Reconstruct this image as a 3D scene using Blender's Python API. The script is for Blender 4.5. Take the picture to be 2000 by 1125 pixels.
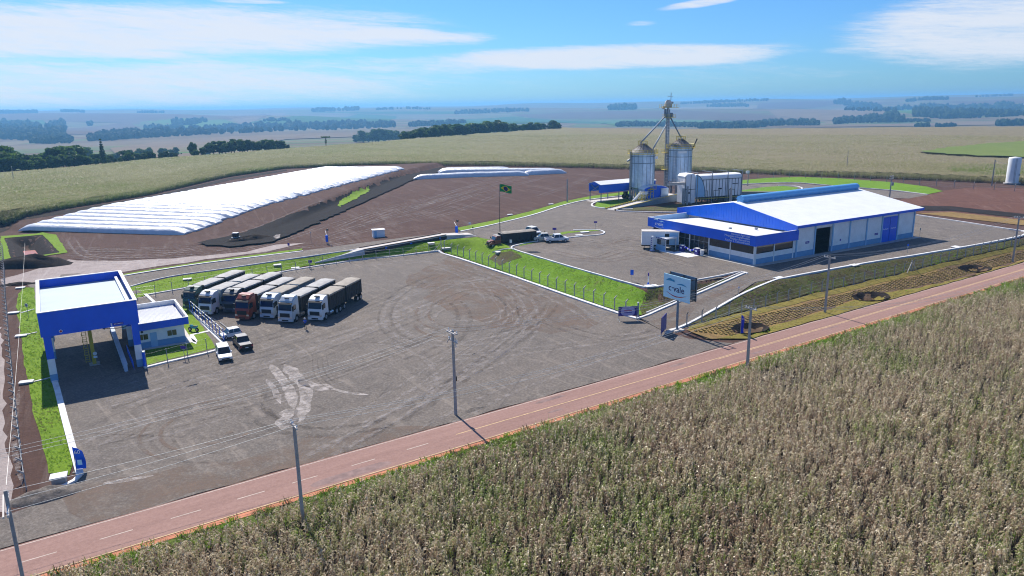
import bpy, bmesh, math, random
import numpy as np
from mathutils import Vector, Matrix, noise
from mathutils.geometry import delaunay_2d_cdt
random.seed(7); RNG=np.random.default_rng(7)
R=math.radians; PI=math.pi
for o in list(bpy.data.objects): bpy.data.objects.remove(o)
SC=bpy.context.scene; COL=SC.collection
# ------------------------------------------------------------------ camera model
F=1440.; PITCH=R(14.0); ROLL=R(1.0); CH=32.
cR,sR,cP,sP=math.cos(ROLL),math.sin(ROLL),math.cos(PITCH),math.sin(PITCH)
def rays(px,py):
    px=np.atleast_1d(np.asarray(px,float)); py=np.atleast_1d(np.asarray(py,float))
    x=(px-1000)/F; y=-(py-562.5)/F
    xr=x*cR+y*sR; yr=-x*sR+y*cR
    d=np.stack([xr,cP+yr*sP,-sP+yr*cP],1)
    return d/np.linalg.norm(d[:,:2],axis=1)[:,None]      # unit horizontal length
def G(px,py,z=0.):
    d=rays(px,py)[0]; t=(z-CH)/d[2]
    return Vector((d[0]*t,d[1]*t,z))
def PX(p):
    x,y,z=p[0],p[1],p[2]-CH
    dep=y*cP-z*sP; up=y*sP+z*cP; xr=x/dep; yr=up/dep
    return 1000+F*(xr*cR-yr*sR), 562.5-F*(xr*sR+yr*cR)
# ------------------------------------------------------------------ terrain
def ss(a,b,x):
    t=np.clip((x-a)/(b-a),0,1); return t*t*(3-2*t)
def sdist(P,x,y):
    """signed distance to a polygon, negative inside"""
    P=np.asarray([(p[0],p[1]) for p in P],float); n=len(P)
    best=np.full(x.shape,1e9); ins=np.zeros(x.shape,bool)
    for i in range(n):
        ax,ay=P[i]; bx,by=P[(i+1)%n]; ex,ey=bx-ax,by-ay
        t=np.clip(((x-ax)*ex+(y-ay)*ey)/(ex*ex+ey*ey+1e-9),0,1)
        d=np.hypot(x-ax-t*ex,y-ay-t*ey); best=np.minimum(best,d)
        c=((ay>y)!=(by>y)); xi=ax+(y-ay)*ex/(ey if abs(ey)>1e-9 else 1e-9)
        ins^=c&(x<xi)
    return np.where(ins,-best,best)
def L(*q): return [G(*p) for p in q]
HZ=L((1240,557,2),(1000,487,2),(930,467,1.9),(855,474,1.7),(740,485,1.4),(600,504,1.),(450,527,.6),(250,564,.1))+[Vector((-170,95,0)),Vector((-330,300,0)),Vector((-330,700,0)),Vector((420,700,0)),Vector((300,260,0))]+L((2100,442,2),(2000,460,2),(1850,488,2),(1700,513,2),(1600,530,2),(1540,543,2),(1478,550,2),(1450,534,2),(1330,558,2),(1264,563,2))
FE_NEAR=[G(*q,2.3) for q in ((-260,490),(0,430),(150,406),(300,381),(450,346),(560,330),(700,324),(900,323),(1150,328),(1400,337),(1600,345),(1800,352),(2000,360),(2300,372))]
FIELD=FE_NEAR+[Vector((900,300,0)),Vector((3000,2500,0)),Vector((0,6000,0)),Vector((-3000,2500,0)),Vector((-900,300,0))]
FE_FAR=[((-300,370)),(0,337),(150,325),(300,309),(420,301),(600,287),(720,278),(850,267),(1000,256),(1090,249),(1200,250),(1300,251),(1450,251),(1600,250),(1800,248),(2000,246),(2300,243)]
_fw=[G(a,b,4.3) for a,b in FE_FAR]
FAZ=np.array([math.atan2(p.x,p.y) for p in _fw]); FR=np.array([math.hypot(p.x,p.y) for p in _fw])
ZR=np.log([300,600,1000,1800,3200,5000,8000,12000,17000]); ZZ=np.array([-4,-10,-20,-38,-44,-18,27,26,24.])
BAGP=L((20,440,1),(60,420,1.2),(300,374,1.8),(480,340,2),(560,326,2),(790,322,2),(870,322,2),(778,342,2),(700,372,2),(610,408,2),(500,450,2),(430,476,2),(330,476,1.5))
PIT=L((8,466,0),(84,459,0),(95,471,0),(116,494,0),(70,501,0),(22,505,0))
HOLES=[(G(1465,640,.3),3.2),(G(1702,575,.6),3.6),(G(1905,519,.8),3.6)]
RA,RB=G(1285,622,0),G(1480,541,2)
def T(x,y,crop=False):
    x=np.asarray(x,float); y=np.asarray(y,float)
    r=np.hypot(x,y); az=np.arctan2(x,y)
    h=2.0*ss(-95,-8,x); z=np.zeros_like(x)
    near=r<900
    sd=np.where(near,1e3,-1e3).astype(float); fd=sd.copy(); bd=np.full_like(x,1e3); pd=bd.copy()
    if near.any():
        xn,yn=x[near],y[near]
        sd[near]=sdist(HZ,xn,yn); fd[near]=sdist(FIELD,xn,yn); bd[near]=sdist(BAGP,xn,yn); pd[near]=sdist(PIT,xn,yn)
    w=np.where(x>24,7.0,4.2)
    z=h*(1-ss(0,1,np.clip(sd/w,0,1)))
    # access ramp
    ex,ey=RB.x-RA.x,RB.y-RA.y; LL=math.hypot(ex,ey)
    t=((x-RA.x)*ex+(y-RA.y)*ey)/LL**2; off=np.abs((x-RA.x)*ey-(y-RA.y)*ex)/LL
    tt=np.clip(t,0,1); m=(1-ss(3.6,7.5,off))*(t>-.05)*(t<1.1)
    z=np.where(m>0,np.maximum(z*(1-m)+m*2.0*tt,np.minimum(z,2.0*tt+10*(1-m))),z)
    z=z+2.3*(1-ss(-1,1.8,bd))*ss(185,235,y)
    z=z-3.2*(1-ss(-5.2,-.2,pd))
    for c,rad in HOLES:
        d=np.hypot((x-c.x)*.834+(y-c.y)*.551,1.55*((y-c.y)*.834-(x-c.x)*.551)); z=z-1.0*(1-ss(rad*.5,rad,d))
    fm=1-ss(0,4.5,fd+4.5) if True else 0
    z=z*(1-fm)+2.5*fm
    # beyond the far edge of the field
    re=np.interp(az,FAZ,FR); s=r-re
    zf=np.interp(np.log(np.maximum(r,300)),ZR,ZZ)
    und=7*np.sin(x/900+1.3)*np.cos(y/1300)+5*np.sin(x/410+y/700)
    zf=zf+und*ss(1500,4000,r)
    zf=zf+14*np.exp(-((az-R(32))/R(11))**2)*ss(3500,7000,r)+16*np.exp(-((az-R(-33))/R(13))**2)*ss(3500,7500,r)
    zf=zf-9*np.exp(-((az-R(-4))/R(11))**2)*ss(4000,8000,r)
    rdg=6*np.sin(az*23+1.)+5*np.sin(az*41+.4)+4*np.sin(az*9.)
    zf=zf+rdg*ss(2200,5500,r)*(.5+.5*np.sin(r/1100.+az*5))+13*ss(2400,3200,r)*(1-ss(6500,7500,r))*np.sin(r/420.+az*11+1.)*(1-.5*ss(2400,6500,r)*0)
    wf=ss(0,260,s)
    z=np.where(s>0,z*(1-wf)+zf*wf,z)
    if crop: z=z+2.0*(fm>.99)*(s<0)
    return z
def T1(x,y): return float(T(np.array([x]),np.array([y]))[0])
_ts=np.concatenate([np.arange(30,420,1.2),np.geomspace(420,16000,900)])
def PM(pxs,pys):
    d=rays(pxs,pys); n=len(d)
    X=d[:,0][:,None]*_ts; Y=d[:,1][:,None]*_ts; Z=CH+d[:,2][:,None]*_ts
    below=Z<T(X.ravel(),Y.ravel()).reshape(n,-1)
    i=np.argmax(below,1); i=np.where(below.any(1),np.maximum(i,1),len(_ts)-1)
    a=_ts[i-1].copy(); b=_ts[i].copy()
    for _ in range(12):
        m=(a+b)/2; bl=(CH+d[:,2]*m)<T(d[:,0]*m,d[:,1]*m)
        b=np.where(bl,m,b); a=np.where(bl,a,m)
    x=d[:,0]*b; y=d[:,1]*b
    return [Vector((x[k],y[k],float(z))) for k,z in enumerate(T(x,y))]
def P(px,py): return PM([px],[py])[0]
def PL(*q): return PM([a[0] for a in q],[a[1] for a in q])
UA=R(30.6); U=Vector((math.cos(UA),math.sin(UA),0)); V=Vector((-U.y,U.x,0))
# ------------------------------------------------------------------ materials
def lin(r,g,b): return tuple(((c/255+.055)/1.055)**2.4 if c>10 else c/255/12.92 for c in (r,g,b))+(1,)
class NT:
    def __init__(s,name):
        s.m=bpy.data.materials.new(name); s.m.use_nodes=True; s.t=s.m.node_tree; s.n=s.t.nodes
        s.b=s.n['Principled BSDF']; s.out=s.n['Material Output']
    def N(s,ty,**k):
        n=s.n.new(ty)
        for a,b in k.items():
            if a.startswith('i_'): n.inputs[a[2:].replace('_',' ')].default_value=b
            else: setattr(n,a,b)
        return n
    def L(s,a,b): s.t.links.new(a,b)
    def coord(s,scale=(1,1,1),rot=0,kind='Object'):
        c=s.N('ShaderNodeTexCoord'); m=s.N('ShaderNodeMapping'); m.inputs['Scale'].default_value=scale; src=c.outputs[kind]
        if rot: m0=s.N('ShaderNodeMapping'); m0.inputs['Rotation'].default_value=(0,0,rot); s.L(src,m0.inputs['Vector']); src=m0.outputs['Vector']
        s.L(src,m.inputs['Vector']); return m.outputs['Vector']
    def noise(s,scale,detail=6,rough=.6,vec=None,dist=0):
        n=s.N('ShaderNodeTexNoise'); n.inputs['Scale'].default_value=scale; n.inputs['Detail'].default_value=detail; n.inputs['Roughness'].default_value=rough; n.inputs['Distortion'].default_value=dist
        s.L(vec if vec is not None else s.coord(),n.inputs['Vector']); return n.outputs['Fac']
    def ramp(s,fac,stops,interp='LINEAR'):
        r=s.N('ShaderNodeValToRGB'); e=r.color_ramp.elements; r.color_ramp.interpolation=interp
        while len(e)<len(stops): e.new(.5)
        for k,(p,c) in enumerate(stops): e[k].position=p; e[k].color=c if len(c)==4 else tuple(c)+(1,)
        s.L(fac,r.inputs['Fac']); return r.outputs['Color']
    def mix(s,fac,a,b,mode='MIX'):
        m=s.N('ShaderNodeMix',data_type='RGBA',blend_type=mode)
        for v,i in ((fac,0),(a,6),(b,7)):
            if hasattr(v,'links') or isinstance(v,bpy.types.NodeSocket): s.L(v,m.inputs[i])
            else: m.inputs[i].default_value=v
        return m.outputs[2]
    def math(s,op,a,b=None):
        m=s.N('ShaderNodeMath',operation=op)
        for v,i in ((a,0),(b,1)):
            if v is None: continue
            if isinstance(v,bpy.types.NodeSocket): s.L(v,m.inputs[i])
            else: m.inputs[i].default_value=v
        return m.outputs[0]
    def bump(s,h,strength=.5,dist=.1):
        b=s.N('ShaderNodeBump'); b.inputs['Strength'].default_value=strength; b.inputs['Distance'].default_value=dist
        s.L(h,b.inputs['Height']); s.L(b.outputs['Normal'],s.b.inputs['Normal'])
    def fin(s,col=None,rough=.8,metal=0,spec=.3):
        if col is not None:
            if isinstance(col,bpy.types.NodeSocket): s.L(col,s.b.inputs['Base Color'])
            else: s.b.inputs['Base Color'].default_value=col
        if isinstance(rough,bpy.types.NodeSocket): s.L(rough,s.b.inputs['Roughness'])
        else: s.b.inputs['Roughness'].default_value=rough
        s.b.inputs['Metallic'].default_value=metal; s.b.inputs['Specular IOR Level'].default_value=spec
        return s.m
def c4(c): return tuple(c)+(1,) if len(c)==3 else c
def simple(name,c,var=.12,scale=1.5,rough=.6,metal=0,spec=.3,bump=0,dirt=0):
    n=NT(name); c=c4(c); lo=tuple(v*(1-var) for v in c[:3])+(1,); hi=tuple(min(1,v*(1+var)) for v in c[:3])+(1,)
    f=n.noise(scale,5,.6); col=n.ramp(f,[(.3,lo),(.7,hi)])
    if dirt:
        f2=n.noise(.5,7,.7); col=n.mix(n.math('MULTIPLY',n.ramp(f2,[(.45,(0,0,0)),(.75,(1,1,1))]),dirt),col,(.16,.12,.10,1))
    if bump: n.bump(f,bump,.05)
    return n.fin(col,rough,metal,spec)
MT={}
MT['white']=simple('white_paint',(.80,.81,.82),.04,.8,.45,dirt=.10)
MT['wall']=simple('white_wall',(.84,.85,.87),.06,.6,.7,dirt=.12)
MT['roofw']=simple('white_roof_sheet',(.80,.81,.83),.05,.4,.5,dirt=.06)
MT['blue']=simple('blue_cladding',(.003,.115,.74),.08,.5,.38,spec=.4)
MT['bluegable']=simple('blue_gable_sheet',(.006,.15,.80),.10,.5,.3,spec=.5)  # brighter than the cladding: the gable's reflected light is put into its blue
MT['band']=simple('blue_grey_band',(.17,.34,.56),.08,.7,.7,dirt=.12)
MT['lightblue']=simple('pale_blue_metal',(.30,.52,.75),.08,.6,.4)
MT['grey']=simple('grey_metal',(.30,.32,.34),.15,2,.5,.3)
MT['galv']=simple('galvanised_steel',(.52,.64,.78),.10,1.2,.38,.45,.5,dirt=.15)
MT['concrete']=simple('concrete',(.42,.40,.38),.15,1.5,.85,bump=.2,dirt=.2)
MT['pole']=simple('grey_concrete_pole',(.36,.34,.33),.15,2,.85)
MT['kerb']=simple('whitewashed_concrete',(.74,.74,.74),.10,1.2,.8,dirt=.45)
MT['slab']=simple('pale_slab',(.60,.56,.52),.12,1.5,.85,dirt=.2)
MT['dark']=simple('dark_metal',(.025,.026,.028),.2,3,.55)
MT['rubber']=simple('tyre_rubber',(.016,.016,.017),.2,5,.85)
MT['rim']=simple('rim_metal',(.45,.46,.48),.1,4,.4,.5)
MT['yellow']=simple('yellow_paint',(.55,.42,.05),.12,2,.5,dirt=.15)
MT['rust']=simple('brown_roof_steel',(.20,.13,.09),.25,1.5,.7)
MT['glass']=simple('dark_glass',(.018,.022,.028),.2,.6,.06,spec=.6)
MT['glassb']=simple('blue_tinted_glass',(.03,.06,.09),.2,.6,.08,spec=.6)
MT['chrome']=simple('bright_metal',(.6,.6,.62),.1,4,.3,.8)
MT['purple']=simple('purple_plate',(.07,.03,.30),.1,3,.5)
MT['signblue']=simple('sky_blue_panel',(.56,.86,1.0),.04,.7,.4)
MT['navy']=simple('navy_letters',(.02,.02,.12),.05,2,.5)
MT['letters']=simple('pale_letters',(.75,.82,.92),.03,2,.5)
MT['teal']=simple('teal_mark',(.03,.30,.52),.05,2,.5)
MT['red']=simple('red_mark',(.45,.04,.05),.05,2,.5)
MT['tarp']=simple('pale_tarpaulin',(.37,.365,.36),.16,.9,.7,bump=.3,dirt=.35)
MT['tarpd']=simple('tan_tarpaulin',(.33,.295,.25),.16,.9,.75,bump=.3,dirt=.4)
MT['skin']=simple('skin',(.35,.2,.14),.05,4,.6)
MT['bag']=None
def m_bag():
    n=NT('white_silo_bag_film'); f=n.noise(.8,4,.5); n.bump(f,.6,.35)
    return n.fin(n.ramp(f,[(.3,(.58,.61,.66)),(.7,(.68,.70,.74))]),.38,0,.5)
MT['bag']=m_bag()
def m_gravel():
    n=NT('dark_gravel')
    big=n.noise(.055,7,.62,dist=.8); mid=n.noise(.45,7,.7); fin=n.noise(3.5,8,.8)
    st=n.noise(.5,6,.65,n.coord((1,.16,1),R(-38)),1.5)
    st2=n.noise(.45,6,.7,n.coord((1,.13,1),R(20)),1.2)
    c=n.ramp(big,[(.25,(.068,.057,.048)),(.5,(.116,.097,.080)),(.75,(.190,.153,.122))])
    c=n.mix(.45,c,n.ramp(mid,[(.3,(.095,.086,.082)),(.7,(.29,.245,.21))]))
    c=n.mix(.40,c,n.ramp(fin,[(.34,(.040,.036,.033)),(.5,(.15,.132,.118)),(.68,(.42,.38,.34))]))
    c=n.mix(n.math('MULTIPLY',n.ramp(st,[(.54,(0,0,0)),(.72,(1,1,1))]),.5),c,(.33,.28,.235,1))
    c=n.mix(n.math('MULTIPLY',n.ramp(st2,[(.56,(0,0,0)),(.72,(1,1,1))]),.55),c,(.070,.061,.060,1))
    wh=n.noise(1.3,8,.85); pm=n.noise(.06,3,.5)
    w=n.math('MULTIPLY',n.ramp(wh,[(.66,(0,0,0)),(.72,(1,1,1))]),n.ramp(pm,[(.45,(0,0,0)),(.6,(1,1,1))]))
    c=n.mix(n.math('MULTIPLY',w,.55),c,(.42,.38,.36,1))
    n.bump(n.math('ADD',fin,n.math('MULTIPLY',mid,1.5)),.6,.10); return n.fin(c,.92,0,.2)
MT['gravel']=m_gravel()
def m_soil(name,a,b,cx,streak=.5,rot=-25):
    n=NT(name)
    big=n.noise(.035,7,.62,dist=.6); mid=n.noise(.35,7,.7); fin=n.noise(2.6,7,.8)
    st=n.noise(.35,7,.68,n.coord((1,.10,1),R(rot)),1.0)
    c=n.ramp(big,[(.3,a),(.7,b)]); c=n.mix(.45,c,n.ramp(mid,[(.3,tuple(v*.65 for v in a)),(.7,tuple(v*1.3 for v in b))]))
    c=n.mix(.25,c,n.ramp(fin,[(.3,tuple(v*.4 for v in a)),(.7,tuple(v*1.7 for v in b))]))
    c=n.mix(n.math('MULTIPLY',n.ramp(st,[(.52,(0,0,0)),(.70,(1,1,1))]),streak),c,cx+(1,))
    n.bump(n.math('ADD',mid,n.math('MULTIPLY',fin,.5)),.9,.25); return n.fin(c,.95,0,.12)
MT['soil']=m_soil('bare_brown_soil',(.066,.037,.030),(.102,.059,.046),(.23,.185,.165),.36)
MT['soilred']=m_soil('red_soil',(.105,.050,.038),(.155,.078,.056),(.30,.20,.17),.35,20)
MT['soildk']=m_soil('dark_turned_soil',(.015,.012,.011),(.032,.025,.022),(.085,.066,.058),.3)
MT['ditch']=m_soil('shaded_ditch_soil',(.008,.0065,.006),(.020,.016,.0145),(.06,.048,.042),.15)  # near black: the shade on the ditch bank is put into the soil colour
MT['track']=m_soil('pale_packed_track',(.27,.225,.21),(.40,.34,.32),(.5,.45,.43),.5)
def m_grass(name,a,b,soil=.0,sc=.12,soilc=(.12,.085,.06,1),thr=.55):
    n=NT(name); f=n.noise(sc,6,.65); g=n.noise(1.6,8,.8); h=n.noise(7,4,.7)
    c=n.ramp(f,[(.3,a),(.7,b)]); c=n.mix(.5,c,n.ramp(g,[(.3,tuple(v*.45 for v in a)),(.7,tuple(v*1.25 for v in b))]))
    if soil:
        s=n.noise(.22,8,.72,dist=.5); c=n.mix(n.math('MULTIPLY',n.ramp(s,[(thr,(0,0,0)),(thr+.12,(1,1,1))]),soil),c,soilc)
        c=n.mix(n.math('MULTIPLY',n.ramp(n.noise(1.1,8,.8),[(.58,(0,0,0)),(.66,(1,1,1))]),soil*.8),c,soilc)
    n.bump(n.math('ADD',g,n.math('MULTIPLY',h,.5)),.8,.2); return n.fin(c,.9,0,.1)
MT['grass']=m_grass('bright_lawn',(.12,.225,.014),(.21,.325,.026),.45,thr=.60)
MT['bank']=m_grass('new_bank_grass',(.11,.225,.014),(.18,.32,.024),.8,.1,(.15,.115,.075,1),.60)
MT['brownbank']=m_grass('brown_grass_bank',(.075,.080,.028),(.13,.13,.045),.85,.15,(.085,.062,.045,1),.46)
MT['straw']=m_grass('straw_coloured_grass',(.24,.155,.06),(.32,.22,.085),.5,.2,(.11,.065,.045,1),.52)
MT['olive']=m_grass('yellow_green_verge',(.19,.165,.035),(.28,.225,.06),.45,.2)
MT['weeds']=m_grass('weedy_verge',(.075,.12,.02),(.16,.20,.04),.8,.25,(.07,.045,.035,1),.5)
def m_road():
    n=NT('dusty_red_asphalt'); a=n.noise(.08,6,.6,n.coord((.25,1.6,1),-R(33)),.3); b=n.noise(4,8,.8); d=n.noise(.3,6,.7,n.coord((.12,2.2,1),-R(33)))
    c=n.ramp(a,[(.3,(.205,.112,.086)),(.7,(.30,.178,.142))]); c=n.mix(.5,c,n.ramp(d,[(.3,(.15,.082,.066)),(.7,(.37,.225,.185))]))
    c=n.mix(.25,c,n.ramp(b,[(.3,(.18,.10,.09)),(.7,(.62,.42,.38))]))
    p=n.noise(.14,7,.75); c=n.mix(n.math('MULTIPLY',n.ramp(p,[(.66,(0,0,0)),(.74,(1,1,1))]),.5),c,(.17,.12,.115,1))
    n.bump(b,.3,.03); return n.fin(c,.9,0,.2)
MT['road']=m_road()
MT['patch']=simple('repair_patch_asphalt',(.24,.16,.145),.3,1.2,.9)
MT['orange']=simple('orange_road_dust',(.52,.21,.12),.25,.8,.95)
MT['lane']=simple('worn_yellow_line',(.58,.40,.22),.25,1.5,.8)
MT['lanew']=simple('worn_white_line',(.52,.42,.36),.2,1.5,.8)
MT['water']=simple('muddy_orange_water',(.42,.13,.045),.05,.2,.25)
def leaf(name,a,b,trans=.35,rough=.45,spec=.5):
    n=NT(name); o=n.N('ShaderNodeObjectInfo'); g=n.noise(2.5,3,.6)
    f=n.math('ADD',n.math('MULTIPLY',o.outputs['Random'],.7),n.math('MULTIPLY',g,.45)); c=n.ramp(f,[(.15,a),(.9,b)])
    n.fin(c,rough,0,spec); t=n.N('ShaderNodeBsdfTranslucent'); n.L(c,t.inputs['Color'])
    m=n.N('ShaderNodeMixShader'); m.inputs[0].default_value=trans; n.L(n.b.outputs[0],m.inputs[1]); n.L(t.outputs[0],m.inputs[2]); n.L(m.outputs[0],n.out.inputs[0]); return n.m
MT['dry']=leaf('dry_corn_leaf',(.37,.29,.175),(.82,.71,.50),.45,.36,.55)
MT['dry2']=leaf('brown_corn_leaf',(.23,.14,.08),(.46,.32,.20),.4)
MT['gleaf']=leaf('green_corn_leaf',(.14,.24,.02),(.32,.42,.06),.5)
MT['mleaf']=leaf('fading_corn_leaf',(.30,.30,.11),(.55,.52,.25),.45)
MT['tree']=leaf('tree_foliage',(.05,.11,.022),(.14,.23,.05),.4,.6,.25)
MT['tree2']=leaf('dark_tree_foliage',(.036,.08,.022),(.095,.16,.04),.35,.6,.25)
MT['trunk']=simple('bark',(.10,.075,.055),.25,3,.9)
MT['ffbrown']=simple('far_brown_field',(0.124,0.084,0.059),.12,.01,.95,spec=.05); MT['ffpink']=simple('far_straw_field',(0.186,0.140,0.093),.12,.01,.95,spec=.05); MT['ffgreen']=simple('far_green_field',(0.046,0.105,0.031),.15,.01,.95,spec=.05); MT['fflime']=simple('far_pale_green_field',(0.087,0.161,0.046),.12,.01,.95,spec=.05); MT['fftan']=simple('far_tan_field',(0.211,0.167,0.093),.12,.01,.95,spec=.05)
MT['woods']=leaf('far_woods_foliage',(.010,.030,.014),(.028,.052,.022),.1,.8,.1)
def m_crop():
    n=NT('ripening_corn_canopy'); a=n.noise(.006,6,.6); b=n.noise(.35,8,.8); r=n.noise(.8,6,.75,n.coord((1,.12,1),R(12)))
    c=n.ramp(a,[(.3,(.19,.175,.095)),(.6,(.25,.22,.125)),(.75,(.29,.25,.16))]); c=n.mix(.55,c,n.ramp(b,[(.32,(.07,.07,.03)),(.55,(.22,.20,.115)),(.75,(.42,.37,.25))]))
    c=n.mix(.3,c,n.ramp(r,[(.35,(.12,.11,.05)),(.65,(.33,.29,.19))]))
    lo=n.noise(.0022,4,.5); c=n.mix(n.math('MULTIPLY',n.ramp(lo,[(.5,(0,0,0)),(.62,(1,1,1))]),.5),c,(.17,.18,.06,1))
    sx=n.N('ShaderNodeSeparateXYZ'); n.L(n.coord(),sx.inputs[0]); c=n.mix(n.ramp(n.math('ADD',n.math('MULTIPLY',sx.outputs[0],.004),.45),[(.2,(0,0,0)),(.9,(1,1,1))]),n.mix(.55,c,(.19,.20,.085,1)),n.mix(.35,c,(.235,.18,.125,1))); n.bump(b,.9,.8); return n.fin(c,.9,0,.15)
MT['crop']=m_crop()
def m_farm():
    n=NT('patchwork_farmland'); v=n.coord((1/560.,1/1700.,1),R(8)); w=n.N('ShaderNodeTexVoronoi',feature='F1'); w.inputs['Scale'].default_value=1.0; w.inputs['Randomness'].default_value=.85
    nz=n.N('ShaderNodeTexNoise'); nz.inputs['Scale'].default_value=1.5; n.L(v,nz.inputs['Vector'])
    n.L(n.mix(.10,v,nz.outputs['Color']),w.inputs['Vector'])
    sx=n.N('ShaderNodeSeparateColor'); n.L(w.outputs['Color'],sx.inputs[0])
    c=n.ramp(sx.outputs[0],[(0,(0.112,0.074,0.046)),(.14,(0.167,0.130,0.074)),(.28,(0.068,0.124,0.034)),(.44,(0.180,0.143,0.087)),(.56,(0.124,0.090,0.059)),(.68,(0.046,0.093,0.028)),(.80,(0.155,0.118,0.074)),(.90,(0.099,0.143,0.046))],'CONSTANT')
    d=n.noise(.004,8,.65); c=n.mix(.18,c,n.ramp(d,[(.3,(.12,.11,.05)),(.7,(.32,.25,.17))]))
    s=n.noise(.02,6,.7,n.coord((1,.1,1),R(40))); c=n.mix(.1,c,n.ramp(s,[(.35,(.08,.08,.04)),(.65,(.34,.27,.18))]))
    return n.fin(c,.95,0,.05)
MT['farm']=m_farm()
# ------------------------------------------------------------------ mesh builder
class MB:
    def __init__(s): s.v=[];s.f=[];s.m=[]
    def add(s,vs,fs,m=0,xf=None):
        o=len(s.v)
        s.v+= [tuple(xf@Vector(v)) if xf else tuple(v) for v in vs]
        s.f+= [tuple(i+o for i in f) for f in fs]; s.m+=[m]*len(fs); return s
    def box(s,x0,x1,y0,y1,z0,z1,m=0,xf=None):
        return s.add([(x0,y0,z0),(x1,y0,z0),(x1,y1,z0),(x0,y1,z0),(x0,y0,z1),(x1,y0,z1),(x1,y1,z1),(x0,y1,z1)],
            [(0,3,2,1),(4,5,6,7),(0,1,5,4),(1,2,6,5),(2,3,7,6),(3,0,4,7)],m,xf)
    def prism(s,prof,a,b,axis='y',m=0,xf=None,scale_b=1):
        """extrude a profile (p,q) between a and b; axis y: (x,z), axis x: (y,z), axis z: (x,y)"""
        n=len(prof); f={'y':lambda p,t:(p[0],t,p[1]),'x':lambda p,t:(t,p[0],p[1]),'z':lambda p,t:(p[0],p[1],t)}[axis]
        vs=[f(p,a) for p in prof]+[f(p,b) for p in prof]
        fs=[tuple(range(n)),tuple(range(2*n-1,n-1,-1))]+[(i,i+n,(i+1)%n+n,(i+1)%n) for i in range(n)]
        return s.add(vs,fs,m,xf)
    def cyl(s,p0,p1,r0,r1=None,n=10,caps=True,m=0):
        p0,p1=Vector(p0),Vector(p1); r1=r0 if r1 is None else r1; d=(p1-p0).normalized()
        a=d.orthogonal().normalized(); b=d.cross(a); vs=[]
        for p,r in ((p0,r0),(p1,r1)):
            for k in range(n): t=2*PI*k/n; vs.append(p+a*math.cos(t)*r+b*math.sin(t)*r)
        fs=[(k,(k+1)%n,(k+1)%n+n,k+n) for k in range(n)]
        if caps: fs+=[tuple(range(n-1,-1,-1)),tuple(range(n,2*n))]
        return s.add(vs,fs,m)
    def tube(s,pts,r,n=5,m=0):
        for a,b in zip(pts[:-1],pts[1:]): s.cyl(a,b,r,n=n,m=m)
        return s
    def lathe(s,prof,n=24,m=0,c=(0,0,0)):
        vs=[(c[0]+r*math.cos(2*PI*k/n),c[1]+r*math.sin(2*PI*k/n),c[2]+z) for r,z in prof for k in range(n)]
        fs=[(i*n+k,i*n+(k+1)%n,(i+1)*n+(k+1)%n,(i+1)*n+k) for i in range(len(prof)-1) for k in range(n)]
        return s.add(vs,fs,m)
    def build(s,name,mats,parent=None,smooth=False,bevel=0,loc=None,rz=0):
        me=bpy.data.meshes.new(name); me.from_pydata(s.v,[],s.f)
        mats=mats if isinstance(mats,(list,tuple)) else [mats]
        for m in mats: me.materials.append(MT[m] if isinstance(m,str) else m)
        if len(mats)>1: me.polygons.foreach_set('material_index',s.m)
        bm=bmesh.new(); bm.from_mesh(me); bmesh.ops.recalc_face_normals(bm,faces=bm.faces); bm.to_mesh(me); bm.free()
        if smooth: me.polygons.foreach_set('use_smooth',[True]*len(me.polygons))
        me.update(); o=bpy.data.objects.new(name,me); COL.objects.link(o)
        if parent: o.parent=parent
        if loc is not None: o.location=loc
        if rz: o.rotation_euler.z=rz
        if bevel: md=o.modifiers.new('bevel','BEVEL'); md.width=bevel; md.segments=2; md.limit_method='ANGLE'; md.angle_limit=R(35)
        return o
def _split(s,name,mats,parent):
    for k in range(0,len(s.v),8): q=MB(); q.v=s.v[k:k+8]; q.f=[tuple(i-k for i in f) for f in s.f if k<=f[0]<k+8]; q.m=[0]*len(q.f); q.build(name,mats,parent)
MB.split=_split
def tag(o,label=None,cat=None,group=None,kind=None):
    for k,v in (('label',label),('category',cat),('group',group),('kind',kind)):
        if v: o[k]=v
    return o
def root(name,label,cat,loc,rz=0,group=None):
    o=bpy.data.objects.new(name,None); COL.objects.link(o); o.location=loc; o.rotation_euler.z=rz; o.empty_display_size=.3
    return tag(o,label,cat,group)
def link_copy(o,parent=None):
    c=o.copy(); COL.objects.link(c)
    if parent: c.parent=parent
    return c
def copy_thing(r,loc,rz,label=None,s=None):
    n=link_copy(r); n.location=loc; n.rotation_euler.z=rz
    if s: n.scale=s
    if label: n['label']=label
    for ch in list(r.children):
        k=link_copy(ch,n)
        for g in list(ch.children): link_copy(g,k)
    return n
def text(body,size,m,name,parent,loc,rot,align='LEFT',ext=.02,sx=1.):
    cu=bpy.data.curves.new(name,'FONT'); cu.body=body; cu.size=size; cu.align_x=align; cu.extrude=ext; cu.resolution_u=3
    t=bpy.data.objects.new(name,cu); COL.objects.link(t); bpy.context.view_layer.update()
    me=bpy.data.meshes.new_from_object(t.evaluated_get(bpy.context.evaluated_depsgraph_get())); bpy.data.objects.remove(t)
    me.materials.clear(); me.materials.append(MT[m]); me.name=name
    o=bpy.data.objects.new(name,me); COL.objects.link(o); o.parent=parent; o.location=loc; o.rotation_euler=rot; o.scale=(sx,1,1); return o
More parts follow.
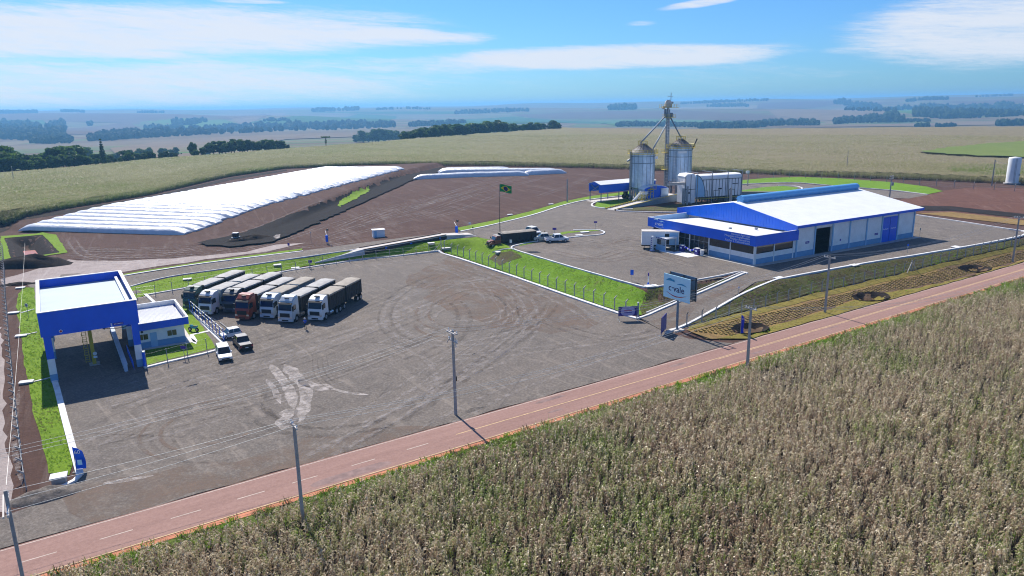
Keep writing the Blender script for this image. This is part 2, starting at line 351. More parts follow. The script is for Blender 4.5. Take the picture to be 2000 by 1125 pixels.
# ------------------------------------------------------------------ draped sheets
def resample(pts,step,closed=True):
    out=[]; n=len(pts)
    for i in range(n if closed else n-1):
        a=Vector(pts[i][:2]); b=Vector(pts[(i+1)%n][:2]); k=max(1,int((b-a).length/step))
        out+=[a.lerp(b,j/k) for j in range(k)]
    if not closed: out.append(Vector(pts[-1][:2]))
    return out
def even(pts,step):
    P2=[Vector(q[:2]) for q in pts]; seg=[(b-a).length for a,b in zip(P2[:-1],P2[1:])]; tot=sum(seg); n=max(1,round(tot/step)); out=[]; i=0; acc=0
    for k in range(n+1):
        s=tot*k/n
        while i<len(seg)-1 and acc+seg[i]<s: acc+=seg[i]; i+=1
        out.append(P2[i].lerp(P2[i+1],min(1,(s-acc)/max(seg[i],1e-6))))
    return out
def smooth(pts,n=6,closed=False):
    """Catmull-Rom through 2-D points"""
    P2=[Vector(p[:2]) for p in pts]; N_=len(P2); out=[]
    rng=range(N_ if closed else N_-1)
    for i in rng:
        g=(lambda k:P2[k%N_]) if closed else (lambda k:P2[max(0,min(N_-1,k))])
        a,b,c,d=g(i-1),g(i),g(i+1),g(i+2)
        for j in range(n):
            t=j/n; out.append(.5*((2*b)+(c-a)*t+(2*a-5*b+4*c-d)*t*t+(3*b-a-3*c+d)*t**3))
    if not closed: out.append(P2[-1])
    return out
def sheet(name,pts,m,dz,step=3.,kind='structure',label=None,cat=None,jit=0.):
    B=resample(pts,step)
    jit=jit or (.28 if kind=='stuff' else 0)
    if jit: B=[p+Vector((noise.noise((p.x*.35,p.y*.35,3.1)),noise.noise((p.x*.35,p.y*.35,9.7))))*jit for p in B]
    n=len(B); xs=[p.x for p in B]; ys=[p.y for p in B]
    gx,gy=np.meshgrid(np.arange(min(xs),max(xs),step),np.arange(min(ys),max(ys),step)); gx=gx.ravel(); gy=gy.ravel()
    ok=sdist(B,gx,gy)<-step*.4 if len(gx) else []
    pts2=B+[Vector((a,b)) for a,b in zip(gx[ok],gy[ok])]
    vo,_,fo,*_r=delaunay_2d_cdt(pts2,[(i,(i+1)%n) for i in range(n)],[list(range(n))],1,1e-4)
    x=np.array([v.x for v in vo]); y=np.array([v.y for v in vo]); z=T(x,y)+dz
    me=bpy.data.meshes.new(name); me.from_pydata(list(zip(x,y,z)),[],[tuple(f) for f in fo]); me.materials.append(MT[m])
    bm=bmesh.new(); bm.from_mesh(me); bmesh.ops.recalc_face_normals(bm,faces=bm.faces)
    if sum(f.normal.z for f in bm.faces)<0: bmesh.ops.reverse_faces(bm,faces=bm.faces)
    bm.to_mesh(me); bm.free(); me.polygons.foreach_set('use_smooth',[True]*len(me.polygons))
    o=bpy.data.objects.new(name,me); COL.objects.link(o); return tag(o,label,cat,None,kind)
def ribbon(name,pts,w,m,h=.12,dz=0.,step=1.5,closed=False,kind='structure',top=None):
    B=resample(pts,step,closed); n=len(B); mb=MB(); vs=[]
    for i,p in enumerate(B):
        a=B[i-1] if (i>0 or closed) else B[i]; b=B[(i+1)%n] if (i<n-1 or closed) else B[i]
        d=(b-a).normalized(); q=Vector((-d.y,d.x)); 
        for sgn in (-1,1): vs.append(p+q*sgn*w/2)
    z=T(np.array([v.x for v in vs]),np.array([v.y for v in vs])); zm=np.repeat(np.maximum(z[0::2],z[1::2]),2)
    vv=[(v.x,v.y,zz+dz+h) for v,zz in zip(vs,zm)]+[(v.x,v.y,zz-.3) for v,zz in zip(vs,z)]
    fs=[]; N2=2*n
    for i in range(n if closed else n-1):
        a,b=2*i,2*i+1; c,d=2*((i+1)%n),2*((i+1)%n)+1
        fs+=[(a,c,d,b),(a,a+N2,c+N2,c),(b,d,d+N2,b+N2)]
    if not closed: fs+=[(0,1,1+N2,N2),(N2-2,N2-1+N2-N2,2*N2-1,2*N2-2)]
    mb.add(vv,fs); o=mb.build(name,m); return tag(o,kind=kind)
# ================================================================== SETTING
def build_ground():
    az=R(1)*np.concatenate([np.arange(-80,-44,1.5),np.arange(-44,44,.3),np.arange(44,80.1,1.5)])
    rr=np.concatenate([np.geomspace(6,40,14)[:-1],np.geomspace(40,420,400)[:-1],np.geomspace(420,15500,190)])
    A,Rr=np.meshgrid(az,rr); x=(Rr*np.sin(A)).ravel(); y=(Rr*np.cos(A)).ravel(); z=T(x,y)
    na=len(az); nr=len(rr)
    me=bpy.data.meshes.new('ground'); me.vertices.add(len(x)); me.vertices.foreach_set('co',np.stack([x,y,z],1).ravel())
    i,j=np.meshgrid(np.arange(nr-1),np.arange(na-1),indexing='ij'); a=(i*na+j).ravel()
    q=np.stack([a,a+na,a+na+1,a+1],1)[:,::-1]; nq=len(q)
    me.loops.add(nq*4); me.loops.foreach_set('vertex_index',q.ravel()); me.polygons.add(nq)
    me.polygons.foreach_set('loop_start',np.arange(nq)*4); me.polygons.foreach_set('loop_total',np.full(nq,4))
    cx=x[q].mean(1); cy=y[q].mean(1); far=np.hypot(cx,cy)>np.interp(np.arctan2(cx,cy),FAZ,FR)-6
    me.materials.append(MT['soil']); me.materials.append(MT['farm']); me.polygons.foreach_set('material_index',far.astype(int))
    me.polygons.foreach_set('use_smooth',[True]*nq); me.update(calc_edges=True); me.validate()
    o=bpy.data.objects.new('ground',me); COL.objects.link(o); tag(o,kind='structure')
    up=me.polygons[0].normal.z
    if up<0: me.flip_normals()
build_ground()
# road, straight, from far left to far right
RD=(G(1600,626)-G(500,936)).normalized(); RN=Vector((-RD.y,RD.x,0)); R0=G(500,936.5)
def rd(s,t): return R0+RD*s-RN*t       # s along, t metres from the far edge towards the corn
road=MB()
def roadstrip(name,s0,s1,t0,t1,m,z,step=6,jit=0):
    mb=MB(); n=max(1,int((s1-s0)/step)); vs=[]
    for k in range(n+1):
        s=s0+(s1-s0)*k/n; j0=jit*noise.noise((s*.23,t0,1.)) ; j1=jit*noise.noise((s*.21,t1,4.))
        w=1+.0016*s if name!='x' else 1
        for t in (t0+j0,t1+j1): p=rd(s,t); vs.append((p.x,p.y,z))
    mb.add(vs,[(2*k,2*k+2,2*k+3,2*k+1) for k in range(n)]); return mb
RWID=5.15
tag(roadstrip('road',-70,330,-.1,RWID+.1,0,.10,4,.12).build('road','road'),kind='structure')
tag(roadstrip('s',-70,330,RWID+.02,RWID+.75,0,.075,2,.25).build('red_dust_shoulder','orange'),kind='structure')
lm=MB(); lw=MB()
def dash(mb,s0,s1,t,w=.11):
    n=max(1,int((s1-s0)/4))
    for k in range(n):
        a=s0+(s1-s0)*k/n; b=s0+(s1-s0)*(k+1)/n
        p=[rd(a,t-w/2),rd(b,t-w/2),rd(b,t+w/2),rd(a,t+w/2)]; mb.add([(q.x,q.y,.106) for q in p],[(0,1,2,3)])
for px in (75,225,360,485,590,705,812):     # broken centre line, read off the near stretch
    py=1069-.2735*px+ (28 if px<400 else 24)
    s=(G(px,py)-R0).dot(RD); dash(lw,s-1.15,s+1.15,RWID*.53)
s0=(G(888,848)-R0).dot(RD); dash(lm,s0,320,RWID*.50,.12); dash(lm,s0+38,320,RWID*.50+.26,.10)
dash(lw,-60,320,.12,.10); dash(lm,-60,320,RWID-.02,.12)
lm.build('yellow_road_line','lane')['kind']='structure'; lw.build('white_road_line','lanew')['kind']='structure'
pm=MB()
for s0,s1,t0,t1 in ((3.6,11.2,3.6,4.75),(29.5,31.5,3.5,3.9),(30,34,.5,1.1),(50,53,1.0,1.5),(62,64.5,3.8,4.4),(-24,-20,3.9,4.4),(78,82,3.2,3.5)):
    n=14; c=rd((s0+s1)/2,(t0+t1)/2); vs=[]
    for k in range(n):
        a=2*PI*k/n; e=.75; cx=abs(math.cos(a))**.5*math.copysign(1,math.cos(a)); cy=abs(math.sin(a))**.5*math.copysign(1,math.sin(a))
        p=rd((s0+s1)/2+cx*(s1-s0)/2+random.uniform(-.12,.12),(t0+t1)/2+cy*(t1-t0)/2+random.uniform(-.06,.06)); vs.append((p.x,p.y,.1045))
    pm.add(vs,[tuple(range(n))])
pm.build('asphalt_repair_patches','patch')['kind']='structure'
def fade_mat(name,col,thr=.5,sc=(1,1,1),noise_s=1.1,mx=.85):
    n=NT(name); f=n.noise(noise_s,8,.78,n.coord(sc)); n.fin(col,.93,0,.15)
    a=n.math('MULTIPLY',n.ramp(f,[(thr-.10,(0,0,0)),(thr+.14,(1,1,1))]),mx); n.L(a,n.b.inputs['Alpha']); return n.m
MT['rut']=fade_mat('tyre_rut_dark',(.070,.060,.055,1),.52,noise_s=.6,mx=.32)
MT['pale']=fade_mat('pale_dust_track',(.40,.36,.34,1),.53,noise_s=.9,mx=.6)
MT['pale2']=fade_mat('chalky_dust_patch',(.50,.45,.42,1),.47,noise_s=.8,mx=.85)
MT['tan']=fade_mat('tan_dust_patch',(.22,.16,.125,1),.50,noise_s=.25,mx=.7)
# gravel surfaces
YARD=PL((285,575),(390,559),(500,540.5),(600,523.5),(700,509),(800,498.5),(858,492),(900,508),(1000,542),(1100,578),(1205,614),(1247,624))+PL((1300,648),(1345,662),(1440,672))
YARD+= [rd(s,-.35+.5*noise.noise((s*.3,0,7.))) for s in np.arange(76,-42,-3)]
YARD+=PL((60,990),(120,955),(152,930),(140,872),(124,815),(108,748),(88,690),(66,620),(58,560),(40,548),(100,538),(180,532))
sheet('gravel_yard',YARD,'gravel',.045,4)
PADP=PL((1001,488),(1050,503.5),(1130,527),(1240,558.5),(1266,563),(1350,553),(1453,535),(1472,552),(1540,543),(1620,528),(1700,514),(1800,498),(1900,481),(1985,464),(2003,455),(1960,447),(1880,434),(1790,420),(1720,400),(1600,372),(1440,395),(1330,420),(1260,416),(1205,413),(1180,408),(1156,404),(1160,395),(1235,386),(1225,383),(1150,391),(1100,401),(1040,420),(960,440),(900,453),(800,463),(600,489),(500,503),(400,516),(310,530),(225,543),(190,552),(250,561),(330,541),(450,523.5),(600,501.5),(740,481.5),(870,468),(935,463),(960,473))
sheet('gravel_forecourt',PADP,'gravel',.06,2.0)
sheet('access_ramp',PL((1250,624),(1330,592),(1400,562),(1458,536),(1475,552),(1400,603),(1345,634),(1300,650)),'gravel',.13,1.2)
sheet('gravel_loop_road',PL((1440,362),(1500,359),(1560,358.5),(1650,366.5),(1740,373),(1812,381),(1775,388),(1700,385),(1600,378),(1500,385),(1440,388)),'gravel',.05,4)
# soils
sheet('dirt_lot',PL((560,470),(650,425),(730,388),(800,352),(870,335),(1090,333),(1150,345),(1160,378),(1100,393),(1040,411),(960,430),(890,444),(740,460),(620,480)),'soil',.03,4)
sheet('packed_dirt_track',PL((0,545),(60,530),(130,508),(250,510),(400,500),(480,492),(540,478),(600,474),(520,492),(400,508),(300,522),(215,536),(120,540),(60,552),(5,562)),'track',.05,3,jit=1.2)
sheet('muddy_dirt',PL((118,463),(200,462),(340,462),(420,470),(470,484),(380,498),(250,506),(150,507),(110,470)),'soil',.035,3,jit=1.5)
sheet('red_soil_plot',PL((1790,378),(1845,372),(1900,366),(2150,372),(2150,445),(1990,428),(1880,428),(1800,418),(1740,404),(1760,390)),'soilred',.03,4)
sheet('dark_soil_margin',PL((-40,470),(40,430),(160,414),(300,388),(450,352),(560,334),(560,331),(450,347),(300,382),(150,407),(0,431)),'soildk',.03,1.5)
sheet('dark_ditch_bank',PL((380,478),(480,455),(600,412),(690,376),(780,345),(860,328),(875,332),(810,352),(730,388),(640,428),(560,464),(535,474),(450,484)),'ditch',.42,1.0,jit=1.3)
sheet('puddle',PL((534,466),(540,462),(548,461),(547,468),(540,471)),'pale2',.50,1.)
sheet('dark_roadside_soil',PL((0,1010),(8,560),(40,566),(35,600),(52,700),(75,800),(98,930),(110,960),(90,990)),'soil',.02,3)
sheet('pale_side_track',PL((-20,1000),(-20,640),(2,640),(8,760),(14,880),(22,950),(20,1000)),'track',.03,2,jit=.6)
# grass
gk=dict(kind='stuff')
sheet('lawn_strip',PL((36,575),(45,562),(66,562),(75,620),(88,690),(104,745),(125,825),(146,900),(138,928),(98,925),(80,860),(62,790),(45,690),(33,600)),'grass',.06,2,cat='grass',label='bright green lawn strip beside the weighing canopy',jit=.35,**gk)
sheet('garden_lawn',PL((281,716),(330,702),(424,680),(395,640),(372,606),(330,590),(285,600),(262,640)),'grass',.075,1.5,cat='grass',label='lawn in front of the small blue and white office',**gk)
sheet('grass_verge',PL((225,538.5),(310,524.5),(400,511),(500,498),(590,486),(590,489),(500,501.5),(400,514.5),(310,528.5),(226,542)),'grass',.09,2,cat='grass',label='thin green grass line north of the gravel back road',**gk)
sheet('grass_slope',PL((250,563),(330,544),(450,526),(600,504),(740,484),(870,469.5),(932,464),(985,474),(998,486),(960,488),(900,487),(858,489.5),(800,495),(700,505.5),(600,520),(500,537),(390,556),(300,573),(262,585)),'grass',.12,1.3,cat='grass',label='bright grass slope between yard fence and gravel back road',**gk)
sheet('grass_bank',PL((960,488),(1000,487.5),(1050,505),(1130,529),(1240,560.5),(1264,575),(1253,617),(1205,608),(1100,573),(1000,537),(900,503),(864,490),(900,487)),'bank',.15,1.0,cat='grass',label='bright green grass bank below the raised gravel forecourt',**gk)
sheet('bare_bank_patch',PL((958,507),(968,497),(990,494),(1012,497),(1020,504),(990,513),(975,520)),'brownbank',.20,1.0,jit=.8,kind='structure')
sheet('rough_bank',PL((1266,567),(1350,557),(1448,537),(1400,558),(1330,587),(1253,617),(1249,600)),'brownbank',.16,1.0,cat='grass',label='rough brown and green bank behind the billboard',**gk)
sheet('ditch_grass',PL((665,395),(690,378),(722,367),(720,376),(690,394),(660,408)),'grass',.56,1.3,cat='grass',label='tuft of green grass along the dark ditch bank',jit=1.,**gk)
sheet('grass_line',PL((890,446),(960,432),(1040,412),(1100,394),(1150,384),(1228,374),(1230,379),(1150,389.5),(1100,400),(1040,419.5),(960,438.5),(900,451.5)),'grass',.09,2,cat='grass',label='bright grass strip beside the curved forecourt kerb',**gk)
sheet('island_grass',PL((1012,477),(1052,464),(1105,453),(1170,449),(1170,451),(1110,456),(1060,468),(1040,476),(1016,481)),'grass',.09,1.5,cat='grass',label='thin grass edge on the parking island',**gk)
sheet('silo_lawn',PL((1160,405),(1166,396),(1200,391),(1236,388),(1300,384),(1300,392),(1240,404),(1200,407)),'bank',.1,2,cat='grass',label='dark green lawn under the left silo',**gk)
sheet('ramp_lawn',PL((1206,410),(1235,406),(1290,404),(1340,396),(1352,412),(1300,412),(1240,412)),'brownbank',.1,2,cat='grass',label='rough lawn beside the concrete unloading ramp',**gk)
sheet('loop_lawn',PL((1442,353),(1500,348),(1560,346),(1640,349),(1740,356),(1810,365),(1842,374),(1812,380),(1740,371),(1650,364),(1560,356.5),(1500,357),(1440,360)),'bank',.12,2,cat='grass',label='green grass bank around the far loop road',**gk)
sheet('loop_island_lawn',PL((1444,373),(1490,366),(1530,363.5),(1560,367),(1548,374),(1500,378),(1444,381)),'bank',.1,2,cat='grass',label='striped grass island inside the far loop road',**gk)
PO=PL((1,462),(85,454),(109,459),(132,494),(85,501),(28,510),(1,510)); PI_=[v.copy() for v in PIT]
for k_,(o4,i4) in enumerate((((0,1),(0,1)),((1,3),(1,3)),((3,5),(3,5)),((5,7),(5,6)))):
    oo=[PO[j%7] for j in range(o4[0],o4[1]+1)]; ii=[PIT[j%6] for j in range(i4[0],i4[1]+1)]
    sheet('pond_rim_grass',oo+ii[::-1],'grass',.12,1.5,cat='grass',label='green grass rim round the pit with orange water, %s side'%('far','right','near','left')[k_],**gk)
sheet('pit_wall',PIT,'soildk',.06,1.2)
sheet('fence_bank',PL((1478,553),(1540,546),(1620,531),(1700,517),(1800,501),(1900,484),(2003,466),(2003,478),(1861,508),(1764,532),(1674,553),(1552,583),(1487,600),(1392,624),(1345,637),(1400,606)),'brownbank',.17,1.1,cat='grass',label='brown and green bank along the right forecourt kerb',**gk)
sheet('fence_grass',PL((1345,640),(1392,627),(1487,603),(1552,586),(1674,556),(1764,535),(1861,511),(2003,480),(2003,487),(1861,520),(1764,544),(1674,566),(1552,596),(1487,613),(1392,635),(1345,647)),'olive',.20,1.1,cat='grass',label='yellow green grass under the roadside fence',**gk)
sheet('sod_slope',PL((1340,645),(1392,634),(1487,612),(1552,595),(1674,565),(1764,543),(1861,519),(2003,486),(2003,512),(1900,541),(1800,565),(1700,590),(1612,611),(1500,644),(1430,664),(1380,664)),'straw',.15,1.2,cat='grass',label='straw coloured turf slope between fence and red road',**gk)
sheet('road_verge',PL((1400,664),(1500,642),(1612,609),(1700,588),(1800,563),(1900,539),(2003,510))+[rd(s,-.15) for s in np.arange(175,66,-4)],'olive',.19,1.3,cat='grass',label='yellow green grass verge along the red road',**gk)
VB=[rd(s,RWID+.55+.25*noise.noise((s*.3,2,2))) for s in np.arange(-40,160,2.)]+[rd(s,RWID+3.6) for s in np.arange(160,-40,-4.)]
sheet('corn_edge_weeds',VB,'weeds',.05,2,cat='weeds',label='weedy strip between the red road and the corn',**gk)
# sod clumps set out in rows on the roadside slope
MT['soilsod']=m_soil('brown_turf_soil',(.10,.062,.042),(.16,.105,.065),(.24,.18,.10),.6,33)
sheet('sod_soil',PL((1400,640),(1487,617),(1552,601),(1674,570),(1764,548),(1861,524),(2003,492),(2003,508),(1900,538),(1800,562),(1700,587),(1612,607),(1500,640),(1440,657)),'soilsod',.19,1.2,jit=1.2)
def sods():
    mb=MB(); rows=np.arange(0,14,.62); cnt=0; E1=G(1345,650,.2); E2=G(1990,500,1.)
    poly=PL((1350,650),(1392,638),(1487,615),(1552,599),(1674,568),(1764,546),(1861,522),(2003,490),(2003,508),(1900,538),(1800,562),(1700,587),(1612,607),(1500,640),(1430,660))
    xs=[];ys=[]
    n=int((E2-E1).length/.72)
    for i in range(-6,n+90):
        for k in range(-16,24):
            p=E1+RD*(i*.72+(k%2)*.36+random.uniform(-.05,.05))-RN*(k*.60+random.uniform(-.04,.04)); xs.append(p.x); ys.append(p.y)
    xs=np.array(xs); ys=np.array(ys); ok=sdist(poly,xs,ys)<-.2
    for c,rad in HOLES: ok&=np.hypot((xs-c.x)*.834+(ys-c.y)*.551,1.5*((ys-c.y)*.834-(xs-c.x)*.551))>rad*1.02
    xs,ys=xs[ok],ys[ok]; zs=T(xs,ys)
    ang=math.atan2(RD.y,RD.x)
    for x,y,z in zip(xs,ys,zs):
        M=Matrix.Translation((x,y,z))@Matrix.Rotation(ang+random.uniform(-.1,.1),4,'Z')
        a=.20*random.uniform(.8,1.2); b=.17*random.uniform(.8,1.25); h=random.uniform(.26,.36)
        mb.add([(-a,-b,0),(a,-b,0),(a,b,0),(-a,b,0),(-a*.85,-b*.8,h),(a*.85,-b*.8,h*.9),(a*.85,b*.8,h*.9),(-a*.85,b*.8,h)],[(4,5,6,7),(0,1,5,4),(1,2,6,5),(2,3,7,6),(3,0,4,7)],0,M)
    o=mb.build('sod_clumps','strawclump'); tag(o,'rows of straw coloured turf clumps on the roadside slope','turf',kind='stuff')
MT['strawclump']=m_grass('turf_clump',(.30,.215,.075),(.38,.29,.10),.3,.5,(.12,.08,.05,1),.55)
sods()
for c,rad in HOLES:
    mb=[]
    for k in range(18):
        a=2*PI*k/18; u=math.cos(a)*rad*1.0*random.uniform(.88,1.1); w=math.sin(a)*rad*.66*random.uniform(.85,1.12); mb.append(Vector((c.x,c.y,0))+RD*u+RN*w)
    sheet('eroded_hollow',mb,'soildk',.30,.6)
sheet('straw_strip',PL((1790,417),(1880,427),(1990,440),(2050,446),(2050,437),(1960,426),(1860,415)),'straw',.12,1.5)
sheet('dark_plot_edge',PL((1786,412),(1860,412),(1960,423),(2050,433),(2050,424),(1950,413),(1860,404),(1800,402)),'soildk',.11,1.5,jit=.8)
# kerbs
def kerb(name,px,w=.34,h=.14,dz=.06,step=1.2,sm=True,closed=False):
    pts=PL(*px); pts=smooth(pts,5,closed) if sm else pts
    return ribbon(name,pts,w,'kerb',h,dz,step,closed)
kerb('kerb',[(856,490.5),(900,506.5),(1000,540),(1100,575.5),(1205,612),(1246,624)],.60,.16,sm=False)
kerb('kerb',[(1246,624),(1290,606),(1330,589),(1400,559),(1458,534)],.40,.16,.12,sm=False)
kerb('kerb',[(1262,613),(1300,597),(1340,580),(1400,554),(1450,533)],.16,.16,.12,sm=False)
kerb('kerb',[(287,577),(390,559),(500,541),(600,523.5),(700,508.5),(800,498),(856,491)],.34,.15,sm=True)
kerb('kerb',[(284,576),(306,596)],.5,.15,sm=False)
kerb('kerb',[(1262,562),(1240,557.5),(1130,527),(1050,503),(1005,489),(999,485.5),(1003,481.5),(1020,477.5),(1050,472),(1130,463),(1170,459.5),(1180,456),(1178,453),(1165,450),(1120,450)],.36,.15,.09)
kerb('kerb',[(1006,487.5),(980,489),(962,494)],.30,.12,.1,sm=False)
kerb('kerb',[(1262,562),(1300,558.5),(1400,541),(1440,532.5),(1452,533),(1460,536)],.28,.15,.1)
kerb('kerb',[(1300,652),(1345,634),(1400,604),(1450,576),(1500,554),(1540,543),(1620,528),(1700,514),(1800,498),(1900,481),(1980,465.5),(2001,459),(2000,453),(1960,447),(1880,434.5),(1790,421)],.42,.16,.12)
kerb('kerb',[(228,541.5),(310,528),(400,514.5),(500,502),(592,491)],.55,.10,.05)
kerb('kerb',[(250,562),(330,541.5),(450,524),(600,502),(740,482),(870,468),(930,461.5)],.22,.12,.08)
kerb('kerb',[(900,452.5),(960,440),(1040,420.5),(1100,401.5),(1150,390.5),(1226,382)],.55,.12,.08)
kerb('kerb',[(1236,409),(1205,409.5),(1180,407.5),(1160,404.5),(1156,400),(1164,395.5),(1180,393)],.5,.16,.08)
kerb('kerb',[(1340,416),(1260,414.5),(1215,413),(1203,410),(1208,405.5),(1225,402)],.45,.16,.08)
kerb('kerb',[(1440,361),(1500,358),(1560,357.5),(1650,365.5),(1740,372),(1812,380.5)],.5,.14,.08)
kerb('kerb',[(1520,363),(1548,363.5),(1566,367.5),(1560,373),(1540,377.5),(1500,381)],.4,.14,.08)
kerb('kerb',[(103,733),(112,762),(126,817),(142,876),(154,920),(157,930)],.62,.22,.05,sm=False)
kerb('kerb',[(157,930),(146,941),(118,955)],.40,.18,.05,sm=False)
kerb('kerb',[(282,720),(330,708),(400,692),(428,684)],.42,.16,.06,sm=False)
kerb('kerb',[(370,604),(400,636),(440,676)],.45,.10,.06,sm=False)
kerb('path',[(366,660),(384,672),(374,655),(410,647)],.6,.05,.06,sm=False)
for pp in ([(40,658),(72,650)],[(62,748),(104,738)],[(42,612),(66,605)]): kerb('drain_channel',pp,.28,.08,.08,sm=False)
# ponds, heaps, tracks
wp=[G(a_,b_,-2.0) for a_,b_ in ((34,491),(72,488),(80,499),(37,504))]; wm_=MB(); wm_.add([(q.x,q.y,-2.0) for q in wp],[(0,1,2,3)]); tag(wm_.build('pond_water','water'),kind='structure')
def track(name,px,w,m='track',gauge=None,dz=.075,bw=.9):
    pts=smooth(PL(*px),8)
    for off in ((-gauge/2,gauge/2) if gauge else (0,)):
        pp=[]
        for i,p in enumerate(pts):
            a=pts[max(0,i-1)]; b=pts[min(len(pts)-1,i+1)]; d=(b-a).normalized(); pp.append(p+Vector((-d.y,d.x))*off)
        B=resample(pp,1.0,False); mb=MB(); vs=[]; n=len(B)
        for i,p in enumerate(B):
            a=B[max(0,i-1)]; b=B[min(n-1,i+1)]; d=(b-a).normalized(); q=Vector((-d.y,d.x))
            ww=w*(.6+.8*abs(noise.noise((p.x*.3,p.y*.3,off+2.))))*min(1,min(i,n-1-i)/4+.1)
            vs+=[p-q*ww/2,p+q*ww/2]
        z=T(np.array([v.x for v in vs]),np.array([v.y for v in vs]))+dz
        mb.add([(v.x,v.y,c) for v,c in zip(vs,z)],[(2*i,2*i+2,2*i+3,2*i+1) for i in range(n-1)])
        tag(mb.build(name,m),kind='structure')
for q,w in (([(600,905),(700,853),(830,775),(900,720),(1000,655),(1040,600)],.55),([(620,880),(730,800),(880,700),(960,640),(1010,590)],.5)): track('tyre_track',q,w,'pale',2.0,.072)
track('tyre_track',[(400,860),(520,848),(640,815),(720,790),(760,755),(765,738),(735,725)],.30,'rut',None,.08)
track('tyre_track',[(130,845),(300,852),(480,856),(600,838)],.28,'rut',None,.08)
for k in range(4): track('tyre_track',[(610+k*9,700-k*3),(618+k*10,740-k*3),(660+k*10,765-k*4),(740+k*8,762-k*6)],.22,'rut',None,.081+.002*k)
for k in range(5): track('tyre_track',[(800+k*30,560+k*5),(920+k*18,555+k*9),(985+k*10,600+k*8),(970-k*6,665-k*2),(880-k*14,730-k*2)],.24,'rut' if k%2 else 'pale',1.9 if k%2==0 else None,.070+.002*k)
for q in ([(880,505),(960,530),(1090,585),(1180,640)],[(600,900),(760,820),(900,735),(1020,650),(1060,600)],[(640,890),(800,800),(960,700),(1050,630)],[(900,520),(1000,560),(1040,620),(1000,690),(880,740),(760,790)],[(700,520),(820,512),(920,545),(960,590)],[(1340,650),(1200,690),(1000,760),(820,850)],[(1330,640),(1180,665),(1000,690),(880,700)],[(300,760),(420,720),(560,680),(700,640)],[(160,880),(260,830),(400,790),(520,770)],[(1300,640),(1240,660),(1150,655),(1060,625)]): track('tyre_track',q,.75,'pale' if random.random()<.6 else 'rut',1.9,.066)
for q_,w_ in (([(528,712),(548,738),(566,765),(574,800)],1.7),([(556,712),(580,738),(598,765),(592,800),(572,830)],2.0),([(584,742),(610,754),(650,760)],2.2),([(520,742),(535,760),(548,790)],1.0),([(640,758),(680,768),(720,772)],.8),([(200,945),(240,940),(300,930)],.9),([(560,800),(565,815),(550,840)],2.4)):
    track('pale_dust_patch',q_,w_,'pale2',None,.064)
sheet('tan_dust_patch',PL((880,500),(980,535),(1100,585),(1180,630),(1080,650),(960,640),(850,600),(790,540)),'tan',.058,3,jit=3.)
sheet('tan_dust_patch',PL((1330,640),(1360,600),(1450,560),(1465,548),(1430,556),(1330,604),(1270,630),(1290,645)),'tan',.155,1.2)
sheet('tan_dust_patch',PL((880,830),(760,870),(560,925),(300,990),(180,1010),(120,960),(300,930),(560,880),(740,830)),'tan',.058,3,jit=2.5)
for q in ([(640,440),(560,468),(480,488),(380,505)],[(700,470),(640,480),(560,486),(450,503)],[(900,400),(800,430),(700,455),(620,478)],[(140,470),(170,500),(260,512)],[(1000,370),(900,410),(820,432)],[(420,468),(520,440),(640,398)],[(1150,345),(1120,360),(1050,385)],[(20,760),(5,860),(20,960)]): track('dirt_track',q,.7,'pale',1.9,.09)
for q in ([(660,455),(740,430),(830,410)],[(740,445),(860,415),(980,395)],[(840,395),(960,375),(1080,365)],[(1850,410),(1930,400),(2000,402)],[(1800,395),(1880,385),(1960,380)],[(250,480),(330,478),(420,486)],[(160,490),(260,485),(350,500)],[(450,470),(560,420),(640,390)]): track('dirt_track',q,.45,'rut',2.0,.10)

rgt=random.Random(11)
for k in range(26):
    cx,cy=rgt.choice([(930,600),(930,600),(900,620),(680,760),(430,840),(760,640)]); rx=rgt.uniform(45,190); ry=rx*rgt.uniform(.38,.52); a0=rgt.uniform(0,6.3); sp=rgt.uniform(1.2,3.4)
    q=[(cx+rx*math.cos(a0+sp*i/7),cy+ry*math.sin(a0+sp*i/7)-.12*rx*math.cos(a0+sp*i/7)) for i in range(8)]
    q=[(a,b) for a,b in q if b<1060-.275*a+ (0 if a>400 else -20) -26 and b>505+.0*a and (a-860)*.36+505<b or a<850 and 530<b<1040-.275*a]
    if len(q)>3: track('tyre_track',q,rgt.uniform(.5,1.0),rgt.choice(['rut','pale','rut','tan']),rgt.choice([None,1.9,1.9]),.060+.0012*k)
for k in range(10):
    y0=rgt.uniform(700,900); track('tyre_track',[(170+rgt.uniform(0,60),y0),(330,y0-40+rgt.uniform(-10,10)),(520,y0-90),(700,y0-150),(860,y0-215)],rgt.uniform(.45,.9),rgt.choice(['rut','pale']),1.9,.058+.001*k)
for k in range(14):
    x0=rgt.uniform(1030,1120); y0=rgt.uniform(462,505); track('tyre_track',[(x0,y0),(x0+80,y0+8+rgt.uniform(-6,6)),(x0+160,y0-4),(x0+250+rgt.uniform(0,60),y0+rgt.uniform(-10,30))],rgt.uniform(.3,.55),rgt.choice(['rut','pale','tan']),1.9,.075+.001*k)
for k in range(14):
    x0=rgt.uniform(560,900); y0=np.interp(x0,[560,900],[458,385])+rgt.uniform(-5,25); track('dirt_track',[(x0,y0),(x0+70,y0-22+rgt.uniform(-6,6)),(x0+150,y0-44),(x0+230,y0-62+rgt.uniform(-10,10))],rgt.uniform(.4,.9),rgt.choice(['rut','pale','pale']),2.0,.10+.001*k)
for k in range(12):
    x0=rgt.uniform(110,200); y0=rgt.uniform(468,505); track('dirt_track',[(x0,y0),(x0+90,y0+6+rgt.uniform(-6,6)),(x0+180,y0+3),(x0+290,y0-6+rgt.uniform(-8,8))],rgt.uniform(.4,.9),rgt.choice(['rut','pale','pale']),2.0,.10+.001*k)
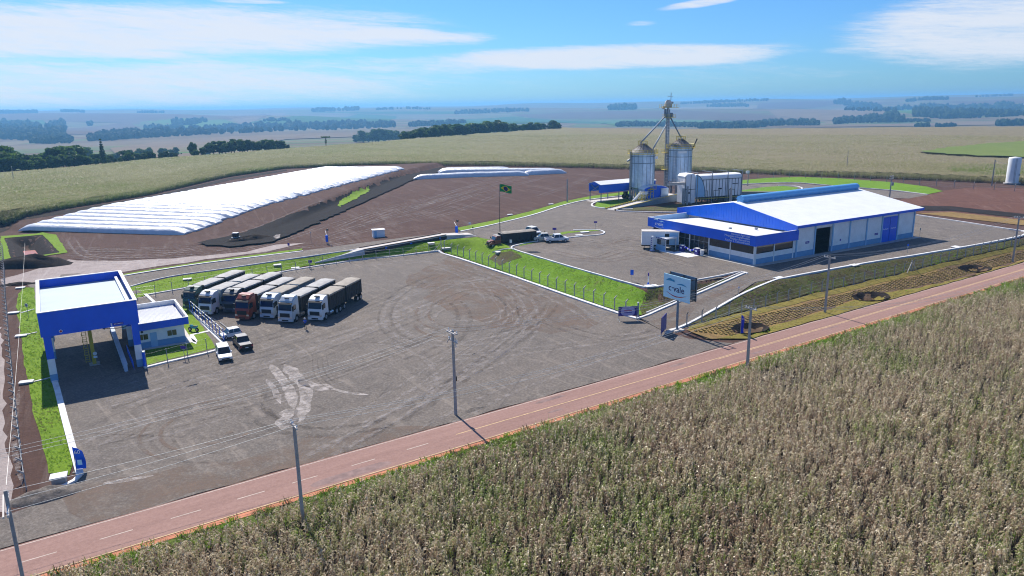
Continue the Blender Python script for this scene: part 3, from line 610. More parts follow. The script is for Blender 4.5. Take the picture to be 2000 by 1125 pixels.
def heap(name,label,c,rx,ry,h,rz,m,kind=None):
    mb=MB(); n=22; rings=9; vs=[]
    for i in range(rings):
        t=i/(rings-1)
        for k in range(n):
            a=2*PI*k/n; rr=t*(1+.18*noise.noise((math.cos(a)*1.5,math.sin(a)*1.5,c.x)))
            hh=h*(math.cos(t*PI/2)**1.1)*(1+.5*noise.noise((math.cos(a)*t*3,math.sin(a)*t*3,c.y)))
            vs.append((rx*rr*math.cos(a),ry*rr*math.sin(a),hh+ (0 if t<1 else -.2)+.12*h*noise.noise((rx*rr*math.cos(a)*1.7,ry*rr*math.sin(a)*1.7,5.))*(t<.99)))
    mb.add(vs,[(i*n+k,i*n+(k+1)%n,(i+1)*n+(k+1)%n,(i+1)*n+k) for i in range(rings-1) for k in range(n)])
    o=mb.build(name,m,smooth=True,loc=c,rz=rz); tag(o,label,'heap')
heap('dirt_heap','long dark earth heap beside the grass rimmed pit',P(62,519),9.5,3.4,2.2,R(8),'soildk')
heap('rubble_heap','low grey rubble heap at the end of the left kerb',P(95,968),3.2,1.6,.7,R(30),'gravel')
heap('dirt_heap','small dark earth heap near the ditch in the dirt lot',P(490,470),7.,2.6,1.3,R(25),'soildk')
heap('dirt_heap','low dark earth heap behind the weighing canopy',P(36,556),4.,1.2,.5,R(15),'soildk')
heap('soil_mound','small gravel mound at the foot of the double crossarm pole',P(925,800),2.,.7,.18,R(33),'gravel')

for m_,q_ in (('ffbrown',((-60,225),(300,224),(520,222),(520,229),(260,240),(-60,237))),('ffgreen',((-60,237),(85,235),(92,244),(-60,246))),('ffbrown',((125,252),(250,238),(330,241),(290,262),(170,264),(125,263))),('fflime',((258,241),(330,233),(420,229),(478,246),(300,257))),('ffpink',((412,224),(560,221),(500,236),(472,246))),('ffgreen',((480,240),(560,229),(700,223),(775,227),(760,239),(560,245))),
  ('ffpink',((215,291),(300,279),(440,268),(600,262),(700,260),(690,268),(560,273),(420,296),(260,313))),('fflime',((300,302),(350,291),(420,281),(410,301))),('ffbrown',((1000,224),(1200,217),(1330,216),(1500,225),(1600,232),(1500,236),(1200,232),(1050,232))),('ffgreen',((830,234),(1000,228),(1100,236),(1200,240),(1000,243),(850,245))),('fflime',((1150,237),(1300,231),(1450,238),(1400,244),(1200,246))),
  ('ffbrown',((1480,203),(1620,198),(1760,200),(1700,205),(1640,203),(1560,213),(1480,212))),('ffpink',((1500,217),(1640,210),(1780,223),(1640,236),(1520,232))),('fflime',((1730,215),(1800,213),(1790,223),(1740,221))),('ffpink',((1490,248),(1700,244),(1900,238),(2050,232),(2050,243),(1800,247),(1600,249))),('ffbrown',((1840,199),(2050,191),(2050,198),(1900,204))),('ffgreen',((600,219),(800,218),(960,217),(940,222),(700,222))),('fftan',((1250,212),(1400,206),(1480,206),(1470,214),(1300,215)))):
    pp_=PL(*q_); dm_=max((a_-b_).length for a_ in pp_ for b_ in pp_); sheet('far_field',pp_,m_,1.6,max(25,dm_/40))
MT['greencrop']=m_grass('green_crop',(.12,.17,.04),(.19,.24,.065),.35,.05,(.22,.20,.10,1))
def leafstrip(mb,base,az,ln,wd,up,droop,m,seg=3):
    d=Vector((math.cos(az),math.sin(az),0)); q=Vector((-d.y,d.x,0)); vs=[]
    for k in range(seg+1):
        t=k/seg; p=base+d*(ln*t*(1-.25*t*droop))+Vector((0,0,up*t-droop*ln*t*t)); w=wd*(1-.85*t**1.5)*.5*(1 if k else .6)
        tw=Vector((0,0,.35*w)); vs+=[p-q*w+tw,p+q*w-tw]
    mb.add(vs,[(2*k,2*k+1,2*k+3,2*k+2) for k in range(seg)],m)
def corn(seed,mats,h=2.1,nl=9,seg=3,n=1,spread=0):
    rg=random.Random(seed); mb=MB()
    for j in range(n):
        ox,oy=(rg.uniform(-spread,spread),rg.uniform(-spread,spread)) if n>1 else (0,0); hh=h*rg.uniform(.85,1.08)
        mb.cyl((ox,oy,0),(ox+rg.uniform(-.08,.08),oy+rg.uniform(-.08,.08),hh),.016,.006,4,False,0)
        for k in range(nl):
            z=hh*(.28+.64*k/nl); leafstrip(mb,Vector((ox,oy,z)),rg.uniform(0,2*PI),rg.uniform(.34,.60),rg.uniform(.09,.15),rg.uniform(.10,.40),rg.uniform(.6,1.5),rg.choice([0,0,1]),seg)
        for k in range(3): leafstrip(mb,Vector((ox,oy,hh*.97)),rg.uniform(0,2*PI),.25,.03,.25,.3,0,1)
    me=bpy.data.meshes.new('corn_plant'); me.from_pydata(mb.v,[],mb.f)
    for m in mats: me.materials.append(MT[m])
    me.polygons.foreach_set('material_index',mb.m); me.update(); return me
def scatter(name,pts,scl,idx,protos,label,cat,mat='dry',base=None):
    """one object: real plants set out by geometry nodes on a list of points"""
    cl=bpy.data.collections.new(name+'_kinds')
    for k,me in enumerate(protos): cl.objects.link(bpy.data.objects.new('plant_kind_%02d'%k,me))
    me=bpy.data.meshes.new(name); me.vertices.add(len(pts)); me.vertices.foreach_set('co',np.asarray(pts,np.float32).ravel())
    for nm,ty,arr in (('spin','FLOAT',RNG.uniform(0,2*PI,len(pts))),('size','FLOAT',scl),('pick','INT',idx)):
        a=me.attributes.new(nm,ty,'POINT'); a.data.foreach_set('value',np.asarray(arr,np.int32 if ty=='INT' else np.float32))
    me.materials.append(MT[mat])
    o=bpy.data.objects.new(name,me); COL.objects.link(o)
    ng=bpy.data.node_groups.new(name,'GeometryNodeTree'); ng.interface.new_socket('Geometry',in_out='INPUT',socket_type='NodeSocketGeometry'); ng.interface.new_socket('Geometry',in_out='OUTPUT',socket_type='NodeSocketGeometry')
    N=ng.nodes; Lk=ng.links; gi=N.new('NodeGroupInput'); go=N.new('NodeGroupOutput'); ci=N.new('GeometryNodeCollectionInfo'); ci.inputs['Collection'].default_value=cl; ci.inputs['Separate Children'].default_value=True; ci.inputs['Reset Children'].default_value=True
    ip=N.new('GeometryNodeInstanceOnPoints'); ip.inputs['Pick Instance'].default_value=True
    def na(nm,ty): n=N.new('GeometryNodeInputNamedAttribute'); n.data_type=ty; n.inputs['Name'].default_value=nm; return n.outputs['Attribute']
    cx=N.new('ShaderNodeCombineXYZ'); Lk.new(na('spin','FLOAT'),cx.inputs[2])
    Lk.new(gi.outputs[0],ip.inputs['Points']); Lk.new(ci.outputs[0],ip.inputs['Instance']); Lk.new(na('pick','INT'),ip.inputs['Instance Index']); Lk.new(cx.outputs[0],ip.inputs['Rotation']); Lk.new(na('size','FLOAT'),ip.inputs['Scale']); Lk.new(ip.outputs[0],go.inputs[0])
    md=o.modifiers.new('plants','NODES'); md.node_group=ng; return tag(o,label,cat,kind='stuff')
def nfield(x,y,s,o=0):
    """cheap smooth value noise"""
    a=np.sin(x*s*1.7+o)+np.sin(y*s*1.3+o*2.1+1.3*np.sin(x*s*.7))+.7*np.sin((x+y)*s*2.3+o*.7)+.5*np.sin((x-1.7*y)*s*3.9+o*1.9)
    return a/3.2
def near_corn():
    far=[rd(s,RWID+1.3) for s in (-45,270)]
    poly=[rd(-38,RWID+1.5)]
    for s in np.arange(-36,250,3): poly.append(rd(s,RWID+1.7+1.3*(noise.noise((s*.09,5.,1.))+.5)+.5*noise.noise((s*.5,1.,1.))))
    poly+=[Vector((190,120,0)),Vector((60,25,0)),Vector((-25,22,0))]
    out=[]
    for (a,b,den) in ((20,85,9.2),(85,140,7.2),(140,240,4.8)):
        x0,x1,y0,y1=-45,200,18,215; n=int((x1-x0)*(y1-y0)*den); x=RNG.uniform(x0,x1,n); y=RNG.uniform(y0,y1,n); r=np.hypot(x,y); az=np.arctan2(x,y)
        ok=(r>a)&(r<=b)&(np.abs(az)<R(40)); x,y=x[ok],y[ok]; ok=sdist(poly,x,y)<0; out.append(np.stack([x[ok],y[ok]],1))
    q=np.concatenate(out); x,y=q[:,0],q[:,1]; n=len(x); z=T(x,y)
    g=.85*nfield(x,y,.085,1.)+.6*nfield(x,y,.30,3.)+RNG.normal(0,.58,n)
    b=1.1*nfield(x,y,.07,7.)+.6*nfield(x,y,.25,2.)+RNG.normal(0,.42,n)
    # 0-3 dry, 4-6 brown, 7-9 fading, 10-11 green
    idx=RNG.integers(0,4,n); idx=np.where(b>.62,RNG.integers(4,7,n),idx); idx=np.where(g>.28,RNG.integers(7,10,n),idx)
    sdn=np.minimum(sdist(poly,x,y)*-1,12); g2=g+.55*np.exp(-sdn/3.5)
    idx=np.where((g2>.80),RNG.integers(10,12,n),idx)
    sc=RNG.uniform(.55,.88,n)*(1+.10*nfield(x,y,.16,9.))*(1-.12*np.exp(-sdn/1.2))
    pr=[corn(k,('dry','dry2')) for k in range(3)]+[corn(3,('dry','mleaf'))]+[corn(10+k,('dry2','dry')) for k in range(3)]+[corn(20+k,('mleaf','dry')) for k in range(3)]+[corn(30+k,('gleaf','mleaf'),2.1,10) for k in range(2)]
    print('near corn',n)
    scatter('corn_crop',np.stack([x,y,z],1),sc,idx,pr,'dry ripe corn standing along the near side of the red road','corn')
    poly2=[p for p in poly]; sheet('corn_litter',poly2,'soildk',.02,6)
near_corn()
def back_corn():
    # canopy sheet over the whole far field with broken surface, real plants along and behind its near edge
    az=R(1)*np.arange(-46,46,.3); inner=[];
    na=len(az); rmin=np.zeros(na)
    rs=np.linspace(120,520,800)
    for i,a in enumerate(az):
        d=sdist(FIELD,rs*math.sin(a),rs*math.cos(a)); rmin[i]=rs[np.argmax(d<-1.2)]
    rmax=np.interp(az,FAZ,FR)
    nr=260; t=np.linspace(0,1,nr)**1.5
    A=np.repeat(az[None],nr,0); RR=rmin[None]+3.5+(rmax-rmin-3.5)[None]*t[:,None]
    x=(RR*np.sin(A)).ravel(); y=(RR*np.cos(A)).ravel(); z=T(x,y)+1.55+.22*nfield(x,y,.9)+.25*RNG.uniform(-1,1,len(x))+.35*nfield(x,y,.05,2.)
    me=bpy.data.meshes.new('crop_canopy'); me.vertices.add(len(x)); me.vertices.foreach_set('co',np.stack([x,y,z],1).ravel())
    i,j=np.meshgrid(np.arange(nr-1),np.arange(na-1),indexing='ij'); a=(i*na+j).ravel(); q=np.stack([a,a+1,a+na+1,a+na],1); nq=len(q)
    me.loops.add(nq*4); me.loops.foreach_set('vertex_index',q.ravel()); me.polygons.add(nq); me.polygons.foreach_set('loop_start',np.arange(nq)*4); me.polygons.foreach_set('loop_total',np.full(nq,4)); me.polygons.foreach_set('use_smooth',[True]*nq)
    me.materials.append(MT['crop']); me.update(calc_edges=True); me.validate()
    if me.polygons[0].normal.z<0: me.flip_normals()
    o=bpy.data.objects.new('crop_canopy',me); COL.objects.link(o); tag(o,'ripening corn canopy stretching behind the yard to the far woods','corn',kind='stuff')
    n=900000; aa=RNG.uniform(R(-40),R(40),n); u=RNG.uniform(0,1,n); r0=np.interp(aa,az,rmin); r1=np.interp(aa,az,rmax); rr=np.sqrt(r0**2+u*((np.minimum(r1,r0+330))**2-r0**2)); dd=rr-r0
    ok=RNG.uniform(0,1,n)<np.where(dd<6,1.,np.where(dd<60,.55,.22)); aa,rr,dd=aa[ok],rr[ok],dd[ok]
    x=rr*np.sin(aa); y=rr*np.cos(aa); z=T(x,y); n=len(x); print('back corn',n)
    g=nfield(x,y,.02,4.)+.4*nfield(x,y,.12,1.)+RNG.normal(0,.5,n)+.5*np.exp(-dd/2.5)-.0035*x
    gp=np.exp(-((np.arctan2(x,y)-R(34))/R(4.2))**2-((rr-345)/35)**2)
    idx=np.where(g>.85,RNG.integers(4,6,n),np.where(g>.1,RNG.integers(2,4,n),RNG.integers(0,2,n))); idx=np.where(gp>.5,RNG.integers(4,6,n),idx)
    pr=[corn(50+k,('mleaf','dry'),2.0,6,2,2,.35) for k in range(2)]+[corn(60+k,('mleaf','gleaf'),2.0,6,2,2,.35) for k in range(2)]+[corn(70+k,('gleaf','mleaf'),2.0,6,2,2,.35) for k in range(2)]
    scatter('corn_field_crop',np.stack([x,y,z],1),RNG.uniform(.85,1.12,n),idx,pr,'greenish ripening corn plants filling the field behind the yard','corn','mleaf')
back_corn()
sheet('green_crop_patch',[G(*q,4.6) for q in ((1797,297),(1850,289),(1930,281),(2030,275),(2120,276),(2120,312),(1930,306),(1850,302))],'greencrop',2.5,6,'stuff','bright green crop patch in the corn field at the far right','crop',jit=7.)
def canopy(mb,rg,c,rad,n,size,squash=.8,m=0):
    for _ in range(n):
        while True:
            p=Vector((rg.uniform(-1,1),rg.uniform(-1,1),rg.uniform(-1,1)))
            if .35<p.length<1: break
        p.z*=squash; q=c+p*rad; s=size*rg.uniform(.6,1.3)
        a=Vector((rg.gauss(0,1),rg.gauss(0,1),rg.gauss(0,.7))).normalized(); b=a.orthogonal().normalized(); d=a.cross(b)
        mb.add([q-b*s-d*s*.5,q+b*s*.2-d*s*.9,q+b*s+d*s*.4,q-b*s*.3+d*s],[(0,1,2,3)],m)
def tree_proto(name,seed,h,w,nb,mat,label,cat,group,conic=False,low=.12):
    rg=random.Random(seed); r=root(name,label,cat,(0,0,0),0,group)
    tr=MB(); tr.cyl((0,0,-.6),(rg.uniform(-.3,.3),rg.uniform(-.3,.3),h*.55),.03*h,.012*h,7); cr=MB()
    for k in range(nb):
        if conic:
            t=k/(nb-1); c=Vector((rg.uniform(-.1,.1),rg.uniform(-.1,.1),h*(.12+.84*t))); rad=w*.5*(1-.88*t); canopy(cr,rg,c,max(.5,rad),90,.38,.55)
        else:
            a=rg.uniform(0,2*PI); q=rg.uniform(0,1)**.6; t=rg.uniform(low+.12,.86); e=math.sin(PI*min(1,(t-low)/(1-low)*.85+.12))
            c=Vector((math.cos(a)*w*.36*q*e,math.sin(a)*w*.36*q*e,h*t)); rad=w*rg.uniform(.16,.25); canopy(cr,rg,c,rad,100,.055*h,.8)
            tr.cyl((0,0,h*.3*t),c,.010*h,.004*h,5,False)
    tr.build('trunk','trunk',r); cr.build('crown',mat,r); return r
TP=[tree_proto('broadleaf_tree',k,11,9,15,'tree' if k%2 else 'tree2','dark green broadleaf tree in the wood at the left edge of the corn','tree','trees in the wood at the left') for k in range(5)]
USED=[False]*5
def plant(px,py,topy,label,group,k=None,wide=1.,push=0):
    """place a tree whose base is seen or hidden near px,py and whose top reaches topy"""
    k=random.randrange(5) if k is None else k
    b=P(px,py)
    if push: 
        d=Vector((b.x,b.y)).normalized(); b=b+Vector((d.x,d.y,0))*push; b.z=T1(b.x,b.y)
    r=math.hypot(b.x,b.y); e=rays(px,topy)[0][2]; h=(CH+e*r)-b.z; s=h/10.0
    if not USED[k]: o=TP[k]; USED[k]=True; o.location=b; o.rotation_euler.z=random.uniform(0,6); o['label']=label; o['group']=group
    else: o=copy_thing(TP[k],b,random.uniform(0,6),label); o['group']=group
    o.scale=(s*wide,s*wide,s); return o
ga='trees in the wood at the left edge of the corn'; la='dark green broadleaf tree in the dense wood at the left edge of the corn field'
for k in range(34):
    t=k/33; px=-12+365*t**.95+random.uniform(-5,5); base=np.interp(px,[-20,0,150,300,360],[341,338,326,311,306]); top=np.interp(px,[-20,10,40,90,120,160,190,215,240,262,280,300,330,345,360],[286,290,305,300,286,290,300,302,297,292,296,288,290,292,302])
    plant(px,base-2-1.0*random.random(),top+random.uniform(-4,4),la,ga,push=random.uniform(2,16),wide=1.35)
for k in range(44):
    t=k/43; px=-10+362*t+random.uniform(-5,5); base=np.interp(px,[-20,0,150,300,360],[341,338,326,311,306]); top=np.interp(px,[-20,10,40,90,120,160,190,215,240,280,320,352],[290,294,308,303,294,299,305,304,298,291,291,296])
    plant(px,base+.5,top+random.uniform(2,12),la,ga,push=random.uniform(-1,3),wide=1.4)
gb='trees in the short wood right of the tall conifer'; lb='dark broadleaf tree in the short wood beyond the left corn field, right of the conifer'
for k in range(20):
    t=k/19; px=410+155*t+random.uniform(-3,3); base=np.interp(px,[400,570],[304,293]); top=np.interp(px,[405,420,445,462,480,500,520,545,560,570],[286,276,278,270,274,276,274,272,277,284])
    plant(px,base-1,top+random.uniform(-1,5),lb,gb,push=random.uniform(0,14),wide=1.35)
plant(378,307,280,'loose pale topped tree standing alone between two woods','lone trees beyond the corn',0,.8); plant(384,308,293,'small dark round tree between the two left woods','lone trees beyond the corn',1,1.2); plant(397,306,288,'narrow dark tree just left of the second wood','lone trees beyond the corn',2,.9)
gc='trees in the long wood beyond the corn'; lc_='dark green tree in the long wood beyond the middle of the corn field'
for k in range(60):
    t=k/59; px=698+392*t+random.uniform(-4,4); base=np.interp(px,[695,830,960,1095],[280,273,262,254]); top=np.interp(px,[695,715,740,800,840,880,930,960,970,1000,1040,1070,1080,1095],[262,256,254,256,248,244,243,236,235,243,241,242,236,243])
    plant(px,base-1.0*random.random(),top+random.uniform(-2,4),lc_,gc,push=random.uniform(0,30),wide=1.45)
o=tree_proto('conifer_tree',91,16,5.5,10,'tree2','tall pointed dark conifer rising above the left wood','tree',None,True); b=P(203,322); rr=math.hypot(b.x,b.y)+9; d=Vector((b.x,b.y,0)).normalized()*rr; o.location=(d.x,d.y,T1(d.x,d.y)); h=CH+rays(203,272)[0][2]*rr-o.location.z; o.scale=(h/15.5,)*3
def araucaria(px,py,topy,label):
    b=P(px,py); r=math.hypot(b.x,b.y); h=CH+rays(px,topy)[0][2]*r-b.z; o=root('araucaria_tree',label,'tree',b); rg=random.Random(4)
    t=MB(); t.cyl((0,0,-.5),(0,0,h*.93),h*.035,h*.02,7); c=MB()
    for k in range(11):
        a=2*PI*k/11; e=Vector((math.cos(a)*h*.36,math.sin(a)*h*.36,h*rg.uniform(.86,.95))); t.cyl((0,0,h*.84),e,h*.012,h*.006,4,False); canopy(c,rg,e,h*.12,26,h*.035,.5)
    canopy(c,rg,Vector((0,0,h*.93)),h*.2,60,h*.035,.35); canopy(c,rg,Vector((0,0,h*.55)),h*.11,90,h*.035,2.6)
    t.build('trunk','trunk',o); c.build('crown','tree2',o)
araucaria(637,286,266,'lone flat topped araucaria standing in the field left of the long wood')
# far woods: masses of crowns, one object per wood
def wood(name,line,thick,hpx,n,label,wmin=7):
    """line: pixels along the foot of the wood; thick: depth of the wood in pixels"""
    xs=[];ys=[]
    n=int(n*2.2)
    for _ in range(n):
        t=random.random()*(len(line)-1); i=int(t); f=t-i; a,b=line[i],line[min(i+1,len(line)-1)]; e=min(t,len(line)-1-t); env=min(1,.45+e*1.6/(len(line)-1)*3)
        xs.append(a[0]+(b[0]-a[0])*f); ys.append(a[1]+(b[1]-a[1])*f-random.random()*thick*env)
    pts=PM(xs,ys); mb=MB()
    bm=bmesh.new(); bmesh.ops.create_icosphere(bm,subdivisions=2,radius=1); vs=[v.co.copy() for v in bm.verts]; fs=[[v.index for v in f.verts] for f in bm.faces]; bm.free()
    for p in pts:
        r=math.hypot(p.x,p.y); h=hpx*r/F*random.uniform(.55,1.2); w=max(wmin*.4,h*random.uniform(.30,.55)); ph=random.uniform(0,99)
        q=[(p.x+v.x*w*(1+.75*noise.noise(v*2.6+Vector((ph,0,0)))),p.y+v.y*w*(1+.75*noise.noise(v*2.6+Vector((0,ph,0)))),p.z+h*.45+v.z*h*.55*(1+.6*noise.noise(v*2.6+Vector((ph,ph,0))))) for v in vs]
        mb.add(q,fs)
    tag(mb.build(name,'woods'),label,'woods',kind='stuff')
WD='distant dark wood '
wood('far_woods',[(0,272),(40,274),(84,276)],30,9,140,WD+'at the far left behind the broadleaf trees')
wood('far_woods',[(88,272),(110,270),(126,262)],24,9,90,WD+'in a clump above the left tree tops')
wood('far_woods',[(60,280),(100,281),(140,280)],10,9,60,WD+'just above the left broadleaf trees')
wood('far_woods',[(175,276),(215,275),(260,271),(330,267),(400,264),(480,260),(560,256),(660,254),(770,249)],11,9,420,WD+'in a long strip across the left valley')
wood('far_woods',[(280,252),(330,254),(355,250)],6,6,40,WD+'in a thin line on the left slope')
wood('far_woods',[(337,243),(370,246),(404,239)],8,6,60,WD+'in a small patch on the left slope')
wood('far_woods',[(172,246),(181,246)],3,7,6,WD+'as a lone clump on the pale left field')
wood('far_woods',[(515,238),(565,238)],4,5,26,WD+'on the slope above the short wood')
wood('far_woods',[(0,222),(35,222),(72,221)],1,5,50,WD+'on the skyline at the far left')
wood('far_woods',[(118,219),(140,219),(166,220)],1,4,30,WD+'on the skyline as a second short row')
wood('far_woods',[(268,221),(320,221)],1,4,26,WD+'on the skyline right of the second row')
wood('far_woods',[(608,219),(640,218),(690,216),(700,215)],2,6,50,WD+'on the skyline above the araucaria')
wood('far_woods',[(735,215),(790,213),(840,214)],1,4,26,WD+'on the skyline above the long wood')
wood('far_woods',[(800,248),(850,246),(910,241)],4,7,80,WD+'in a strip above the left half of the long wood')
wood('far_woods',[(890,223),(950,221),(1032,218)],3,6,70,WD+'in a strip above the right half of the long wood')
wood('far_woods',[(1192,215),(1216,215),(1242,214)],3,9,40,WD+'in a small patch left of the elevator tower')
wood('far_woods',[(1205,248),(1260,247),(1370,249)],4,7,110,WD+'in a strip behind the silos')
wood('far_woods',[(1364,251),(1420,251),(1492,249)],5,9,120,WD+'near the field edge right of the silos')
wood('far_woods',[(1460,249),(1540,245),(1600,246)],6,8,90,WD+'in the middle distance right of the silos')
wood('far_woods',[(1630,243),(1700,240),(1765,239)],7,9,100,WD+'in the valley above the large store')
wood('far_woods',[(1732,236),(1750,236)],3,13,14,WD+'as a tall dense clump in the right valley')
wood('far_woods',[(1765,239),(1820,238)],3,5,24,WD+'in a thin tail right of the tall clump')
wood('far_woods',[(1330,204),(1400,201),(1500,197)],2,4,70,WD+'on the skyline right of the elevator tower')
wood('far_woods',[(1382,210),(1460,209)],3,5,50,WD+'in a dark strip below the right skyline')
wood('far_woods',[(1630,203),(1680,211),(1720,214)],7,6,80,WD+'on the right hillside above the store roof')
wood('far_woods',[(1650,216),(1720,219),(1790,214)],5,6,60,WD+'in a broken line on the right hillside')
wood('far_woods',[(1785,228),(1840,232),(1900,231),(2010,226)],20,8,420,WD+'covering the hillside at the far right')
wood('far_woods',[(1770,199),(1810,196),(1850,195)],2,5,36,WD+'on the right skyline')
wood('far_woods',[(1905,190),(1980,187)],1,3,24,WD+'at the right end of the skyline')
wood('field_edge_shrubs',[(1788,248),(1815,248)],1,6,12,'low green shrubs at the right edge of the corn field',2)
wood('field_edge_shrubs',[(1826,249),(1866,248)],1,6,18,'longer row of green shrubs at the right edge of the corn field',2)
wood('field_edge_shrubs',[(1946,247),(2010,245)],2,9,20,'tall green shrubs at the right end of the corn field',2)
# grass tufts that give the banks and lawns their rough surface
def tuft(seed,mats,n=14,h=.22):
    rg=random.Random(seed); mb=MB()
    for k in range(n): a=rg.uniform(0,2*PI); leafstrip(mb,Vector((rg.uniform(-.12,.12),rg.uniform(-.12,.12),0)),a,rg.uniform(.10,.22),rg.uniform(.025,.05),h*rg.uniform(.6,1.2),rg.uniform(.3,.9),rg.choice([0,0,1]),2)
    me=bpy.data.meshes.new('grass_tuft'); me.from_pydata(mb.v,[],mb.f)
    for m in mats: me.materials.append(MT[m])
    me.polygons.foreach_set('material_index',mb.m); me.update(); return me
MT['gblade']=leaf('green_grass_blade',(.16,.31,.014),(.28,.46,.03),.4,.6,.2); MT['bblade']=leaf('brown_grass_blade',(.14,.11,.055),(.24,.20,.09),.3,.7,.2); MT['yblade']=leaf('straw_grass_blade',(.30,.24,.09),(.42,.34,.14),.35,.7,.2)
def tufts(name,poly,den,weights,label,smax=1.3):
    xs=[p[0] for p in poly]; ys=[p[1] for p in poly]; n=int((max(xs)-min(xs))*(max(ys)-min(ys))*den); x=RNG.uniform(min(xs),max(xs),n); y=RNG.uniform(min(ys),max(ys),n)
    ok=sdist(poly,x,y)<-.05; x,y=x[ok],y[ok]; f=nfield(x,y,.5,1.)+.7*nfield(x,y,1.4,5.)+RNG.normal(0,.3,len(x)); ok=f>-.55; x,y,f=x[ok],y[ok],f[ok]; n=len(x)
    g=nfield(x,y,.23,3.)+RNG.normal(0,.4,n); q=np.argsort(np.argsort(g))/max(1,n); idx=np.where(q<weights[0],RNG.integers(0,2,n),np.where(q<weights[0]+weights[1],RNG.integers(2,4,n),RNG.integers(4,6,n)))
    pr=[tuft(k,('gblade','gblade')) for k in range(2)]+[tuft(4+k,('bblade','gblade')) for k in range(2)]+[tuft(8+k,('yblade','bblade')) for k in range(2)]
    scatter(name,np.stack([x,y,T(x,y)+.10],1),RNG.uniform(.5,smax,n),idx,pr,label,'grass','gblade'); print(name,n)
tufts('grass_tufts',PL((960,488),(1000,487.5),(1050,505),(1130,529),(1240,560.5),(1264,575),(1253,615),(1205,606),(1100,571),(1000,536),(905,503),(866,490),(900,487)),14,(.72,.2),'bright rough grass tufts on the bank below the forecourt',.85)
tufts('grass_tufts',PL((1266,567),(1350,557),(1448,537),(1400,557),(1330,586),(1253,616),(1249,600)),14,(.25,.55),'rough brown and green tufts on the bank behind the billboard')
tufts('grass_tufts',PL((1478,554),(1540,547),(1620,532),(1700,518),(1800,502),(1900,485),(2003,467),(2003,480),(1861,510),(1764,534),(1674,555),(1552,585),(1487,602),(1392,626),(1350,638),(1400,607)),12,(.25,.6),'rough brown and green tufts on the bank under the right forecourt kerb')
tufts('verge_tufts',PL((1400,665),(1500,643),(1612,610),(1700,589),(1800,564),(1900,540),(2003,511))+[rd(s,-.3) for s in np.arange(175,66,-4)],8,(.3,.1),'yellow green grass tufts along the far edge of the red road')
tufts('weed_tufts',VB,9,(.5,.3),'weeds growing between the red road and the corn',2.6)
tufts('grass_tufts',PL((250,563),(330,544),(450,526),(600,504),(740,484),(870,469.5),(932,464),(985,474),(960,488),(900,487),(858,489.5),(800,495),(700,505.5),(600,520),(500,537),(390,556),(300,573),(262,585)),5,(.85,.1),'short grass tufts on the slope behind the parked trucks',.8)
tufts('lawn_tufts',PL((36,575),(45,562),(66,562),(75,620),(88,690),(104,745),(125,825),(146,900),(138,928),(98,925),(80,860),(62,790),(45,690),(33,600)),9,(.85,.1),'short grass tufts on the lawn strip left of the canopy',.8)
# ================================================================== BUILDINGS
H2=PI/2
def pieces(name,mat,parent,boxes):
    return [MB().box(*b).build(name,mat,parent) for b in boxes]
def swoosh(mb,x0,x1,y,amp,w,z,n=16,flip=1,m=0):
    """a tapering curved stroke in the text plane"""
    vs=[]
    for k in range(n+1):
        t=k/n; x=x0+(x1-x0)*t; yy=y+flip*amp*math.sin(PI*t); h=w*math.sin(PI*min(1,t*.95+.03)); vs+=[(x,yy-h,z),(x,yy+h,z)]
    mb.add(vs,[(2*k,2*k+2,2*k+3,2*k+1) for k in range(n)],m)
def logo(parent,loc,rot,size,lm,sm,rm):
    """the name with its leaf strokes above and the curved line below; size = letter height"""
    text('c·vale',size*1.25,lm,'lettering',parent,loc,rot,'CENTER',.02*size,1.06)
    M=Matrix.Translation(loc)@(Matrix.Rotation(rot[2],4,'Z')@Matrix.Rotation(rot[0],4,'X'))
    a=MB(); swoosh(a,-1.95*size,-.35*size,1.28*size,.22*size,.17*size,.03); swoosh(a,-.75*size,-.30*size,1.32*size,.18*size,.10*size,.04); swoosh(a,.1*size,1.95*size,1.02*size,.16*size,.09*size,.03)
    a.v=[tuple(M@Vector(v)) for v in a.v]; a.build('emblem',sm,parent)
    b=MB(); swoosh(b,-1.9*size,1.9*size,-.22*size,.42*size,.07*size,.03,flip=-1); b.v=[tuple(M@Vector(v)) for v in b.v]; b.build('underline_stroke',rm,parent)
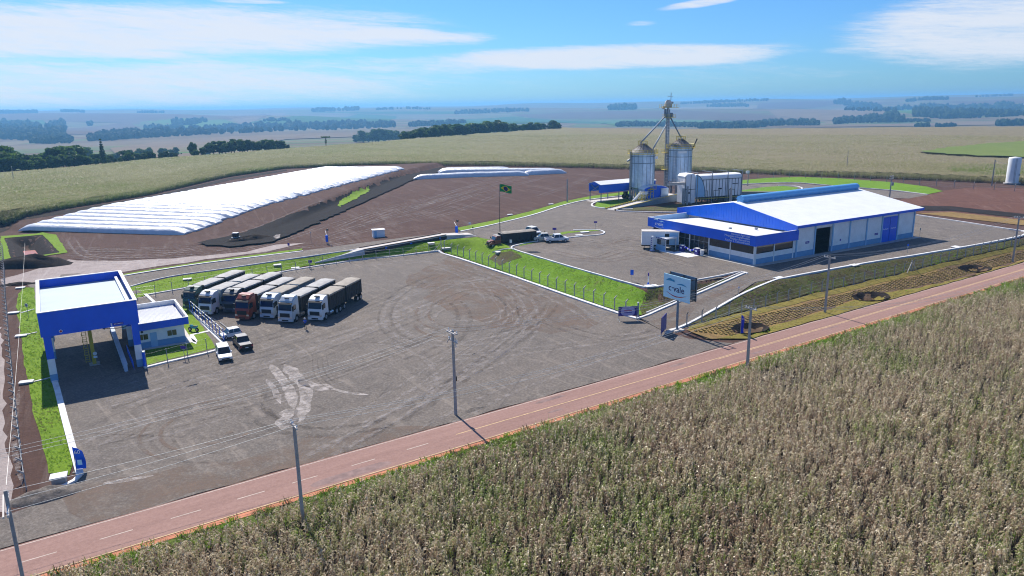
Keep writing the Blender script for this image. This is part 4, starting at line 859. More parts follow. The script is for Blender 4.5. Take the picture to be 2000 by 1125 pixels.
# ---------------------------------------------------------------- store
WA=G(1472,518,2.0)
def store():
    r=root('store_building','large white store and warehouse with blue gable, blue parapet and ridge vent','building',WA,UA)
    Lh,Wd,E,RZ=50.2,31.0,6.3,9.0; g0=11.5
    band=MB(); wall=MB(); pil=MB()
    def seg(u0,u1): wall.box(u0,u1,0,.2,1.15,E); band.box(u0,u1,-.03,.22,0,1.15)
    for a,b in ((g0,17.1),(22.05,38.75),(43.95,Lh)): seg(a,b)
    wall.box(17.1,22.05,0,.2,5.2,E); wall.box(38.75,43.95,0,.2,5.2,E)
    wall.prism([(.2,1.15),(Wd,1.15),(Wd,E),(Wd/2,RZ-.02),(.2,E)],Lh-.2,Lh,'x'); band.box(Lh-.2,Lh+.03,.22,Wd,0,1.15)
    wall.box(g0,Lh,Wd-.2,Wd,1.15,E); band.box(g0,Lh,Wd-.2,Wd+.03,0,1.15)
    wall.box(g0,g0+.2,.2,Wd-.2,0,5.3)
    for u in (11.4,16.75,22.2,27.65,33.25,38.45,44.05,49.9): pieces('pilaster','lightblue',r,[(u,u+.32,-.18,-.035,0,E-.05)])
    band.build('base_band','band',r); wall.build('wall','wall',r)
    fl=MB(); fl.box(g0+.2,Lh-.2,.25,Wd-.2,.02,.06); fl.build('floor','concrete',r)
    ro=MB(); mid=Wd/2; o=.9
    for s in (0,1):
        y0=-o if s==0 else Wd+o; z0=E+.22-(RZ-E)*o/mid
        vs=[(g0-.9,y0,z0),(52,y0,z0),(52,mid,RZ+.22),(g0-.9,mid,RZ+.22)]; vs+=[(a,b,c+.12) for a,b,c in vs]
        ro.add(vs,[(0,1,2,3),(4,5,6,7),(0,1,5,4),(1,2,6,5),(2,3,7,6),(3,0,4,7)])
    rf=ro.build('roof','roofw',r)
    rv=MB(); n=10; prof=[(mid+1.0*math.cos(PI*k/n),RZ+.75+.85*math.sin(PI*k/n)) for k in range(n+1)]
    rv.prism(prof,12.5,51.2,'x'); rv.box(12.5,51.2,mid-.75,mid+.75,RZ+.2,RZ+.74)
    for k in range(24): rv.box(13+k*1.6,14+k*1.6,mid-1.05,mid-.78,RZ+.3,RZ+.42)
    rv.build('ridge_vent','ridge',rf)
    ef=MB(); zE=E+.22-(RZ-E)*o/mid; ef.box(g0-.9,52,-o-.06,-o,zE-.38,zE+.14); ef.box(g0-.9,52,-o,-.02,zE-.40,zE-.34); ef.build('eave_fascia','blue',r)
    ga=MB(); ga.prism([(-o-.05,zE+.10),(mid,RZ+.36),(Wd+o+.05,zE+.10),(Wd+o+.05,5.25),(-o-.05,5.25)],g0-1.05,g0-.92,'x'); 
    for k in range(46): y=-o+.3+k*.71; zt=zE+.05+(RZ+.26-zE-.1)*(1-abs(y-mid)/(mid+o)); ga.box(g0-1.09,g0-1.05,y,y+.10,5.3,zt-.08)
    ga.build('gable_panel','bluegable',r)
    dr=MB(); dr.box(38.8,41.25,-.12,-.04,.05,5.4); dr.build('sliding_door','blue',r); d2=MB(); d2.box(41.4,43.9,-.12,-.04,.05,5.4); d2.build('sliding_door','blue',r)
    for u0 in (39.1,41.8):
        mk=MB()
        for k in range(9): mk.box(u0+k*.19,u0+k*.19+.11,-.145,-.13,2.75+.08*math.sin(k*2.),2.95+.1*math.cos(k*1.7))
        mk.build('door_lettering','letters',r)
    dk=MB(); dk.box(22.05,24.3,.25,.33,.05,5.2); dk.build('sliding_door','wall',r)
    for u,z in ((14.3,2.5),(24.9,1.9),(36.4,1.9)):
        p=MB(); p.box(u,u+(1.1 if u!=24.9 else .35),-.05,-.005,z,z+.42); q=p.build('wall_sign','purple',r); w=MB(); w.box(u+.08,u+(.95 if u!=24.9 else .25),-.06,-.052,z+.18,z+.24); w.build('sign_text','letters',q)
    # low shop in front
    cw=MB(); cb=MB(); gl=[]; ps=MB(); VL=28.3
    for a,b in ((.2,5.8),(6.0,11.4),(22.5,28.1)):
        cw.box(0,.18,a,b,1.1,2.05); cb.box(-.03,.2,a,b,.0,1.1); g=MB(); g.box(.05,.12,a,b,2.05,3.7); gl.append(g)
    for a,b in ((11.6,16.8),(17.0,22.3)): g=MB(); g.box(.05,.12,a,b,.1,3.7); gl.append(g)
    for a,b in ((.35,5.2),(5.5,10.6)):
        cw.box(a,b,.0,.18,1.1,2.05); cb.box(a,b,-.03,.2,0,1.1); g=MB(); g.box(a,b,.05,.12,2.05,3.7); gl.append(g)
    cw.box(10.6,11.5,0,.18,1.1,3.7); cb.box(10.6,11.5,-.03,.2,0,1.1); cw.box(0,11.5,VL-.2,VL,1.1,3.7); cb.box(0,11.5,VL-.2,VL+.03,0,1.1)
    cw.split('shop_wall','wall',r); cb.split('shop_base_band','band',r)
    for g in gl: g.build('window','glass',r)
    for v in (-.02,5.82,11.42,16.82,22.32,28.05): pieces('column','white',r,[(-.08,.16,v-.02,v+.2,0,3.75)])
    for u in (.16,5.22,10.6): pieces('column','white',r,[(u,u+.24,-.08,.14,0,3.75)])
    dm=MB(); 
    for v in (12.9,14.3,15.6,18.3,20.9): pieces('door_frame','grey',r,[(.02,.06,v,v+.08,.1,3.7)])
    dm.box(.02,.06,11.6,22.3,2.5,2.58); dm.build('door_transom','grey',r)
    pa=MB(); t=.15; x0,x1,y0,y1=-.75,11.2,-.75,VL+.75; zb,zt=3.7,5.65
    pa.box(x0,x1,y0,y0+t,zb,zt); pa.box(x0,x1,y1-t,y1,zb,zt); pa.box(x0,x0+t,y0+t,y1-t,zb,zt); pa.build('parapet','blue',r)
    so=MB(); so.box(x0+t,11.4,y0+t,y1-t,3.72,3.8); so.build('soffit','white',r)
    cp=MB(); cp.box(x0-.03,x1,y0-.03,y0+t+.03,zt,zt+.06); cp.box(x0-.03,x1,y1-t-.03,y1+.03,zt,zt+.06); cp.box(x0-.03,x0+t+.03,y0+t+.03,y1-t-.03,zt,zt+.06); cp.build('parapet_cap','white',r)
    il=MB(); il.box(x0+t,x1,y1-t-.03,y1-t,3.9,zt-.02); il.build('parapet_lining','lightblue',r)
    sr=MB(); vs=[(x0+t,y0+t,5.45),(11.3,y0+t,5.45),(11.3,14,5.05),(x0+t,14,5.05)]
    sr.add([(x0+t,y0+t+1.8,5.52),(11.4,y0+t+1.8,4.9),(11.4,y1-t-4,4.9),(x0+t,y1-t-4,5.52),(x0+t,y0+t,4.6),(11.4,y0+t,4.5),(11.4,y1-t,4.0),(x0+t,y1-t,4.2)],[(0,1,2,3),(0,4,5,1),(3,2,6,7)]); sr.build('shop_roof','roofw',r)
    rot=(H2,0,-H2)
    logo(r,(x0-.03,25.4,4.28),rot,.86,'letters','signblue','letters')
    for k,tx in enumerate(('Insumos Agrícolas','Máquinas e Implementos','Peças e Acessórios','Rações e Concentrados')):
        text(tx,.56,'letters','lettering',r,(x0-.03,.55,5.18-.44*k),rot,'RIGHT',.01,1.12)
    ac=MB()
    for u,v in ((3,9),(7,6)): pieces('roof_vent','grey',r,[(u,u+.5,v,v+.4,5.2,5.6)])
    ap=MB(); ap.box(-1.6,-.1,-1.3,VL,-.02,.09); ap.box(-.1,Lh+1,-1.5,-.05,-.02,.09); ap.build('apron','concrete',r)
MT['ridge']=simple('blue_ridge_sheet',(.13,.38,.72),.08,.6,.4)
store()
# ---------------------------------------------------------------- weighing canopy (local axes: x right, y away)
CO=Vector((-56.25,84.55,0)); CA=R(32.)
def canopy_building():
    r=root('weighing_canopy','tall blue drive-through canopy with white roof deck and white rimmed parapet','canopy',CO,CA)
    W_,D_,zb,zt=10.4,20.8,5.85,8.85; t=.18
    f=MB(); f.box(-.25,W_,-.1,t,zb,zt); f.box(-.25,W_,D_-t,D_,zb,zt); f.box(-.25,-.25+t,t,D_-t,zb,zt); f.box(W_-t,W_,t,D_-t,zb,zt)
    for k in range(34): f.box(-.2+k*.31,-.14+k*.31,D_-t-.05,D_-t,7.8,zt-.02)
    f.build('fascia','blue',r)
    c=MB(); c.box(-.32,W_+.08,-.17,.24,zt,zt+.08); c.box(-.32,W_+.08,D_-.24,D_+.08,zt,zt+.08); c.box(-.32,.10,.24,D_-.24,zt,zt+.08); c.box(W_-.34,W_+.08,.24,D_-.24,zt,zt+.08); c.box(W_-.95,W_-.62,.6,D_-.6,7.95,8.25); c.build('parapet_cap','white',r)
    d=MB(); d.add([(-.07,.08,8.0),(W_-.18,.08,8.0),(W_-.18,D_-.18,7.75),(-.07,D_-.18,7.75),(-.07,.08,7.7),(W_-.18,.08,7.7),(W_-.18,D_-.18,7.5),(-.07,D_-.18,7.5)],[(0,1,2,3),(4,5,6,7)]); d.build('roof_deck','deck',r)
    s=MB(); s.box(-.07,W_-t,t,D_-t,zb+.02,zb+.10); s.build('ceiling','grey',r)
    for u in (-.05,W_-.95):
        for v in (0.,10.,19.9):
            w=.8; b=MB(); b.box(u,u+w,v,v+.75,0,1.05,2); b.box(u+.01,u+w-.01,v+.01,v+.74,1.05,3.0,1); b.box(u,u+w,v,v+.75,3.0,5.95,0); b.build('column',['blue','wall','band'],r)
    for i,(u,v,z,rad) in enumerate(((1.55,-.13,6.2,.19),)):
        q=MB(); q.cyl((u+.3,v+.02,z+.1),(u+.3,v-.02,z+.1),rad,n=20); e=q.build('round_sign','white',r); q=MB(); q.cyl((u+.3,v-.021,z+.1),(u+.3,v-.03,z+.1),rad*.7,n=16); q.build('round_mark','red',e)
    q=MB(); q.box(7.5,8.6,-.16,-.11,6.05,6.32); e=q.build('name_plate','purple',r); q=MB(); 
    for k in range(7): q.box(7.58+k*.14,7.66+k*.14,-.18,-.165,6.14,6.24)
    q.build('plate_text','letters',e); q=MB(); q.box(7.2,7.35,-.16,-.11,5.9,6.35); q.build('lamp','white',r)
    ca=MB(); ca.tube([(6.3,.4,5.75),(7.5,.4,5.5),(8.6,.4,5.45),(9.6,.4,5.9)],.04); ca.build('cable','dark',r)
    b=MB(); b.box(7.9,8.3,-.9,21,0,.95); b.box(7.85,8.35,-.95,21.05,.95,1.03); o=b.build('concrete_barrier','barrier'); o.location=CO; o.rotation_euler.z=CA; tag(o,'long white and blue concrete barrier along the lane under the weighing canopy','barrier')
    rl=MB()
    for k in range(9): rl.cyl((9.0,-.6+k*1.0,0),(9.0,-.6+k*1.0,1.15),.035,n=6)
    for z in (.5,1.12): rl.cyl((9.,-.6,z),(9.,7.4,z),.03,n=6)
    o=rl.build('guard_rail','blue'); o.location=CO; o.rotation_euler.z=CA; tag(o,'blue tube guard rail between the canopy columns and the garden','railing')
MT['deck']=simple('pale_blue_roof_deck',(.36,.45,.54),.05,.3,.6,dirt=.12); MT['barrier']=simple('bluish_white_concrete',(.50,.58,.72),.12,1,.8,dirt=.3)
canopy_building()
def sampler():
    r=root('grain_sampler','yellow grain sampler column with ladder under the weighing canopy','grain sampler',CO+Matrix.Rotation(CA,3,'Z')@Vector((4.9,4.6,0)),CA)
    a=MB(); a.box(-.22,.22,-.22,.22,0,5.7); a.build('column','yellow',r); a=MB(); a.box(-.6,.6,-.6,.6,.0,.18); a.build('base','concrete',r)
    a=MB()
    for x in (-.95,-.5): a.box(x,x+.06,-.28,-.22,.5,5.6)
    for k in range(17): a.box(-.95,-.44,-.28,-.23,.6+k*.3,.64+k*.3)
    for k in range(5): a.box(-1.0,-.4,-.75,-.70,1.6+k*.9,1.66+k*.9); a.box(-1.0,-.95,-.75,-.25,1.6+k*.9,1.66+k*.9)
    a.build('ladder','yellow',r)
    a=MB(); a.box(-1.1,.9,-.3,1.2,4.9,5.0); a.box(-1.1,.9,-.3,-.24,5.5,5.56); a.build('platform','yellow',r)
    a=MB(); a.cyl((.2,-.25,1.55),(.2,-.30,1.55),.24,n=18); a.build('round_sign','white',r); a=MB(); a.box(-.02,.42,-.29,-.24,.95,1.22); a.build('small_sign','letters',r)
    a=MB(); a.tube([(.2,0,5.3),(1.2,-.4,5.2),(1.7,-.8,4.7)],.09,8); a.build('probe_arm','grey',r)
sampler()
def office():
    r=root('office_building','small white and blue office with flat parapet roof beside the canopy','building',CO,CA)
    x0,x1,y0,y1=10.35,16.5,7.9,18.6
    w=MB(); 
    w.box(x0,x1,y0,y0+.15,.95,3.0); w.box(x1-.15,x1,y0+.15,y1,.95,3.0); w.box(x0,x1-.15,y1-.15,y1,.95,3.0); w.box(x0,x0+.15,y0+.15,y1-.15,.95,3.0); w.build('wall','wall',r)
    b=MB(); b.box(x0-.03,x1+.03,y0-.03,y0+.12,0,.95); b.box(x1-.12,x1+.03,y0+.12,y1,0,.95); b.box(x0,x1-.12,y1-.12,y1+.03,0,.95); b.build('base_band','band',r)
    p=MB(); a0,a1,b0,b1,zb,zt,t=x0,x1+.6,y0-.6,y1+.4,2.75,3.75,.14
    p.box(a0,a1,b0,b0+t,zb,zt); p.box(a0,a1,b1-t,b1,zb,zt); p.box(a1-t,a1,b0+t,b1-t,zb,zt); 
    for k in range(22): p.box(a0+.1+k*.3,a0+.18+k*.3,b0-.03,b0,zb+.04,zt-.04)
    p.build('parapet','blue',r)
    c=MB(); c.box(a0,a1+.05,b0-.05,b0+t+.05,zt,zt+.06); c.box(a0,a1+.05,b1-t-.05,b1+.05,zt,zt+.06); c.box(a1-t-.05,a1+.05,b0+t+.05,b1-t-.05,zt,zt+.06); c.build('parapet_cap','white',r)
    li=MB(); li.box(a0,a1-t,b1-t-.02,b1-t,3.1,zt-.01); li.box(a1-t-.02,a1-t,b0+t,b1-t-.02,3.1,zt-.01); li.build('parapet_lining','white',r)
    ro=MB(); ro.add([(a0,b0+t,3.42),(a1-t-.35,b0+t,3.42),(a1-t-.35,b1-t,3.05),(a0,b1-t,3.05)],[(0,1,2,3)])
    for k in range(20): x=a0+.02; y=b0+.3+k*.55; z=3.42-.37*(y-b0)/(b1-b0); ro.box(a0,a1-t-.36,y,y+.09,z-.02,z+.05)
    ro.build('roof','roofw',r); so=MB(); so.box(a0,a1-t,b0+t,b1-t,2.78,2.83); so.build('soffit','white',r)
    d=MB(); d.box(12.05,12.9,y0-.09,y0-.035,.05,2.15); e=d.build('door','lightblue',r); d=MB(); d.box(12.75,12.82,y0-.13,y0-.09,1.0,1.12); d.build('handle','chrome',e)
    for u,ww in ((10.55,1.3),(14.2,1.3)):
        f=MB(); f.box(u,u+ww,y0-.06,y0+.0,1.25,2.15); wn_=f.build('window','white',r); g=MB(); g.box(u+.07,u+ww/2-.03,y0-.08,y0-.062,1.32,2.08); g.build('pane','paneo',wn_); g=MB(); g.box(u+ww/2+.03,u+ww-.07,y0-.08,y0-.062,1.32,2.08); g.build('pane','glass' if u<12 else 'paneo',wn_)
    a=MB(); a.box(10.7,11.45,y0-.32,y0-.04,2.3,2.75); e=a.build('air_conditioner','white',r); a=MB(); a.cyl((11.1,y0-.325,2.52),(11.1,y0-.34,2.52),.17,n=16); a.build('fan_grille','dark',e)
    ap=MB(); ap.box(x0,x1+.9,y0-.9,y1,0,.09); ap.build('apron','slab',r)
    v=MB(); v.box(12.9,13.1,8.2,8.4,3.42,3.6); v.build('roof_vent','grey',r)
MT['paneo']=simple('olive_window_pane',(.12,.10,.04),.2,1,.15)
office()
# ---------------------------------------------------------------- silos, elevator, dryer
def silo(name,label,base,ze,rad,leg,zroof):
    r=root(name,label,'silo',base)
    b=MB(); b.lathe([(rad,leg),(rad,ze)],36); e=b.build('body','galv',r,True)
    s=MB()
    for k in range(18):
        a=2*PI*k/18; x,y=math.cos(a),math.sin(a); s.cyl((x*(rad+.04),y*(rad+.04),leg),(x*(rad+.04),y*(rad+.04),ze-.4),.05,n=4)
    for z in (ze-1.2,ze-3.2): 
        s.lathe([(rad+.01,z-.10),(rad+.10,z-.08),(rad+.10,z+.08),(rad+.01,z+.10)],36)
    s.build('stiffeners','stiff',e)
    rf=MB(); rf.lathe([(rad+.15,ze-.05),(rad+.15,ze+.05),(.9,zroof),(.9,zroof+.35),(.01,zroof+.4)],36); rf.build('roof','roofcone',r)
    ri=MB()
    for k in range(18):
        a=2*PI*k/18; x,y=math.cos(a),math.sin(a); ri.cyl((x*(rad),y*(rad),ze+.12),(x*.95,y*.95,zroof+.08),.06,n=4)
    ri.build('roof_ribs','rust',r)
    h=MB(); h.lathe([(rad-.05,leg+.02),(.5,leg-2.4),(.35,leg-2.4)],28); h.build('hopper','galv',r)
    for k in range(12):
        a=2*PI*k/12; x,y=math.cos(a)*(rad-.1),math.sin(a)*(rad-.1); q=MB(); q.box(x-.13,x+.13,y-.13,y+.13,-.1,leg+.1); q.build('leg','stiff',r)
    br=MB()
    for k in range(12):
        a=2*PI*k/12; c=2*PI*(k+1)/12; f=lambda t,z:(math.cos(t)*(rad-.1),math.sin(t)*(rad-.1),z); br.cyl(f(a,.3),f(c,leg-.2),.05,n=4); br.cyl(f(c,.3),f(a,leg-.2),.05,n=4)
    br.build('leg_bracing','grey',r)
    w=MB()
    w.lathe([(rad+.9,ze-.45),(rad+.9,ze-.35),(rad+.1,ze-.35),(rad+.1,ze-.45),(rad+.9,ze-.45)],28)
    for k in range(22):
        a=2*PI*k/22; x,y=math.cos(a)*(rad+.85),math.sin(a)*(rad+.85); w.cyl((x,y,ze-.4),(x,y,ze+.75),.06,n=4)
    for z in (ze+.25,ze+.75): w.lathe([(rad+.78,z),(rad+.88,z+.10),(rad+.88,z),(rad+.78,z)],28)
    for k in range(10):
        a=2*PI*k/10; x,y=math.cos(a)*1.5,math.sin(a)*1.5; w.cyl((x,y,zroof-.2),(x,y,zroof+1.1),.06,n=4)
    w.lathe([(1.45,zroof+1.0),(1.55,zroof+1.12),(1.53,zroof+1.05),(1.47,zroof+1.05)],20)
    w.build('catwalk','yellow',r); return r
MT['stiff']=simple('dull_blue_grey_steel',(.20,.25,.31),.15,2,.6,.3); MT['roofcone']=simple('weathered_cone_roof',(.17,.165,.165),.35,1.5,.65,.2,dirt=.3)
S1=G(1253,392,2); S2=Vector((56.2,246,2)); TW=Vector((52.0,247.5,2))
rs1=silo('grain_silo','left galvanised grain silo standing on tall legs with yellow catwalk',S1,15.0,3.75,4.4,17.3)
a=MB(); a.box(2.2,3.3,-3.5,-3.3,13.0,13.8,xf=Matrix.Rotation(R(20),4,'Z')); a.build('sign_plate','white',rs1)
a=MB(); a.cyl((-3.9,-1.2,2),(-3.9,-1.2,15.2),.28,n=10); a.cyl((-3.9,-1.2,13.),(-5.0,-1.6,12.4),.3,n=10); a.build('duct','grey',rs1)
rs2=silo('grain_silo','right galvanised grain silo behind the white dryer with white sign plate',S2,15.6,3.75,4.4,17.8)
a=MB(); 
for k in range(8):
    t=R(-110+k*5); a.box(math.cos(t)*3.92-.2,math.cos(t)*3.92+.2,math.sin(t)*3.92-.05,math.sin(t)*3.92+.05,13.6,14.3)
a.build('sign_plate','white',rs2)
a=MB()
for k in range(3):
    t=R(-118+k*0); 
    p=[(math.cos(R(-128))*4.1+d,math.sin(R(-128))*4.1,z) for d,z in ((-.25,0),(-.25,14))]; a.cyl(p[0],p[1],.05,n=4); a.cyl((p[0][0]+.5,p[0][1],0),(p[1][0]+.5,p[1][1],14),.05,n=4)
for k in range(40): x=math.cos(R(-128))*4.1; y=math.sin(R(-128))*4.1; a.cyl((x-.25,y,.4+k*.34),(x+.25,y,.4+k*.34),.03,n=4)
for k in range(12): x=math.cos(R(-128))*4.1; y=math.sin(R(-128))*4.1; a.lathe([(.42,2+k),(.46,2.05+k),(.46,2+k),(.42,2+k)],8,c=(x,y-.3,0))
a.build('cage_ladder','white',rs2)
a=MB(); a.cyl((3.5,-.5,14.),(5.2,-.5,18.),.2,n=8); a.build('vent_arm','dark',rs2)
def elevator():
    r=root('elevator_tower','tall grey bucket elevator tower with ladder rising between the two silos','elevator tower',TW)
    a=MB()
    for x in (-.2,.2): a.box(x-.14,x+.14,-.14,.14,0,28.2)
    a.build('leg_casing','stiff',r)
    l=MB(); w=.5
    for sx in (-1,1):
        for sy in (-1,1): l.cyl((sx*w,sy*w,0),(sx*w,sy*w,27.5),.09,n=4)
    for k in range(14):
        z=k*2.; 
        for s in (-1,1): l.cyl((-w,s*w,z),(w,s*w,z+2 if z<26 else z),.045,n=4); l.cyl((s*w,-w,z+2 if z<26 else z),(s*w,w,z),.045,n=4)
        l.cyl((-w,-w,z),(w,-w,z),.05,n=4); l.cyl((-w,w,z),(w,w,z),.05,n=4); l.cyl((-w,-w,z),(-w,w,z),.05,n=4); l.cyl((w,-w,z),(w,w,z),.05,n=4)
    l.build('lattice','grey',r)
    ca=MB()
    for k in range(24): ca.lathe([(.40,3+k),(.46,3.06+k),(.46,3+k),(.40,3+k)],8,c=(.1,-.85,0))
    for x in (-.1,.3): ca.cyl((x,-1.,1),(x,-1.,27.5),.04,n=4)
    for k in range(75): ca.cyl((-.1,-1.,1.+k*.35),(.3,-1.,1.+k*.35),.025,n=4)
    ca.build('cage_ladder','white',r)
    hd=MB(); hd.box(-1.1,1.1,-.5,.5,28.0,29.3); hd.prism([(-1.1,29.3)]+[(-1.1*math.cos(PI*k/10),29.3+1.2*math.sin(PI*k/10)) for k in range(1,10)]+[(1.1,29.3)],-.45,.45,'y'); hd.box(-1.9,-1.1,-.4,.4,27.6,28.6); hd.build('head','slab',r,bevel=.05)
    for z,wd,nm in ((28.0,2.6,'top'),(24.8,1.6,'mid'),(13.5,1.5,'low'),(8.,1.5,'low')):
        pl=MB(); pl.box(-wd,wd+.6,-1.5,1.5,z,z+.09)
        for k in range(8):
            x=-wd+(2*wd+.6)*k/7
            for y in (-1.48,1.48): pl.cyl((x,y,z),(x,y,z+1.1),.05,n=4)
        for zz in (z+.55,z+1.1):
            for y in (-1.48,1.48): pl.cyl((-wd,y,zz),(wd+.6,y,zz),.03,n=4)
            for x in (-wd,wd+.6): pl.cyl((x,-1.48,zz),(x,1.48,zz),.03,n=4)
        pl.build('platform','yellow',r)
    mo=MB(); mo.cyl((1.0,0,29.6),(1.6,0,29.6),.35,n=10); mo.box(-.7,.7,-.3,.3,30.4,30.5); mo.cyl((.8,0,30.3),(.8,0,32.8),.10,n=5); mo.cyl((-.2,0,31.6),(1.4,0,31.6),.08,n=4); mo.cyl((-.2,0,31.4),(-.2,0,32.0),.05,n=4); mo.build('head_mast','grey',r)
    dist=MB(); dist.cyl((-.9,0,25.5),(-.9,0,27.6),.35,n=10); dist.box(-1.3,1.5,-.6,.6,25.0,26.4); dist.build('distributor','stiff',r)
    for nm,a_,b_ in (('l',(-.6,0,25.6),S1-TW+Vector((-.6,.2,17.9))),('m',(-.5,-.4,22.6),S1-TW+Vector((3.1,.6,15.6))),('r',(.6,0,25.4),S2-TW+Vector((0,0,18.4)))):
        p=MB(); p.cyl(a_,b_,.22,n=8); p.build('spout_pipe','stiff',r,True)
elevator()
DR=Vector((52.6,220.2,2))
def dryer():
    ang=math.atan2(226.5-220.2,71-52.6); r=root('grain_dryer','long white panelled grain dryer with black ribs in front of the right silo','grain dryer',DR,ang)
    LN=19.2; b=MB(); prof=[(0,1.7),(0,7.6),(.35,8.15),(1.2,8.4),(3.8,8.4),(4.65,8.15),(5,7.6),(5,1.7)]
    b.prism(prof,3.2,LN,'x'); body=b.build('body','wall',r)
    ri=MB()
    for k in range(15):
        u=3.3+k*1.13; ri.box(u,u+.10,-.08,-.01,1.7,7.1)
    ri.box(3.2,LN,-.07,-.012,1.68,1.86); ri.box(3.2,LN,-.07,-.012,6.9,7.05)
    for u in (5.2,9.4,14.8): ri.box(u,u+2.0,-.075,-.015,3.6,3.72); ri.box(u,u+.1,-.075,-.015,1.9,3.7); ri.box(u+2,u+2.1,-.075,-.015,1.9,3.7)
    ri.box(16.,18,-.075,-.015,5.3,5.5); ri.box(11.,12.2,-.09,-.015,3.9,4.3); ri.build('ribs','dark',r)
    fr=MB()
    for u in (3.4,8.5,14,19.1): fr.box(u,u+.18,-.35,-.15,0,9.3); fr.box(u,u+.15,-.3,5.2,9.15,9.3)
    fr.cyl((3.4,-.25,9.2),(8.5,-.25,8.7),.05,n=4); fr.cyl((14,-.25,9.2),(19.1,-.25,9.2),.05,n=4); fr.build('frame','grey',r)
    y=MB(); y.box(3.0,LN,-.9,-.1,1.35,1.45)
    for k in range(18): y.box(3.2+k*.9,3.26+k*.9,-.9,-.85,1.4,2.3 if False else 1.75)
    y.build('walkway','yellow',r)
    lg=MB()
    for k in range(9): lg.box(3.6+k*1.9,3.9+k*1.9,.2,.5,0,1.7); lg.box(3.6+k*1.9,3.9+k*1.9,4.3,4.6,0,1.7)
    lg.build('supports','dark',r)
    # head block at the left with its curved duct
    h=MB(); h.box(-.4,3.15,.2,4.6,.3,8.2); h.prism([(-.5,8.2),(3.2,8.2),(2.4,9.0),(.2,8.9)],.2,4.6,'y'); h.build('head_block','wall',r)
    d=MB(); d.box(-.45,-.38,-.02,.18,.5,8.6); d.box(1.4,1.5,.1,.19,.5,8.6); d.box(-.4,3.1,.1,.19,4.3,4.45); d.box(0.1,.55,.1,.19,3.0,3.7); d.box(.7,1.15,.1,.19,3.0,3.7); d.build('head_trim','dark',r)
    q=MB(); n=10; arc=[(3.0+3.4*math.sin(H2*k/n)*1.0,8.6-6.6*(1-math.cos(H2*k/n))) for k in range(n+1)]; q.prism(arc+[(3.0,2.0)],-.16,-.09,'y'); q.build('curved_panel','lightblue',r)
    q=MB(); q.tube([(2.9+3.4*math.sin(H2*k/n),-.18,8.6-6.6*(1-math.cos(H2*k/n))) for k in range(n+1)],.09,5); q.build('curved_rib','dark',r)
    t=MB(); t.cyl((-1.0,0,0),(-1.0,0,4.8),.45,n=12); t.cyl((-.2,-.8,0),(-.2,-.8,5.5),.3,n=10); t.tube([(-.6,-.5,1),(1.5,-.7,.2)],.2,8); t.build('cyclone_duct','grey',r)
    for z in (6.5,): 
        c=MB(); c.box(-6,-.5,.3,1.6,z,z+.1)
        for k in range(7): c.cyl((-6+k*.9,.3,z),(-6+k*.9,.3,z+1.1),.035,n=4)
        c.cyl((-6,.3,z+1.1),(-.5,.3,z+1.1),.035,n=4); c.cyl((-6,.3,z+.55),(-.5,.3,z+.55),.035,n=4); c.box(-6,-.4,.6,1.4,z-.7,z-.1); c.build('conveyor_gallery','slab',r)
dryer()
def intake():
    o=G(1292,391,2); r=root('intake_house','curved white roofed grain intake shed with blue end wall beside the silo','shed',Vector((44.5,225.5,2)),R(22))
    n=10; b=MB(); w=4.2; prof=[(-w*math.cos(PI*k/n),4.2+1.0*math.sin(PI*k/n)) for k in range(n+1)]; b.prism(prof,0,6,'y'); b.build('roof','roofw',r)
    e=MB(); e.prism([(-w+.1,.6),(-w+.1,4.2)]+[(-(w-.2)*math.cos(PI*k/n),4.2+.85*math.sin(PI*k/n)) for k in range(1,n)]+[(w-.1,4.2),(w-.1,2.4)],-.1,-.02,'y'); e.build('end_wall','blue',r)
    s=MB(); s.box(w-.15,w,0,6,0,4.2); s.box(-w,-w+.15,0,6,0,4.2); s.box(1.5,w-.1,-.6,-.12,.2,4.3); s.build('side_wall','galv',r)
    y=MB()
    for k in range(6):
        x=-7+k*1.0; y.box(x,x+.12,-1.6,-1.5,0,3.0+.5*(k%3)); y.box(x,x+.12,.4,.5,0,3.4)
    for z in (1.4,2.6,3.6): y.box(-7,-1.9,-1.62,-1.5,z,z+.1)
    for k in range(16): y.box(-7+k*.32,-6.7+k*.32,-1.5,-.6,.3+k*.22,.36+k*.22)
    y.cyl((-7,-1.5,1.2),(-1.9,-1.5,4.8),.05,n=4); y.cyl((-7,-.6,1.2),(-1.9,-.6,4.8),.05,n=4); y.box(-3.2,-1.,-1.7,.6,4.2,4.3); 
    for k in range(6): y.cyl((-3.2+k*.44,-1.7,4.3),(-3.2+k*.44,-1.7,5.4),.04,n=4)
    y.cyl((-3.2,-1.7,5.4),(-1,-1.7,5.4),.04,n=4); y.build('stair_frame','yellow',r)
    h=MB(); h.lathe([(1.3,3.8),(1.3,3.0),(.3,1.2)],10,c=(-4.5,-.4,0)); h.tube([(-8.5,-.8,1.0),(-6,-.8,3.2)],.4,8); h.build('hopper','wall',r)
intake()
